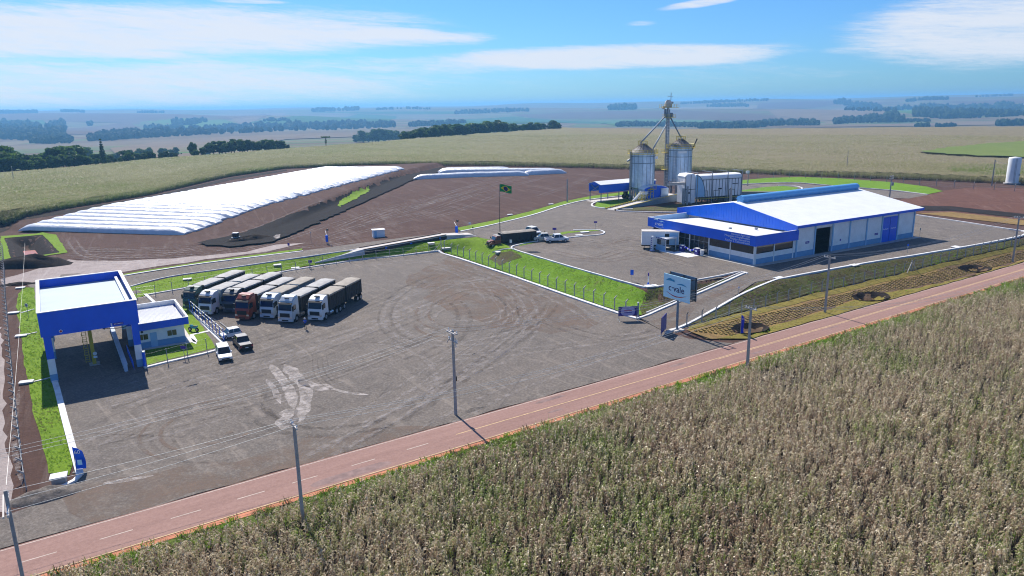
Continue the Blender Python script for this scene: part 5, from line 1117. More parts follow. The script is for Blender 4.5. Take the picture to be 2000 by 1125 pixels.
def ramp():
    a=G(1200,411,2); b=G(1322,392.5,2); d=b-a; r=root('unloading_ramp','pale concrete ramp with yellow edge blocks rising to the grain intake','ramp',a,math.atan2(d.y,d.x)); LN=d.length
    c=MB(); c.prism([(0,-.2),(LN,-.2),(LN,2.1),(0,.04)],0,3.4,'y'); c.build('deck','slab',r)
    w=MB(); w.prism([(0,-.2),(LN+4,-.2),(LN+4,2.4),(LN,2.4),(0,.25)],-.25,-.03,'y'); w.prism([(0,-.2),(LN,-.2),(LN,2.3),(0,.25)],3.43,3.65,'y'); w.build('retaining_wall','stiff',r)
    y=MB(); n=26
    for k in range(n):
        u=LN*(k+.1)/n; z=.1+2.2*u/LN
        y.box(u,u+LN/n*.72,3.42,3.7,z,z+.36)
    y.prism([(0,.26),(LN+4,2.42),(LN+4,2.55),(0,.40)],-.28,-.02,'y'); y.build('edge_blocks','yellow',r)
    f=P(1440,389); g=P(1540,376); d=g-f; r2=root('loading_ramp','low grey walled ramp with yellow top behind the store roof','ramp',f,math.atan2(d.y,d.x)); q=MB(); q.prism([(-6,-.2),(d.length,-.2),(d.length,.1),(2,2.0),(-6,2.3)],0,4,'y'); q.build('wall','stiff',r2); q=MB(); q.prism([(-6,2.3),(2,2.0),(d.length,.1),(d.length,.3),(2,2.25),(-6,2.55)],-.1,.25,'y'); q.build('edge_beam','yellow',r2)
ramp()
def open_shed():
    r=root('open_shed','open sided blue shed with white gable roof left of the silos','shed',Vector((27.8,227.1,2)),UA)
    Lh,w,ze=22,6.0,3.0; p=MB()
    for u in (.2,7.2,14.2,21.4):
        for v in (.1,w-.3): q=MB(); q.box(u,u+.22,v,v+.22,-.1,ze+.1); q.build('post','stiff',r)
    b=MB(); b.box(0,Lh,-.08,.02,ze,5.4); b.box(0,Lh,w-.02,w+.08,ze,5.4); b.prism([(w*.30,5.1),(w*.5,6.0),(w*.7,5.1)],-.06,.04,'x'); b.box(-.06,.04,0,.8,ze,5.4); b.box(-.06,.04,w-.6,w,ze,5.4)
    b.prism([(0,5.0),(0,5.5),(w/2,6.2),(w,5.5),(w,5.0),(w/2,5.7)],-.07,.05,'x'); b.prism([(0,ze),(0,5.4),(w/2,6.1),(w,5.4),(w,ze)],Lh-.1,Lh,'x'); b.build('cladding','blue',r)
    ro=MB(); ro.prism([(-.25,5.42),(w/2,6.25),(w+.25,5.42),(w+.25,5.52),(w/2,6.36),(-.25,5.52)],-.3,Lh+.3,'x'); ro.build('roof','roofw',r)
    f=MB(); f.box(-1,Lh,-.4,w+.3,-.3,.08); f.build('floor','slab',r)
    t=MB(); t.tube([(.1,0.9,3.1),(.1,w-.9,5.2)],.06,4); t.tube([(.1,.9,5.2),(.1,w-.9,3.1)],.06,4); t.build('gable_bracing','grey',r)
    m=root('tractor','dark green farm machine parked under the open blue shed','tractor',Vector((27.8,227.1,2.08))+U*12.0+V*2.6,UA)
    a=MB(); a.box(-.5,.6,-.7,.7,.8,1.3); a.box(.6,1.8,-.35,.35,.7,1.3); a.build('body','tracgreen',m,bevel=.05); a=MB(); a.box(-.55,.45,-.55,.55,1.3,2.3); a.box(-.6,.5,-.6,.6,2.3,2.4); a.build('cab','glass',m)
    for x,rad in ((-.1,.75),(1.45,.5)):
        for s in (-.75,.75): a=MB(); a.cyl((x,s-.18,rad-.02),(x,s+.18,rad-.02),rad,n=18); q=a.build('wheel','rubber',m); a=MB(); a.cyl((x,s-.2,rad-.02),(x,s+.2,rad-.02),rad*.5,n=12); a.build('rim','yellow',q)
MT['tracgreen']=simple('dark_green_paint',(.015,.05,.02),.15,2,.5)
open_shed()
def tank():
    b=G(1994,357,2.5); r=root('water_tank','tall white cylindrical tank at the right edge of the corn field','tank',Vector((174.5,257,2.5)))
    a=MB(); a.lathe([(1.95,0),(1.95,8.4),(1.8,8.7),(.02,9.0)],28); a.build('shell','white',r,True); a=MB(); a.lathe([(2.6,-.3),(2.6,.15),(1.9,.16)],28); a.build('plinth','concrete',r)
    for k in range(3): a=MB(); a.cyl((-1.5,-1.35-k*0,3+k*.01),(-1.5,-1.40,3+k*.01),.25,n=12)
    a=MB(); a.cyl((1.0,-1.7,2.9),(1.0,-1.9,2.9),.28,n=12); a.build('hatch','grey',r)
    a=MB(); [a.cyl((-.9+.4*s,-1.95,0),(-.9+.4*s,-1.95,8.5),.04,n=4) for s in (0,1)]; [a.cyl((-.9,-1.95,.4+k*.35),(-.5,-1.95,.4+k*.35),.025,n=4) for k in range(23)]; a.build('ladder','grey',r)
tank()
# ================================================================== VEHICLES AND PEOPLE
def paint(name,c,rough=.35): MT[name]=simple(name,c,.06,1,rough,spec=.5,dirt=.08); return name
paint('truck_green',(.05,.10,.075)); paint('truck_white',(.72,.73,.74)); paint('truck_dark',(.07,.085,.11)); paint('truck_red',(.30,.060,.030)); paint('truck_silver',(.55,.60,.64)); paint('truck_ice',(.50,.58,.66))
paint('body_darkgreen',(.022,.028,.022),.7); paint('body_brown',(.035,.030,.026),.7); paint('body_blue',(.22,.30,.36),.6); paint('body_black',(.018,.018,.018),.7)
paint('car_white',(.78,.79,.80)); paint('car_black',(.012,.012,.014)); paint('car_beige',(.55,.53,.46)); paint('old_red',(.22,.055,.028)); paint('jerrican',(.5,.5,.5))
def wheel(parent,x,y,r,w,rimm='rim',rf=.58):
    a=MB(); a.cyl((x,y-w/2,r),(x,y+w/2,r),r,n=16); t=a.build('wheel','rubber',parent); a=MB(); a.cyl((x,y-w/2-.015,r),(x,y+w/2+.015,r),r*rf,n=12); a.build('rim',rimm,t)
def truck(label,px,py,cab,box,tarp,hd=R(-104),L1=6.0,L2=6.0,conv=False,roofdk=True):
    """cabover tractor with two tarpaulin-covered grain trailers; +x forward, origin under the front bumper"""
    r=root('grain_truck',label,'truck',G(px,py,.05),hd,'grain trucks parked in the gravel yard'); w=1.2
    c=MB(); c.prism([(0,.55),(.03,1.55),(-.12,2.0),(-.42,2.95),(-.62,3.35),(-1.35,3.72),(-2.2,3.8),(-2.25,.95),(-1.9,.95),(-1.75,1.15),(-1.1,1.15),(-.9,.55)],-w,w,'y'); c.build('cab',cab,r,bevel=.07)
    a=MB(); a.add([(-.105,-w+.12,2.02),(-.105,w-.12,2.02),(-.405,w-.16,2.92),(-.405,-w+.16,2.92)],[(0,1,2,3)]); a.v=[(x+.035,y,z+.012) for x,y,z in a.v]; a.add([(x-.05,y,z-.02) for x,y,z in a.v],[(3,2,1,0)]); a.build('windshield','glass',r)
    for s in (-1,1):
        a=MB(); a.prism([(-.30,2.0),(-.52,2.78),(-1.25,2.78),(-1.25,2.0)],s*(w+.002),s*(w+.03),'y'); a.build('side_window','glass',r)
        a=MB(); a.box(-.05,.06,s*.98-.2,s*.98+.2,.82,1.08); a.build('headlight','chrome',r)
        a=MB(); a.box(-.3,-.12,s*(w+.12)-.10,s*(w+.12)+.10,1.95,2.7); a.build('mirror','dark',r)
        a=MB(); a.cyl((-2.6,s*.95,.75),(-3.7,s*.95,.75),.33,n=12); a.build('fuel_tank','chrome',r)
    a=MB(); a.box(.0,.07,-.82,.82,1.02,1.62); 
    for k in range(3): a.box(.07,.09,-.78,.78,1.12+k*.17,1.18+k*.17)
    a.build('grille','dark',r); a=MB(); a.box(-.35,.09,-w-.02,w+.02,.32,.78); a.build('bumper',cab,r,bevel=.05); a=MB(); a.box(.09,.11,-.55,.55,.42,.62); a.build('air_intake','dark',r)
    a=MB(); a.prism([(-.30,2.93),(-.12,2.98),(-.36,3.18),(-.52,3.2)],-w+.06,w-.06,'y'); a.build('sun_visor','dark',r)
    a=MB(); a.box(-1.35,-.85,-.35,.35,3.72,3.84); a.build('roof_hatch','dark' if roofdk else 'tarp',r)
    if conv: a=MB(); a.prism([(-.55,3.4),(-2.2,3.78),(-2.2,4.05),(-1.2,4.0)],-w+.15,w-.15,'y'); a.build('roof_deflector',cab,r,bevel=.05)
    ch=MB(); ch.box(-6.3,-2.2,-.45,.45,.75,1.0); ch.box(-6.3,-2.3,-.5,.5,.55,.75); ch.build('chassis','dark',r)
    for x in (-1.3,-4.7,-5.9):
        for s in (-1,1): wheel(r,x,s*(w-.17),.52,.36 if x>-2 else .55)
    x1=-2.75; 
    for L_ in (L1*.91,L2*.91):
        x0=x1-L_; zt=3.62
        a=MB(); a.box(x0,x1,-1.22,1.22,1.25,zt)
        nr=9
        for k in range(nr+1):
            xx=x0+(L_-.08)*k/nr
            for s in (-1,1): a.box(xx,xx+.09,s*1.22-(.06 if s<0 else 0),s*1.22+(.06 if s>0 else 0),1.2,zt)
        for s in (-1,1): a.box(x0,x1,s*1.22-(.05 if s<0 else 0),s*1.22+(.05 if s>0 else 0),2.25,2.37)
        a.box(x1,x1+.05,-1.2,1.2,1.3,zt+.1); b=a.build('trailer_box',box,r)
        cv=MB(); n=10; m=8; vs=[]
        for i in range(n+1):
            for j in range(m+1):
                u=i/n; y=-1.27+2.54*j/m; e=math.sin(PI*min(max(u,.0),1))**.35 if 0<u<1 else 0
                z=zt+.03+.13*(1-(y/1.27)**4)*(.3+.7*e)+.035*math.sin(i*3.1+j*.6)+.02*math.sin(i*1.3-j*1.9); vs.append((x0-.04+(L_+.1)*u,y,z))
        cv.add(vs,[(i*(m+1)+j,(i+1)*(m+1)+j,(i+1)*(m+1)+j+1,i*(m+1)+j+1) for i in range(n) for j in range(m)])
        cv.box(x0-.05,x1+.07,-1.29,-1.24,zt-.22,zt+.05); cv.box(x0-.05,x1+.07,1.24,1.29,zt-.22,zt+.05); cv.build('tarpaulin',tarp,r,True)
        a=MB(); a.box(x0-.25,x1-.2,-.5,.5,.95,1.22); a.box(x0-.05,x0,-1.1,1.1,.7,1.2); a.build('trailer_frame','dark',r)
        for x in (x0+.4,x0+1.6):
            for s in (-1,1): wheel(r,x,s*(w-.24),.5,.5)
        a=MB(); a.box(x0-.10,x0-.02,-1.1,-.7,.75,.95); a.box(x0-.10,x0-.02,.7,1.1,.75,.95); a.build('tail_light','red',r)
        x1=x0-.55
    return r
hd=R(-104.)
truck('white grain truck at the right end of the parked row, nearest the person',616,628.5,'truck_white','body_brown','tarpd',hd,5.7,6.2)
truck('silver grain truck with a roof deflector, second from the right end of the row',558,632,'truck_silver','body_black','tarp',hd,5.9,6.3,True)
truck('pale blue white grain truck between the silver truck and the red truck',522,624,'truck_ice','body_blue','tarpd',hd,5.4,5.8)
truck('rusty red grain truck with its nose ahead of the row',474,627,'truck_red','body_brown','tarp',hd,6.0,6.0,True)
truck('dark blue grain truck half hidden behind the red truck',449,613,'truck_dark','body_darkgreen','tarp',hd,5.8,6.2)
truck('white grain truck with a dark windshield second from the left end',402,617,'truck_white','body_blue','tarp',hd,5.8,6.0)
truck('dark green grain truck at the left end of the parked row',371,607,'truck_green','body_darkgreen','tarp',hd,5.8,6.2)
def car(label,cat,pos,hd,col,kind,name,group=None,k_=1.):
    r=root(name,label,cat,pos,hd,group); r.scale=(k_,.92 if k_<1 else 1,.94 if k_<1 else 1); Lc={'hatch':3.9,'suv':4.7,'pickup':5.3,'coupe':4.3}[kind]; w=.86 if kind=='hatch' else .92; zb=.98 if kind!='hatch' else .88; k=1.0 if kind!='hatch' else .9
    prof=[(0,.42),(.02,.66),(-.15,.80*k),(-1.15,zb),(-Lc+.25,zb+.02),(-Lc+.02,zb-.08),(-Lc,.45),(-Lc+.35,.32),(-.3,.30)]
    b=MB(); b.prism(prof,-w,w,'y')
    if kind=='pickup':
        b=MB(); b.prism([(0,.42),(.02,.78),(-.15,.93),(-1.3,1.08),(-3.55,1.1),(-3.55,.5),(-.3,.36)],-w,w,'y')
        b.box(-Lc,-3.56,-w,w,.5,.72); b.box(-Lc,-3.56,-w,-w+.08,.72,1.12); b.box(-Lc,-3.56,w-.08,w,.72,1.12); b.box(-Lc,-Lc+.08,-w+.08,w-.08,.72,1.1); b.build('body',col,r,bevel=.06)
        cab=[(-1.05,1.06),(-1.75,1.66),(-2.2,1.74),(-3.2,1.72),(-3.52,1.08)]
        q=MB(); q.box(-Lc+.08,-3.57,-w+.08,w-.08,.72,.76 if col!='car_black' else 1.06); q.build('load_bed','dark' if col!='car_black' else 'tarp',r)
    else:
        b.build('body',col,r,bevel=.08)
        cab={'hatch':[(-1.0,.90),(-1.65,1.36),(-2.0,1.42),(-3.5,1.40),(-3.82,.90)],'suv':[(-1.1,1.0),(-1.8,1.62),(-2.2,1.70),(-4.1,1.66),(-4.6,1.0)],'coupe':[(-1.1,.98),(-1.8,1.42),(-2.2,1.5),(-3.0,1.48),(-3.9,1.0)]}[kind]
    def inset(pp,y0,y1,z): return z
    wt=w-.13; zt=max(p[1] for p in cab); z0=min(p[1] for p in cab)
    vs=[]; 
    for p in cab:
        f=(p[1]-z0)/(zt-z0); vs.append((p[0],-(w-.03-.16*f),p[1]))
    n=len(cab); vs+=[(x,-y,z) for x,y,z in vs]
    g=MB(); g.add(vs,[tuple(range(n)),tuple(range(2*n-1,n-1,-1))]+[(i,i+n,(i+1)%n+n,(i+1)%n) for i in range(n)]); g.build('cabin_glass','glass' if col!='car_white' or kind!='hatch' else 'glassb',r)
    ro=MB(); tp=[p for p in cab if p[1]>zt-.12]; xa,xb=max(p[0] for p in tp)+.05,min(p[0] for p in tp)-.04
    ro.box(xb,xa,-w+.17,w-.17,zt-.03,zt+.05); ro.build('roof',col if col!='car_black' else 'tarp',r,bevel=.03)
    for s in (-1,1):
        for i in ((0,1),(n-2,n-1)) : 
            a,b_=cab[i[0]],cab[i[1]]
            fa=(a[1]-z0)/(zt-z0); fb=(b_[1]-z0)/(zt-z0); pq=MB(); pq.cyl((a[0],s*(w-.03-.16*fa),a[1]),(b_[0],s*(w-.03-.16*fb),b_[1]),.05,n=5); pq.build('pillar',col,r)
        xm=(cab[0][0]+cab[-1][0])/2; pq=MB(); pq.cyl((xm,s*(w-.03),z0),(xm,s*(w-.17),zt),.05,n=5); pq.build('pillar',col,r)
        hl=MB(); hl.box(-.16,.03,s*(w-.22)-.16,s*(w-.22)+.16,.66*k,.80*k); hl.build('headlight','chrome',r)
        tl=MB(); tl.box(-Lc-.03,-Lc+.06,s*(w-.12)-.1,s*(w-.12)+.1,.72,.94); tl.build('tail_light','red',r)
        mi=MB(); mi.box(-1.45,-1.28,s*(w+.08)-.08,s*(w+.08)+.08,z0+.03,z0+.2); mi.build('mirror',col,r)
        for x in (-.85,-Lc+.85): wheel(r,x,s*(w-.10),.35 if kind in('suv','pickup') else .29,.24,'rim',.62)
    gr=MB(); gr.box(.015,.05,-.5,.5,.46,.64); gr.build('grille','dark',r); pl=MB(); pl.box(-Lc-.04,-Lc-.01,-.22,.22,.58,.70); pl.build('number_plate','white',r); bp=MB(); bp.box(-Lc-.06,-Lc+.05,-w+.05,w-.05,.36,.5); bp.build('rear_bumper','dark',r)
    return r
def car2(label,cat,f,q,col,kind,name):
    f=G(*f,.05); q=G(*q,.05); d=f-q; Ln={'hatch':3.9,'suv':4.7,'pickup':5.3}[kind]; k=min(1.,max(.74,d.length/Ln)); car(label,cat,f,math.atan2(d.y,d.x),col,kind,name,k_=k); print(name,round(d.length,2))
car2('small white hatchback beside the sliding gate and the black pickup','car',(430,663),(470,655),'car_white','hatch','parked_car')
car2('black pickup with a grey covered bed near the office gate','pickup',(465,668),(483,687),'car_black','pickup','pickup_truck')
car2('white sport utility car facing the road at the garden corner','car',(442,708),(434,689),'car_white','suv','parked_car')
car('white double cab pickup with a purple sign behind it on the parking island','pickup',P(1109,471),R(14),'car_white','pickup','pickup_truck')
car('pale beige pickup standing between the red truck and the white pickup','pickup',P(1042,471),R(185),'car_beige','pickup','pickup_truck')
car('white sport utility car parked behind the red flatbed truck','car',P(1052,460),R(-60),'car_white','suv','parked_car')
def old_truck():
    p=P(953,484); q=P(1034,470); d=p-q; r=root('old_grain_truck','old red bonneted truck with a long dark grain body and pale tarpaulin','truck',p,math.atan2(d.y,d.x)); w=1.15
    c=MB(); c.prism([(0,.75),(.0,1.35),(-.1,1.5),(-1.25,1.7),(-1.3,.75)],-.72,.72,'y'); c.build('bonnet','old_red',r,bevel=.12)
    c=MB(); c.prism([(-1.25,.8),(-1.25,1.68),(-1.6,2.45),(-1.85,2.58),(-2.7,2.58),(-2.75,.8)],-w,w,'y'); c.build('cab','old_red',r,bevel=.08)
    a=MB(); a.box(-2.65,-1.75,-w+.1,w-.1,2.58,2.66); a.build('cab_roof','tarp',r)
    a=MB(); a.add([(-1.24,-w+.15,1.72),(-1.24,w-.15,1.72),(-1.56,w-.2,2.38),(-1.56,-w+.2,2.38)],[(0,1,2,3)]); a.build('windshield','glassb',r)
    for s in (-1,1):
        a=MB(); a.prism([(-1.5,1.72),(-1.75,2.36),(-2.5,2.36),(-2.5,1.72)],s*(w+.003),s*(w+.03),'y'); a.build('side_window','glass',r)
        a=MB(); a.prism([(-.05,.75),(-.1,1.15),(-.5,1.28),(-1.2,1.15),(-1.3,.75)],s*.74,s*w,'y'); a.build('fender','old_red',r,bevel=.05)
        a=MB(); a.cyl((.03,s*.95,.95),(.0,s*.95,.95),.16,n=12); a.build('headlight','chrome',r)
        a=MB(); a.box(-1.35,-1.2,s*(w+.18)-.08,s*(w+.18)+.08,1.8,2.2); a.build('mirror','dark',r)
    a=MB(); a.box(-.02,.14,-w,w,.5,.72); a.build('bumper','dark',r); a=MB(); a.box(.0,.04,-.6,.6,.85,1.3); a.build('grille','dark',r)
    LB=8.4; x1=-3.0; x0=x1-LB; zt=2.95
    a=MB(); a.box(x0,x1,-1.22,1.22,1.3,zt)
    for k in range(13):
        xx=x0+(LB-.1)*k/12
        for s in (-1,1): a.box(xx,xx+.1,s*1.22-(.07 if s<0 else 0),s*1.22+(.07 if s>0 else 0),1.25,zt)
    a.build('grain_body','body_black',r); cv=MB(); n=14; m=8; vs=[]
    for i in range(n+1):
        for j in range(m+1): y=-1.27+2.54*j/m; vs.append((x0-.05+(LB+.1)*i/n,y,zt+.03+.34*(1-(y/1.27)**2)*(.8+.2*math.sin(i*1.7))*(0.3 if i in(0,n) else 1)))
    cv.add(vs,[(i*(m+1)+j,(i+1)*(m+1)+j,(i+1)*(m+1)+j+1,i*(m+1)+j+1) for i in range(n) for j in range(m)]); cv.build('tarpaulin','tarpd',r,True)
    a=MB(); a.box(x0,-.5,-.45,.45,.8,1.05); a.box(x0,x1,-.9,.9,1.1,1.29); a.build('chassis','dark',r)
    a=MB(); a.box(-4.8,-3.8,-1.1,-.75,.6,1.1); a.build('tool_box','rust',r)
    for x in (-.75,x0+1.6,x0+2.8):
        for s in (-1,1): wheel(r,x,s*.98,.5,.3 if x>-2 else .5)
old_truck()
def person(label,pos,hd,shirt,trousers,pose='stand',hat=None):
    """one skinned body; clothes are face materials of the same surface"""
    vs=[(0,0,.95,.15,.12)]; ed=[]
    def ch(par,pts):
        for p in pts: vs.append(p); ed.append((par,len(vs)-1)); par=len(vs)-1
        return par
    sp_=ch(0,[(0,0,1.12,.14,.10),(.01,0,1.32,.17,.11)]); nk=ch(sp_,[(.01,0,1.45,.07,.06),(.02,0,1.54,.055,.055),(.035,0,1.64,.085,.10),(.03,0,1.72,.06,.075)])
    for s in (-1,1):
        ch(0,[(0,s*.09,.86,.095,.09),(.03 if s>0 else -.02,s*.11,.48,.062,.06),(.0 if s>0 else -.05,s*.12,.10,.042,.045),(.13,s*.13,.035,.04,.03)])
        if pose=='lift' : arm=[(.0,s*.19,1.39,.055,.055),(.06,s*.26,1.15,.042,.042),(.26,s*.14,1.22,.032,.032)]
        else: arm=[(.0,s*.19,1.39,.055,.055),(-.02,s*.25,1.12,.042,.042),(.05,s*.26,.88,.030,.030)]
        h=ch(sp_,arm); e=Vector(vs[h][:3]); d=(e-Vector(vs[h-1][:3])).normalized()
        h2=ch(h,[tuple(e+d*.05)+(.035,.018)])
        for k in range(4): o=Vector((.03*(k-1.5)*.55,0,0)); b=e+d*.09+o; ch(h2,[tuple(b)+(.009,.009),tuple(b+d*(.05+.012*(k in(1,2)))+Vector((0,-s*.015,0)))+(.008,.008)])
        ch(h2,[tuple(e+d*.05+Vector((.04,-s*.01,0)))+(.010,.010),tuple(e+d*.09+Vector((.055,-s*.02,0)))+(.008,.008)])
    me=bpy.data.meshes.new('person'); me.from_pydata([v[:3] for v in vs],ed,[]); o=bpy.data.objects.new('person',me); COL.objects.link(o)
    m=o.modifiers.new('skin','SKIN')
    for i,v in enumerate(vs): me.skin_vertices[0].data[i].radius=v[3:]
    me.skin_vertices[0].data[0].use_root=True; o.modifiers.new('sub','SUBSURF').levels=1
    bpy.context.view_layer.update(); me2=bpy.data.meshes.new_from_object(o.evaluated_get(bpy.context.evaluated_depsgraph_get())); o.modifiers.clear(); o.data=me2; bpy.data.meshes.remove(me)
    for k in ('skin',shirt,trousers,'dark'): me2.materials.append(MT[k])
    for p in me2.polygons:
        z=p.center.z; y=abs(p.center.y); p.use_smooth=True
        p.material_index=3 if z<.10 else 2 if z<.98 and y<.2 else 1 if (z<1.47 and not(y>.21 and z<1.16) and not (p.center.x>.12)) else 0
    o.location=pos; o.rotation_euler.z=hd
    a=MB(); a.lathe([(.001,1.80),(.07,1.79),(.105,1.74),(.112,1.68),(.10,1.63)],14); 
    if hat: a.lathe([(.112,1.69),(.17,1.68),(.11,1.71)],14)
    a.v=[(x+.025,y,z) for x,y,z in a.v]; a.build('cap' if hat else 'hair',hat or 'dark',o,True); tag(o,label,'person')
    f=MB(); 
    for s in (-1,1): f.cyl((.115,s*.032,1.665),(.128,s*.032,1.665),.012,n=6)
    f.box(.115,.145,-.012,.012,1.62,1.655); f.box(.112,.128,-.025,.025,1.595,1.603); f.build('face','skin',o); return o
MT['shirtblue']=simple('blue_shirt',(.02,.10,.55),.1,6,.8); MT['shirtwhite']=simple('white_shirt',(.6,.6,.6),.1,6,.8); MT['denim']=simple('dark_trousers',(.03,.035,.05),.15,6,.85)
person('person in a bright blue shirt and pale cap standing before the parked trucks',G(597,643,.05),R(-100),'shirtblue','denim','lift','white')
person('person in dark clothes standing at the beige pickup on the parking island',P(1064,465.5),R(-80),'denim','denim')
person('person in a dark top standing by the white promotional booth at the store front',P(1329,490.5),R(200),'denim','denim','lift')
def motorbike():
    p=Vector((CO.x,CO.y,.08))+Matrix.Rotation(CA,3,'Z')@Vector((18.3,12.5,0)); r=root('motorcycle','turquoise and white motorcycle parked on the lawn by the office','motorcycle',p,R(160))
    for x in (-.65,.65): a=MB(); a.cyl((x,-.06,.31),(x,.06,.31),.31,n=16); q=a.build('wheel','rubber',r); a=MB(); a.cyl((x,-.07,.31),(x,.07,.31),.18,n=10); a.build('rim','rim',q)
    a=MB(); a.prism([(.45,.95),(.55,.75),(.2,.45),(-.5,.45),(-.85,.8),(-.8,.9),(-.1,.78),(.1,.98)],-.13,.13,'y'); a.build('body','moto',r,bevel=.04)
    a=MB(); a.prism([(.0,.85),(-.75,.92),(-.75,.84),(-.05,.75)],-.14,.14,'y'); a.build('seat','dark',r); a=MB(); a.tube([(.65,0,.31),(.42,0,.95),(.38,-.33,1.05)],.03,5); a.tube([(.42,0,.95),(.38,.33,1.05)],.03,5); a.build('fork','grey',r); a=MB(); a.cyl((.5,0,.9),(.6,0,.9),.1,n=10); a.build('headlight','chrome',r)
MT['moto']=simple('turquoise_paint',(.05,.35,.45),.1,3,.3)
motorbike()
def box_trailer():
    p=G(1302,489,2.06); q=G(1249,486,2.06); r=root('box_trailer','white box trailer with an open side door parked at the store front','trailer',G(1253,487,2.06),math.atan2(-.25,.97)+R(6))
    Lb=7.6; a=MB(); a.box(0,Lb,0,2.4,.95,3.75); a.build('box','wall',r,bevel=.03); a=MB(); a.box(-.05,Lb+.05,-.05,2.45,3.75,3.83); a.build('roof','slab',r)
    a=MB(); a.box(4.7,5.6,-.03,-.005,1.05,3.35); a.build('doorway','dark',r); a=MB(); a.box(5.65,7.4,-.05,-.01,1.0,3.5); a.build('side_door','lightblue',r); a=MB(); a.box(-.05,Lb,.1,2.3,.7,.94); a.box(Lb,Lb+1.4,1.0,1.4,.7,.85); a.build('chassis','dark',r)
    for x in (2.8,3.9):
        for y in (.3,2.1): wheel(r,x,y,.42,.25)
    a=MB(); a.box(.5,.6,.1,.2,.02,.75); a.box(1.8,1.9,.1,.2,.02,.75); a.build('support_leg','dark',r); a=MB(); a.box(-.02,-.005,.3,.5,1.15,1.35); a.build('rear_plate','navy',r)
box_trailer()
def machine():
    r=root('compact_loader','small dark compact loader standing in the dirt lot by the ditch','loader',P(461,472),R(-95)); a=MB(); a.box(-1.2,.8,-.75,.75,.5,1.2); a.build('body','grey',r,bevel=.06); a=MB(); a.box(-.7,.4,-.6,.6,1.2,2.1); a.build('cab','glass',r); a=MB(); a.box(-.75,.45,-.65,.65,2.1,2.2); a.build('roof','white',r); a=MB(); a.prism([(.9,.2),(1.6,.15),(1.5,.75),(.95,.8)],-.9,.9,'y'); a.build('bucket','dark',r)
    for x in (-.75,.5):
        for s in (-.85,.85): wheel(r,x,s,.45,.28)
machine()
# ================================================================== BAGS, FENCES, POLES, SIGNS
def silo_bag(a,b,w,h,name='silo_bag',label='',group=None,seed=0):
    """long white film bag lying from a to b with tucked ends"""
    a=Vector((a.x,a.y,0)); b=Vector((b.x,b.y,0)); d=(b-a); Lb=d.length; d/=Lb; q=Vector((-d.y,d.x,0)); n=max(8,int(Lb/2.0)); m=10; mb=MB(); vs=[]; rg=random.Random(seed)
    zs=T(np.array([(a+d*Lb*i/n).x for i in range(n+1)]),np.array([(a+d*Lb*i/n).y for i in range(n+1)]))
    k1=rg.uniform(0,9)
    for i in range(n+1):
        s=Lb*i/n; e=min(s,Lb-s); env=min(1,(.12+e/3.2))**.6; sag=1+.05*noise.noise((s*.22,seed*3.1,k1)); 
        for j in range(m+1):
            t=PI*j/m; y=-math.cos(t)*w/2*(1.0 if env>.9 else .8+.2*env); z=math.sin(t)**.8*h*env*sag+.05*noise.noise((s*.9,j*.7,seed*1.))
            p=a+d*s+q*(y+.15*noise.noise((s*.15,seed*2.,0))); vs.append((p.x,p.y,zs[i]+z+(.03 if 0<j<m else -.05)))
    mb.add(vs,[(i*(m+1)+j,(i+1)*(m+1)+j,(i+1)*(m+1)+j+1,i*(m+1)+j+1) for i in range(n) for j in range(m)]); mb.add([vs[j] for j in range(m+1)],[tuple(range(m+1))]); mb.add([vs[n*(m+1)+j] for j in range(m+1)],[tuple(range(m+1))])
    o=mb.build(name,'bag',None,True); return tag(o,label,'silo bag',group)
LA,LB_=P(47,449),P(368,456); RA_,RB_=P(624,331),P(783,331.5)
NB=38; gb_='white silo bags lying side by side on the dirt'
for k in range(NB):
    t=(k/(NB-1)); a=LA.lerp(RA_,t); b=LB_.lerp(RB_,t); jit=1.2*noise.noise((k*.9,3,3))
    dv=(b-a).normalized(); b=b+dv*(jit+.8*(k%2)); a=a-dv*.6*noise.noise((k*.8,8,1))
    gap=(RA_-LA).length/(NB-1)
    lab='nearest white silo bag with a shaded blue flank at the front of the big row' if k==0 else ('rearmost white silo bag of the big row, against the corn field' if k==NB-1 else 'long white silo bag inside the big row of bags, between its front and rear bags')
    silo_bag(a,b,gap*1.0,1.6,label=lab,group=gb_,seed=k)
for i,(a,b,lab) in enumerate((((808,350.5),(1032,342.5),'long white silo bag in front of the small group on the dirt lot'),((856,336.5),(1000,334),'rear white silo bag of the small group, nearest the corn'),((858,338.5),(1092,337),'middle long white silo bag of the small group'),((1020,342),(1104,338),'short white silo bag at the right end of the small group'))):
    silo_bag(P(*a),P(*b),4.2,2.0,label=lab,group='white silo bags in the small group on the dirt lot',seed=50+i)
MT['fencepost']=simple('concrete_fence_post',(.40,.38,.36),.15,2,.85); MT['wire']=simple('galvanised_wire',(.42,.43,.44),.1,3,.5,.5)
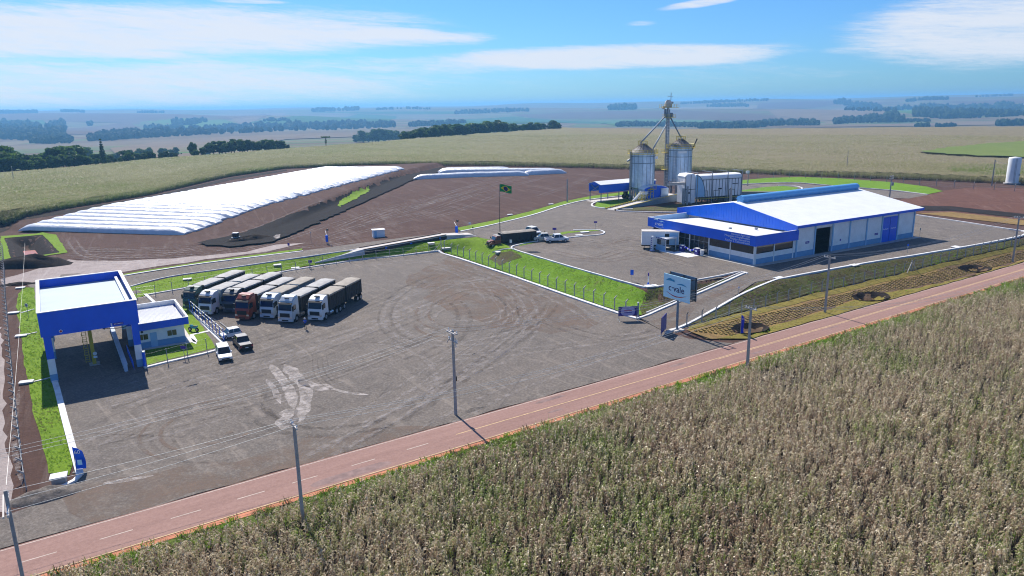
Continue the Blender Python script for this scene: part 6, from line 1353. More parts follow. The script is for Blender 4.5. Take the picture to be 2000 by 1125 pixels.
def fence(label,px,spacing,h,arm=True,mat='fencepost',rad=.065,skip_ends=False,armdir=1,group='wire fences round the site',pts=None):
    L_=smooth(PL(*px),5) if pts is None else pts; B=even(L_,spacing); zs=T(np.array([p.x for p in B]),np.array([p.y for p in B])); r=root('wire_fence',label,'fence',(B[0].x,B[0].y,zs[0]),0,group); o0=Vector((B[0].x,B[0].y,zs[0]))
    proto=None; tops=[]; n=len(B)
    for i,(p,z) in enumerate(zip(B,zs)):
        d=(B[min(n-1,i+1)]-B[max(0,i-1)]).normalized(); ang=math.atan2(d.y,d.x)
        if proto is None:
            m=MB(); m.box(-rad,rad,-rad,rad,-.3,h)
            if arm: m.prism([(-rad,h-.02),(rad,h-.02),(rad+.38*armdir,h+.38),(rad+.30*armdir,h+.44),(-rad,h+.10)],-rad,rad,'x')
            proto=m.build('post',mat,r); o=proto
        else: o=link_copy(proto,r)
        o.location=(p.x-o0.x,p.y-o0.y,z-o0.z); o.rotation_euler.z=ang
        tops.append(Vector((p.x,p.y,z))-o0)
    w=MB()
    for zz in (.12,h*.33,h*.66,h-.06): w.tube([t+Vector((0,0,zz)) for t in tops],.011,3)
    w.build('wires','wire',r); return r
fence('wire fence with straight grey posts along the back edge of the gravel yard',[(268,583),(300,579),(390,562),(500,544),(600,527),(700,511),(800,500.5),(862,491)],3.0,2.0,False,rad=.045)
fence('fence with bent topped concrete posts along the foot of the bright grass bank',[(868,489.5),(900,501.5),(1000,536),(1100,571.5),(1205,608.5),(1222,614)],2.7,2.0,True)
fence('roadside fence with bent topped concrete posts above the turf slope',[(1341,638),(1392,626.5),(1487,603),(1552,585.5),(1674,555),(1764,534),(1861,509),(1993,478),(2030,470)],2.9,1.9,True,armdir=-1)
fence('fence of pale posts with bent tops down the left edge of the site',[(52,957),(44,905),(38,850),(30,780),(24,720),(18,660),(14,610),(11,575),(10,545),(8,515),(6,490)],2.9,1.6,True,armdir=1,rad=.05)
fence('low garden fence of thin grey posts in front of the office lawn',[(288,722),(327,711),(364,701),(405,690)],3.0,2.1,False,'grey',.04)
fence('thin post fence along the foot of the far corn behind the silos',[(1480,347),(1560,348),(1650,351),(1760,358),(1860,366),(1960,372),(2020,377)],6,2.0,True)
a=MB(); p=P(846,495); r=root('brace_post','slanting fence brace at the corner where two yard fences meet','fence post',P(862,491),0); a=MB(); a.box(-.09,.09,-.09,.09,-.2,2.6); a.build('post','fencepost',r); a=MB(); a.cyl((0,0,2.0),(-1.9,-.3,.05),.07,n=6); a.build('brace','fencepost',r)
r=root('brace_post','fence post with two pale slanting braces in the roadside fence','fence post',P(1779,531),math.atan2(RD.y,RD.x)); a=MB(); a.box(-.08,.08,-.08,.08,-.2,2.2); a.build('post','fencepost',r)
for s in (-1,1): a=MB(); a.cyl((0,0,1.9),(1.7*s,-.2,0),.07,n=6); a.build('brace','slab',r)
# sliding gate at the garden edge
ga_=G(366,603); gb2=G(438,668); d=gb2-ga_; r=root('sliding_gate','long white and blue steel sliding gate beside the office lawn','gate',Vector((ga_.x,ga_.y,.12)),math.atan2(d.y,d.x)); LG=d.length
a=MB(); 
for z in (.2,1.1,1.7): a.box(0,LG,-.04,.04,z,z+.08)
a.build('rails','grey',r); 
for k in range(12): a=MB(); a.box(LG*k/11-.03,LG*k/11+.03,-.05,.05,.1,1.9); a.build('upright','blue',r)
a=MB(); 
for k in range(5): u=LG*(.15+.18*k); a.cyl((u,.1,.15),(u+1.5,1.3,.05),.05,n=5)
a.tube([(LG*.55,.06,1.6),(LG*.55,2.0,.1),(LG*.95,2.2,.1)],.05,5); a.build('stay','grey',r)
# poles
def pole(label,top,h,arms,base=None,kind='conc',lean=0,name='utility_pole',ang=None,rad=.13,group='utility poles'):
    g=G(top[0],top[1],h+ (0 if base is None else base)); z=T1(g.x,g.y); g.z=z; ang=math.atan2(RD.y,RD.x)+H2 if ang is None else ang; h=h+(0 if base is None else base)-z
    r=root(name,label,'utility pole',g,ang,group); a=MB(); n=6
    a.prism([(-rad*1.3,-.4),(rad*1.3,-.4),(rad*.75,h),(-rad*.75,h)],-rad*.8,rad*.8,'y'); a.build('pole','pole',r)
    att=[]
    for (dz,w,tw) in arms:
        c=MB(); c.box(-w,w,-.06,.06,h-dz-.06,h-dz+.06)
        if tw: c.box(-w,w,.2,.3,h-dz-.06,h-dz+.06)
        ca=c.build('crossarm','slab',r); 
        for x in (-w+.1,0 if tw else w*.35,w-.1):
            i=MB(); i.lathe([(.03,h-dz+.06),(.03,h-dz+.12),(.07,h-dz+.16),(.05,h-dz+.22),(.07,h-dz+.27),(.01,h-dz+.32)],8,c=(x,0,0)); i.build('insulator','white',ca)
            if dz==arms[0][0]: att.append(r.matrix_basis@Vector((x,0,h-dz+.3)) if False else Matrix.Translation(g)@Matrix.Rotation(ang,4,'Z')@Vector((x,0,h-dz+.3)))
    return r,att
r1,A1=pole('tall double crossarm utility pole standing in the yard beside the road',(884,646),9.4,[(.15,.95,True),(1.1,.95,False)])
a=MB(); a.box(-.16,.16,-.22,-.11,3.9,4.4); a.build('meter_box','dark',r1)
a=MB(); a.cyl((.5,0,8.7),(.95,.2,7.9),.05,n=5); a.cyl((-.5,0,8.7),(-.95,.2,7.9),.05,n=5); a.build('cutout','slab',r1)
r2,A2=pole('leaning utility pole between the red road and the corn, left of the road patch',(574,829),8.6,[(.12,.75,False)])
r3,A3=pole('grey utility pole at the corn edge below the feather banner',(1467,600),8.0,[(.2,.8,False)])
r4,A4=pole('utility pole on the turf slope between the two right hollows',(1621,500),9.0,[(.25,.95,False)])
r5,A5=pole('utility pole on the turf slope near the right edge of the photo',(1991,423),9.2,[(.25,.85,False)])
r6,A6=pole('large utility pole cut by the lower left corner beside the dirt track',(10,958),8.4,[(1.05,1.7,True)])
r7,_=pole('utility pole with a transformer behind the store roof',(1742,343),9.0,[(.2,.9,False),(.9,.9,False)],2.0,ang=UA)
a=MB(); a.cyl((0,-.45,6.3),(0,-.45,7.2),.32,n=12); a.build('transformer','grey',r7)
r8,_=pole('thin pole standing in the corn edge behind the loop road',(1657,294),8.5,[],2.4,rad=.09)
r9,_=pole('pole with a lamp arm at the edge of the red soil plot',(1944,312),8.5,[],2.3)
a=MB(); a.tube([(0,0,8.3),(-4.,.6,7.7)],.04,5); a.build('cable_arm','slab',r9)
r10,_=pole('post with a white camera box on the lawn by the loop road',(1462,333),5.5,[],2.0,ang=0.3)
a=MB(); a.box(-.9,.15,-.5,.3,4.5,5.4); a.build('control_box','white',r10)
r11,_=pole('short grey post at the edge of the dirt lot by the grass line',(1108,350),7.2,[],2.,rad=.16)
r12,_=pole('short thick grey post in front of the dryer',(1428,367),5.2,[],2.,rad=.3)
r13,_=pole('utility pole with thin wires at the far left field edge',(22,325),7.0,[(.2,.8,False)],2.4)
def cables(name,lines,label):
    for k,pts in enumerate(lines):
        mb=MB(); path=[]
        for a,b in zip(pts[:-1],pts[1:]):
            L_=(b-a).length; n=14
            for i in range(n+1): t=i/n; p=a.lerp(b,t); p.z-=.0009*L_*L_*4*t*(1-t)*.5; path.append(p)
        mb.tube(path,.016,4); o=mb.build(name,'wire'); tag(o,label[k],'cable','power cables along the road')
lft=[a-RD*75+Vector((0,0,-.1)) for a in A1]; 
cables('power_cable',[[lft[k],A1[k],A4[k],A5[k],A5[k]+RD*60] for k in range(3)],['power cable over the yard side of the road, %s wire of three'%w for w in ('far','middle','near')])
lf2=[A6[0]-RD*25,A6[1]-RD*25,A6[2]-RD*25]
cables('power_cable',[[A6[k],A2[k],A3[k],A3[k]+RD*120] for k in range(3)],['power cable over the corn side of the road, %s wire of three'%w for w in ('far','middle','near')])
sd_=Vector((-.53,.85,0)); w=MB(); w.tube([A6[2]+sd_*110*t+Vector((0,0,.4-6*t*(1-t)*.4)) for t in [k/14 for k in range(15)]],.010,4); o=w.build('power_cable','wire'); tag(o,'single power cable running up the left edge of the site','cable')
# billboard
def billboard():
    b=G(1322,645); b.z=T1(b.x,b.y); r=root('billboard','large sky blue billboard with the company logo on a single dark pole','billboard',b,UA)
    a=MB(); a.cyl((0,0,-.3),(0,0,6.6),.19,.16,n=12); a.build('pole','stiff',r); a=MB(); a.box(-1.0,.8,-.7,.7,-.05,.16); a.build('base','slab',r)
    z0,z1=4.55,8.0; y0,y1=-2.55,2.75
    a=MB(); a.box(-.30,-.18,y0,y1,z0,z1); a.build('front_panel','signblue',r); a=MB(); a.box(.95,1.05,y0,y1,z0+.1,z1+.1); a.build('rear_panel','stiff',r)
    a=MB(); 
    for y in (y0+.05,-.1,y1-.15):
        for z in (z0+.2,(z0+z1)/2,z1-.2): a.box(-.18,.95,y,y+.1,z,z+.1)
        a.box(-.18,-.08,y,y+.1,z0,z1); a.box(.85,.95,y,y+.1,z0+.1,z1+.1)
    a.build('frame','dark',r); logo(r,(-.31,.1,5.7),(H2,0,-H2),1.08,'navy','teal','red')
billboard()
def gate_board(label,p,ang,w,h,z0,round_=True,text_=''):
    r=root('gate_sign',label,'sign',p,ang); a=MB(); a.box(-w/2,w/2,-.04,.04,z0,z0+h); a.build('panel','gatepurple',r)
    if round_:
        a=MB(); n=24; pts=[(w*.36*math.copysign(abs(math.cos(2*PI*k/n))**.6,math.cos(2*PI*k/n)),z0+h/2+h*.47*math.copysign(abs(math.sin(2*PI*k/n))**.6,math.sin(2*PI*k/n))) for k in range(n)]; a.prism(pts,-.06,-.045,'y'); e=a.build('pale_field','gatepale',r)
        for k in range(3): a=MB(); ww=w*(.08 if k==0 else .2); a.box(-ww,ww,-.075,-.062,z0+h*(.72-.2*k),z0+h*(.79-.2*k)); a.build('text_line','purple' if k!=1 else 'red',e)
    else:
        a=MB(); 
        for k in range(9): a.box(-w/2+.12+k*(w-.24)/9,-w/2+.16+k*(w-.24)/9,-.07,-.045,z0+.15,z0+h-.15)
        a.build('pale_stripes','gatepale',r)
    for s in (-1,1):
        a=MB(); a.cyl((s*(w/2-.1),0,0),(s*(w/2-.1),0,z0+h),.05,n=6); a.build('post','grey',r); a=MB(); a.box(s*(w/2-.1)-.04,s*(w/2-.1)+.04,-.9,.9,0,.07); a.build('foot','grey',r)
MT['gatepurple']=simple('deep_purple_panel',(.035,.022,.22),.08,2,.5); MT['gatepale']=simple('lilac_panel',(.40,.36,.62),.06,2,.5)
p=G(1226,626); gate_board('low purple sign board with a pale oval at the yard entrance',p,R(3),2.9,1.45,.75)
p=G(1296,651); d=G(1303,644)-G(1289,660); gate_board('dark purple striped gate sign turned side on beside the billboard',p,math.atan2(d.y,d.x),2.9,2.3,.35,False)
r=root('gate_post','blue gate post at the corner of the entrance kerbs','post',G(1246,622)); a=MB(); a.cyl((0,0,0),(0,0,2.5),.13,n=10); a.build('post','stiff',r); a=MB(); a.lathe([(.15,2.4),(.15,2.55),(.01,2.62)],10); a.build('cap','white',r)
r=root('gate_post','blue capped gate post at the near end of the barrier under the canopy','post',G(284,716)); a=MB(); a.cyl((0,0,0),(0,0,2.0),.2,n=10); a.build('post','blue',r); a=MB(); a.lathe([(.22,1.95),(.22,2.1),(.01,2.15)],10); a.build('cap','white',r)
def feather(label,base,h,w,ang,mat,txt=None):
    r=root('feather_banner',label,'banner',base,ang); a=MB(); n=12; vs=[]
    for k in range(n+1):
        t=k/n; z=.12*h+.88*h*t; ww=w*(1 if t<.7 else math.cos((t-.7)/.3*1.1)); off=.10*math.sin(t*5)
        vs+=[(0,off,z),(ww,off+.06*math.sin(t*7),z-.15*(t>.9)*w)]
    a.add(vs,[(2*k,2*k+1,2*k+3,2*k+2) for k in range(n)]); c=a.build('cloth',mat,r); sl=c.modifiers.new('thickness','SOLIDIFY'); sl.thickness=.02
    a=MB(); a.cyl((0,0,0),(0,0,h*1.01),.03,n=6); a.build('pole','grey',r); a=MB(); a.box(-.3,.3,-.3,.3,0,.06); a.build('foot','dark',r)
    if txt: text(txt,w*.62,'letters','lettering',r,(w*.12,-.14,h*.74),(H2,0,0),'LEFT',.01)
    a=MB(); a.box(w*.3,w*.75,-.13,-.12,h*.3,h*.5) if txt else a.box(w*.25,w*.6,-.13,-.12,h*.78,h*.86); a.build('pale_mark','gatepale' if not txt else 'signblue',r)
MT['bannerblue']=simple('royal_blue_cloth',(.012,.03,.55),.15,1.5,.6); MT['bannersky']=simple('blue_cloth',(.01,.13,.75),.15,1.5,.6); MT['bannerdk']=simple('dark_blue_cloth',(.01,.01,.18),.1,2,.6)
feather('tall narrow blue feather banner in the hollow of the turf slope',P(1446,655.5),3.0,.42,R(0),'bannerblue')
feather('wide blue banner with white figures at the lower end of the left kerb',P(150,922),2.5,.85,R(8),'bannersky','60')
# concrete inlets and covers
def inlet(label,px,py,w,l,ang,h=.10):
    p=P(px,py); r=root('drain_inlet',label,'drain',p,ang); w*=.85; l*=.9; h=h+.1; a=MB(); a.box(-w/2,w/2,-l/2,l/2,-.2,h); a.build('box','concrete',r); a=MB(); a.box(-w/2-.12,w/2+.12,-l/2-.12,l/2+.12,h,h+.1); a.build('cover','kerb',r)
for q in (('white concrete drain inlet at the bottom end of the left kerb',117,944,1.3,1.0,R(25),.6),('white drain cover on the left lawn strip beside the near canopy column',52,749,1.5,.8,R(20)),('white drain cover on the left lawn strip halfway along the canopy',42,658,1.5,.8,R(20)),('pinkish drain cover at the top of the left lawn strip',27,613,1.6,.8,R(20)),('white drain cover beside the back of the canopy',40,564,1.5,.8,R(20)),('white drain cover on the grass bank below the parking island',975,494,1.7,1.,R(30)),('white drain cover at the kerb bend below the forecourt corner',1272,561,2.2,1.3,R(10)),('white drain inlet on the ramp kerb by the roadside fence',1521,545,1.8,1.0,UA),('white drain cover at the right kerb beyond the store shadow',1668,520,1.8,1.0,UA),('white drain cover further along the right forecourt kerb',1866,484,1.8,1.0,UA),('pale drain cover on the grass slope above the second trailer',542,519,1.5,1.0,R(20)),('pale drain cover on the grass slope right of the first cover',577,525,1.6,.9,R(20)),('pale drain cover on the grass slope at the left fence end',366,547,1.5,1.0,R(20)),('pale drain cover at the right end of the grass slope',842,476.5,1.5,1.0,R(20)),('pale drain cover at the corner of the yard fences',871,486,2.0,1.2,R(20)),('pale drain cover on the grass slope below the weighbridge ramp',687,496.5,1.5,1.0,R(20)),('white drain cover on the north grass line above the weighbridge',996,420.5,1.5,.9,R(20)),('white drain cover on the north grass line near the dirt lot post',1076,400,1.5,.9,R(20)),('white drain cover at the tip of the parking island',1142,455,2.2,1.,R(15)),('pale drain cover on the island gravel behind the white pickup',1131,461,1.8,.9,R(15))):
    inlet(*q)
# flag
def flag():
    b=P(974,468); b=P(977,475); r=root('flag_pole','tall dark flag pole behind the old red truck','flag pole',b); h=CH+rays(978.5,374)[0][2]*math.hypot(b.x,b.y)-b.z; hb=h+1.55
    a=MB(); a.cyl((0,0,0),(0,0,h*.45),.10,.08,n=8); a.cyl((0,0,h*.45),(.15,0,hb),.07,.04,n=8); a.build('pole','dark',r); a=MB(); a.box(-.5,.5,-.5,.5,-.05,.25); a.build('base','concrete',r)
    f=root('brazilian_flag','green flag with a yellow rhombus and dark blue disc flying from the tall pole','flag',b+Vector((.17,-.02,h)),R(-8)); W_,H_=2.6,1.62
    def wv(u,v): return (u*W_,.16*math.sin(u*5.5+v*.8)*u**.6,v*H_-.42*u+.06*math.sin(u*6))
    def patch(fn,n,m,off,mat,nm):
        mb=MB(); vs=[]
        for i in range(n+1):
            for j in range(m+1): u,v=fn(i/n,j/m); p=wv(u,v); vs.append((p[0],p[1]-off,p[2]))
        for i in range(n+1):
            for j in range(m+1): u,v=fn(i/n,j/m); p=wv(u,v); vs.append((p[0],p[1]+off,p[2]))
        N_=(n+1)*(m+1); fs=[(i*(m+1)+j,(i+1)*(m+1)+j,(i+1)*(m+1)+j+1,i*(m+1)+j+1) for i in range(n) for j in range(m)]; mb.add(vs,fs+[tuple(x+N_ for x in f_[::-1]) for f_ in fs]); mb.build(nm,mat,f,True)
    patch(lambda a,b_:(a,b_),20,8,.008,'fgreen','cloth'); patch(lambda a,b_:(.06+.88*a,.5+(b_-.5)*.84*(1-abs(2*a-1))),20,8,.020,'fyel','rhombus'); patch(lambda a,b_:(.5+.19*(a*2-1),.5+(b_-.5)*.62*math.sqrt(max(0,1-(2*a-1)**2))),16,8,.032,'navy','disc')
MT['fgreen']=simple('flag_green',(.0,.24,.06),.08,2,.7); MT['fyel']=simple('flag_yellow',(.75,.55,.02),.08,2,.7)
flag()
# weighbridge
def weighbridge():
    a=P(712,499); b=P(903,464); c=P(700,488); d=b-a; ang=math.atan2(d.y,d.x); Lw=d.length; wd=3.1; r=root('weighbridge','long low truck weighbridge with pale deck and dark sides on the back road','weighbridge',a+Vector((0,0,.05)),ang); h=1.0; k0=11.
    m=MB(); m.box(0,Lw-4,.02,wd-.02,.05,h-.121); m.build('girder','dark',r); m=MB(); m.box(0,Lw-4,-.08,wd+.08,h-.12,h); m.build('deck','slab',r)
    m=MB(); m.prism([(-k0,-.2),(0,-.2),(0,h),(-k0,.05)],0,wd,'y'); m.build('entry_ramp','slab',r); m=MB(); m.prism([(Lw-4,-.2),(Lw+3,-.2),(Lw+3,.05),(Lw-4,h)],0,wd,'y'); m.build('exit_ramp','slab',r)
    m=MB(); m.prism([(-k0,0),(0,0),(0,h+.25),(-k0,.3)],-.22,-.02,'y'); m.build('ramp_kerb','wallp',r)
    for v in (0.1,wd-.25): m=MB(); m.box(0,Lw-4,v,v+.15,h+.003,h+.2); m.build('guide_rail','rust',r)
    for u in np.linspace(.3,Lw-4.8,6): m=MB(); m.box(u,u+.5,.2,wd-.2,-.3,.04); m.build('pier','concrete',r)
    for u,s in ((Lw*.2,'lettered'),(Lw*.45,''),(Lw*.75,'')): m=MB(); m.box(u,u+.5,-.12,-.09,.5,.75); m.build('small_plate','bannersky',r)
    r.rotation_euler.y=-math.atan2(P(903,464).z-a.z,d.length); r.location.z+=.15
    m=MB(); 
    for k in range(4): m.cyl((-k0+k*.9,-.12,.2),(-k0+k*.9,-.12,1.3),.03,n=5)
    m.cyl((-k0,-.12,1.3),(-k0+2.7,-.12,1.3),.03,n=5); m.build('handrail','grey',r)
    return r
MT['wallp']=simple('pale_blue_grey_concrete',(.42,.47,.54),.1,1,.8)
weighbridge()
r=root('equipment_booth','small white equipment booth behind the weighbridge','booth',P(729,464.5),R(18)); a=MB(); a.box(0,2.8,0,1.8,0,1.75); a.build('walls','wall',r); a=MB(); a.box(-.15,2.95,-.15,1.95,1.75,1.85); a.build('roof','roofw',r); a=MB(); a.box(.3,.9,-.03,-.004,.05,1.6); a.build('door','lightblue',r)
def kiosk(label,px,py,s=1.):
    r=root('weigh_terminal',label,'terminal',P(px,py),R(-60)); a=MB(); a.box(-.3,.3,-.22,.22,.6,2.1); a.build('cabinet','bannersky',r); a=MB(); a.cyl((0,0,0),(0,0,.62),.1,n=8); a.build('stand','grey',r); a=MB(); a.cyl((.1,.3,0),(.1,.3,3.3),.05,n=6); a.build('lamp_post','grey',r); a=MB(); a.box(-.25,.25,.1,.5,3.2,3.55); a.build('signal_lamp','dark',r); a=MB(); a.tube([(0,0,2.2),(-1.8,.3,2.9)],.05,5); a.build('barrier_arm','white',r)
kiosk('blue weighing terminal with a signal lamp at the left end of the weighbridge',639,477); kiosk('blue weighing terminal with a raised arm at the right end of the weighbridge',892,459)
def signpost(label,px,py,h,plate,pw=.5,ph=.5,round_=False,ang=R(-10)):
    r=root('sign_post',label,'sign',P(px,py),ang); a=MB(); a.cyl((0,0,-.1),(0,0,h),.035,n=6); a.build('post','grey',r); a=MB()
    if round_: a.cyl((0,-.05,h-.25),(0,-.02,h-.25),pw/2,n=18); q=a.build('plate','white',r); a=MB(); a.cyl((0,-.06,h-.25),(0,-.052,h-.25),pw*.33,n=16); a.build('plate_mark',plate,q)
    else: a.box(-pw/2,pw/2,-.055,-.036,h-ph,h); a.build('plate',plate,r)
for q in (('round white sign on the left lawn strip in front of the canopy',56,620,2.3,'grey',.6,.6,True),('small purple sign on the yard fence behind the parked trucks',607,524,1.7,'purple',.8,.6),('small purple sign on the garden fence before the office',361,702,1.9,'purple',.75,.4),('small blue sign at the left end of the weighbridge road',565,491,1.9,'purple',.5,.6),('thin post with a small lamp left of the weighbridge',608,474,2.6,'white',.2,.25),('blue sign post on the forecourt kerb above the grass bank',1234,550,2.1,'bannersky',.55,.9),('small white sign at the island kerb beside the old truck',998,486,2.0,'white',.5,.7),('white sign behind the right end of the weighbridge',918,450,2.0,'white',.6,.5),('dark sign post right of the weighbridge end',924,458,1.9,'dark',.3,.4),('small purple sign at the far tip of the parking island',1163,448,2.0,'purple',.8,.4),('small purple sign standing behind the white pickup',1083,465,2.4,'purple',.9,.5),('small blue sign on the ramp kerb beside the roadside bank',1442,577,1.6,'gatepale',.35,.35,True),('thin sign post right of the store end wall',1796,463,2.0,'grey',.2,.4),('thin signal post on the kerb in the store shadow',1772,494,1.8,'bannersky',.3,.4)):
    signpost(*q)
r=root('bollard_light','white and blue marker post at the forecourt corner','marker post',P(1266,558)); a=MB(); a.cyl((0,0,0),(0,0,2.1),.09,n=10); a.build('post','white',r); a=MB(); a.lathe([(.26,0),(.2,.3),(.1,.6)],10); a.build('base','bannersky',r); a=MB(); a.lathe([(.1,1.7),(.12,1.75),(.12,2.2),(.01,2.25)],10); a.build('top','purple',r)
# things at the shop front (store local axes: u right, v away)
def SL(u,v,z=0): return WA+U*u+V*v+Vector((0,0,z+.02))
r=root('promotion_booth','white promotional booth with a striped awning at the store front','booth',SL(-3.2,21.3),UA)
a=MB(); a.box(-1.5,1.5,-2.4,2.6,2.5,2.75); a.build('awning','white',r); a=MB(); 
for k in range(10): a.prism([(-2.4+k*.5,2.52),(-2.1+k*.5,2.52),(-1.95+k*.5,2.74),(-2.25+k*.5,2.74)],-1.53,-1.505,'x')
a.build('awning_stripes','purple',r); a=MB(); a.box(-1.35,-1.25,-2.2,2.4,0,1.2); a.build('counter','lightblue',r); a=MB(); a.box(-1.28,-1.2,-.6,2.3,1.3,2.3); a.build('screen','glass',r)
for u in (-1.4,1.4):
    for v in (-2.3,2.5): a=MB(); a.box(u-.06,u+.06,v-.06,v+.06,0,2.5); a.build('post','white',r)
r=root('tall_totem','narrow white and purple totem in front of the box trailer','totem',SL(-6.2,21.3),UA); a=MB(); a.box(-.4,.4,-.4,.4,0,.15); a.build('foot','gatepale',r); a=MB(); a.box(-.2,.2,-.25,.25,.15,3.1); a.build('body','white',r)
for k in range(6): a=MB(); a.box(-.22,-.205,-.2,.2,.5+k*.42,.66+k*.42); a.build('mark','purple',r)
r=root('floor_mat','white floor covering laid in front of the open shop entrance','floor covering',SL(-3.6,16.2),UA); a=MB(); a.box(-1.5,1.8,-4.2,1.5,.03,.07); a.box(-1.6,.2,1.55,4.2,.03,.07); a.build('mat','white',r); a=MB(); a.box(-1.55,1.85,-4.25,1.55,.0,.028); a.build('underlay','slab',r)
r=root('waste_bin','tapered white waste bin beside the shop entrance','bin',SL(-1.7,11.6)); a=MB(); a.lathe([(.01,.0),(.28,0),(.42,1.15)],12); a.build('body','white',r); a=MB(); a.lathe([(.44,1.15),(.46,1.25),(.01,1.2)],12); a.build('lid','kerb',r)
r=root('balloon_arch','low blue and white balloon garland at the shop entrance','balloons',SL(-1.5,15.),UA)
rg=random.Random(5)
for k in range(14): a=MB(); c=(rg.uniform(-.1,.1),-1.7+k*.27,.55+.5*abs(k-6.5)/6.5*1.2); a.lathe([(.01,-.2)]+[(.2*math.sin(PI*i/6),-.2*math.cos(PI*i/6)) for i in range(1,6)]+[(.01,.2)],8,c=c); a.build('balloon','bannerblue' if k%3 else 'white',r,True)
for i,(v,lab) in enumerate(((12.9,'purple display stand at the right of the shop entrance'),(17.2,'purple display stand at the left of the shop entrance'))):
    r=root('display_stand',lab,'stand',SL(-1.7,v),UA); a=MB(); a.box(-.35,.35,-.45,.45,0,1.35); a.build('body','gatepurple',r); a=MB(); a.box(-.37,-.355,-.25,.25,.7,1.0); a.build('mark','letters',r); a=MB(); a.box(-.4,.4,-.5,.5,1.35,1.42); a.build('top','white',r)
r=root('shop_parasol','small white parasol open beside the booth at the shop window','parasol',SL(-1.6,20.2)); a=MB(); a.cyl((0,0,0),(0,0,3.0),.04,n=6); a.build('pole','grey',r); a=MB(); a.lathe([(1.2,2.7),(.6,2.95),(.02,3.15)],14); a.build('canopy','white',r); a=MB(); a.lathe([(.01,.12),(.3,.1),(.35,0)],12); a.build('base','concrete',r)
HAZE=1.6e-4; EXPO=0.40
# ================================================================== SKY, LIGHT, AIR, CAMERA
SUN_AZ=math.atan2(-.46,.89); SUN_EL=R(44.5)
sd=Vector((math.sin(SUN_AZ)*math.cos(SUN_EL),math.cos(SUN_AZ)*math.cos(SUN_EL),math.sin(SUN_EL)))
l=bpy.data.lights.new('sun','SUN'); l.energy=5.0; l.angle=R(.5); l.color=(1,.93,.83)
lo=bpy.data.objects.new('sun',l); COL.objects.link(lo); lo.rotation_euler=(-sd).to_track_quat('-Z','Y').to_euler(); lo.location=(-60,120,150)
W=bpy.data.worlds.new('World'); SC.world=W; W.use_nodes=True; wt=W.node_tree; wn=wt.nodes; wl=wt.links
bg=wn['Background']; bg.inputs['Strength'].default_value=.072
sk=wn.new('ShaderNodeTexSky'); sk.sky_type='NISHITA'; sk.sun_disc=False; sk.sun_elevation=SUN_EL; sk.sun_rotation=SUN_AZ; sk.altitude=400; sk.air_density=1.0; sk.dust_density=.6; sk.ozone_density=2.0
def wm(op,a,b=None,c=None):
    m=wn.new('ShaderNodeMath'); m.operation=op
    for v,i in ((a,0),(b,1),(c,2)):
        if v is None: continue
        if isinstance(v,bpy.types.NodeSocket): wl.new(v,m.inputs[i])
        else: m.inputs[i].default_value=v
    return m.outputs[0]
tc=wn.new('ShaderNodeTexCoord'); sp=wn.new('ShaderNodeSeparateXYZ'); wl.new(tc.outputs['Generated'],sp.inputs[0])
azn=wm('ARCTAN2',sp.outputs[0],sp.outputs[1]); eln=wm('ARCSINE',sp.outputs[2])
cv=wn.new('ShaderNodeCombineXYZ'); wl.new(wm('MULTIPLY',azn,5.),cv.inputs[0]); wl.new(wm('MULTIPLY_ADD',eln,46.,wm('MULTIPLY',azn,3.2)),cv.inputs[1])
def wnoise(s,d,r,off=0):
    n=wn.new('ShaderNodeTexNoise'); n.inputs['Scale'].default_value=s; n.inputs['Detail'].default_value=d; n.inputs['Roughness'].default_value=r; n.inputs['Distortion'].default_value=.5
    a=wn.new('ShaderNodeVectorMath'); a.operation='ADD'; a.inputs[1].default_value=(off,off*.7,off*.3); wl.new(cv.outputs[0],a.inputs[0]); wl.new(a.outputs[0],n.inputs['Vector']); return n.outputs['Fac']
n1=wnoise(1.1,9,.62); n2=wnoise(4.5,12,.80,4.)
nn=wm('ADD',wm('MULTIPLY',n1,.5),wm('MULTIPLY',n2,.5))
# cirrus banks: (azimuth, elevation) centre, half extents, slope, weight -- directions in the real sky
def bank(px,py,rx,ry,slope,wt_):
    d=rays(px,py)[0]; a0=math.atan2(d[0],d[1]); e0=math.atan2(d[2],1.)
    da=wm('SUBTRACT',azn,a0); de=wm('SUBTRACT',wm('SUBTRACT',eln,e0),wm('MULTIPLY',da,slope))
    q=wm('ADD',wm('POWER',wm('ABSOLUTE',wm('DIVIDE',da,rx/1440.)),2.),wm('POWER',wm('ABSOLUTE',wm('DIVIDE',de,ry/1440.)),2.))
    mr=wn.new('ShaderNodeMapRange'); mr.interpolation_type='SMOOTHSTEP'; mr.inputs[1].default_value=1.6; mr.inputs[2].default_value=.0; mr.inputs[3].default_value=0; mr.inputs[4].default_value=wt_; wl.new(q,mr.inputs[0]); return mr.outputs[0]
tot=None
for b in ((230,62,640,55,.02,.85),(640,62,330,24,-.05,.85),(830,72,170,14,-.02,.75),(1180,112,390,26,0,.92),(1940,55,260,75,.02,.80),(1780,92,170,14,0,.65),(1450,70,300,40,0,.25),(150,165,800,60,0,.70),(800,130,500,22,0,.60),(1370,6,90,9,.1,.8),(1250,46,40,6,0,.55),(490,3,80,5,0,.75),(1310,150,700,40,0,.40)):
    v=bank(*b); tot=v if tot is None else wm('MAXIMUM',tot,v)
gen=wn.new('ShaderNodeMapRange'); gen.inputs[1].default_value=.15; gen.inputs[2].default_value=.5; gen.inputs[3].default_value=0; gen.inputs[4].default_value=.45; wl.new(eln,gen.inputs[0])
tot=wm('MAXIMUM',tot,gen.outputs[0])
cm=wn.new('ShaderNodeMapRange'); cm.interpolation_type='SMOOTHSTEP'; cm.inputs[1].default_value=.70; cm.inputs[2].default_value=1.06; wl.new(wm('ADD',nn,wm('MULTIPLY',tot,.62)),cm.inputs[0])
cl=wm('MULTIPLY',wm('MINIMUM',wm('MULTIPLY',tot,1.6),1.),cm.outputs[0])
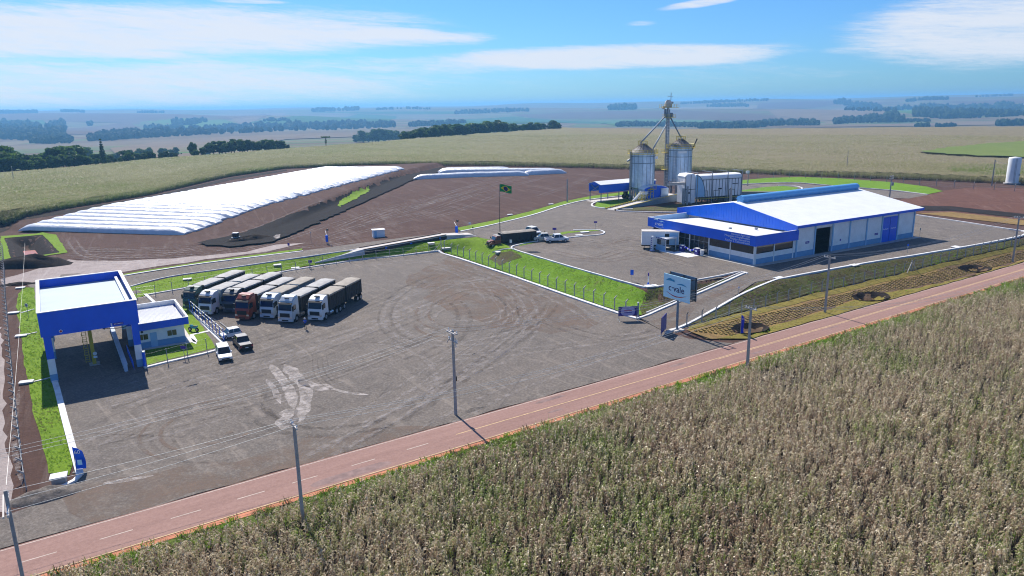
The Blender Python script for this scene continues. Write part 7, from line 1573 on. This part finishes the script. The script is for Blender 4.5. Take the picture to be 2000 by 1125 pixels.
tint=wn.new('ShaderNodeMix'); tint.data_type='RGBA'; tint.blend_type='MULTIPLY'; tint.inputs[0].default_value=1; wl.new(sk.outputs[0],tint.inputs[6]); tint.inputs[7].default_value=(.43,.84,1.38,1)
mx=wn.new('ShaderNodeMix'); mx.data_type='RGBA'; wl.new(wm('MULTIPLY',cl,.93),mx.inputs[0]); wl.new(tint.outputs[2],mx.inputs[6]); mx.inputs[7].default_value=(8.4,8.9,9.8,1)
wl.new(mx.outputs[2],bg.inputs['Color'])
# haze
hz=MB(); hz.box(-15800,15800,-60,15800,-75,66); ho=hz.build('haze','concrete'); ho.data.materials.clear()
hm=bpy.data.materials.new('pale_blue_air'); hm.use_nodes=True; ht_=hm.node_tree; ht_.nodes.clear(); oo=ht_.nodes.new('ShaderNodeOutputMaterial'); pv=ht_.nodes.new('ShaderNodeVolumePrincipled')
pv.inputs['Color'].default_value=(.24,.58,1.0,1); pv.inputs['Density'].default_value=HAZE; pv.inputs['Anisotropy'].default_value=.25; ht_.links.new(pv.outputs[0],oo.inputs['Volume']); ho.data.materials.append(hm); tag(ho,kind='stuff')
ho['label']='pale blue haze over the far fields and hills'; ho['category']='haze'
cam=bpy.data.cameras.new('camera'); cam.sensor_width=36; cam.lens=36*F/2000; cam.clip_start=.5; cam.clip_end=40000
co=bpy.data.objects.new('camera',cam); COL.objects.link(co); SC.camera=co
fwd=Vector((0,cP,-sP)); up0=Vector((0,sP,cP)); rt0=Vector((1,0,0))
# roll: image x axis / y axis from the level frame
rt=rt0*cR-up0*sR; up=rt0*sR+up0*cR
M=Matrix((rt,up,-fwd)).transposed().to_4x4(); M.translation=Vector((0,0,CH)); co.matrix_world=M
SC.view_settings.view_transform='Standard'; SC.view_settings.look='None'; SC.view_settings.exposure=EXPO; SC.view_settings.gamma=1
SC.render.film_transparent=False
SC.cycles.filter_width=1.1; cy=SC.cycles; cy.use_denoising=True; cy.max_bounces=6; cy.diffuse_bounces=2; cy.glossy_bounces=2; cy.transmission_bounces=3; cy.volume_bounces=1; cy.transparent_max_bounces=8; cy.use_adaptive_sampling=True; cy.adaptive_threshold=.02; cy.caustics_reflective=False; cy.caustics_refractive=False; cy.sample_clamp_indirect=4
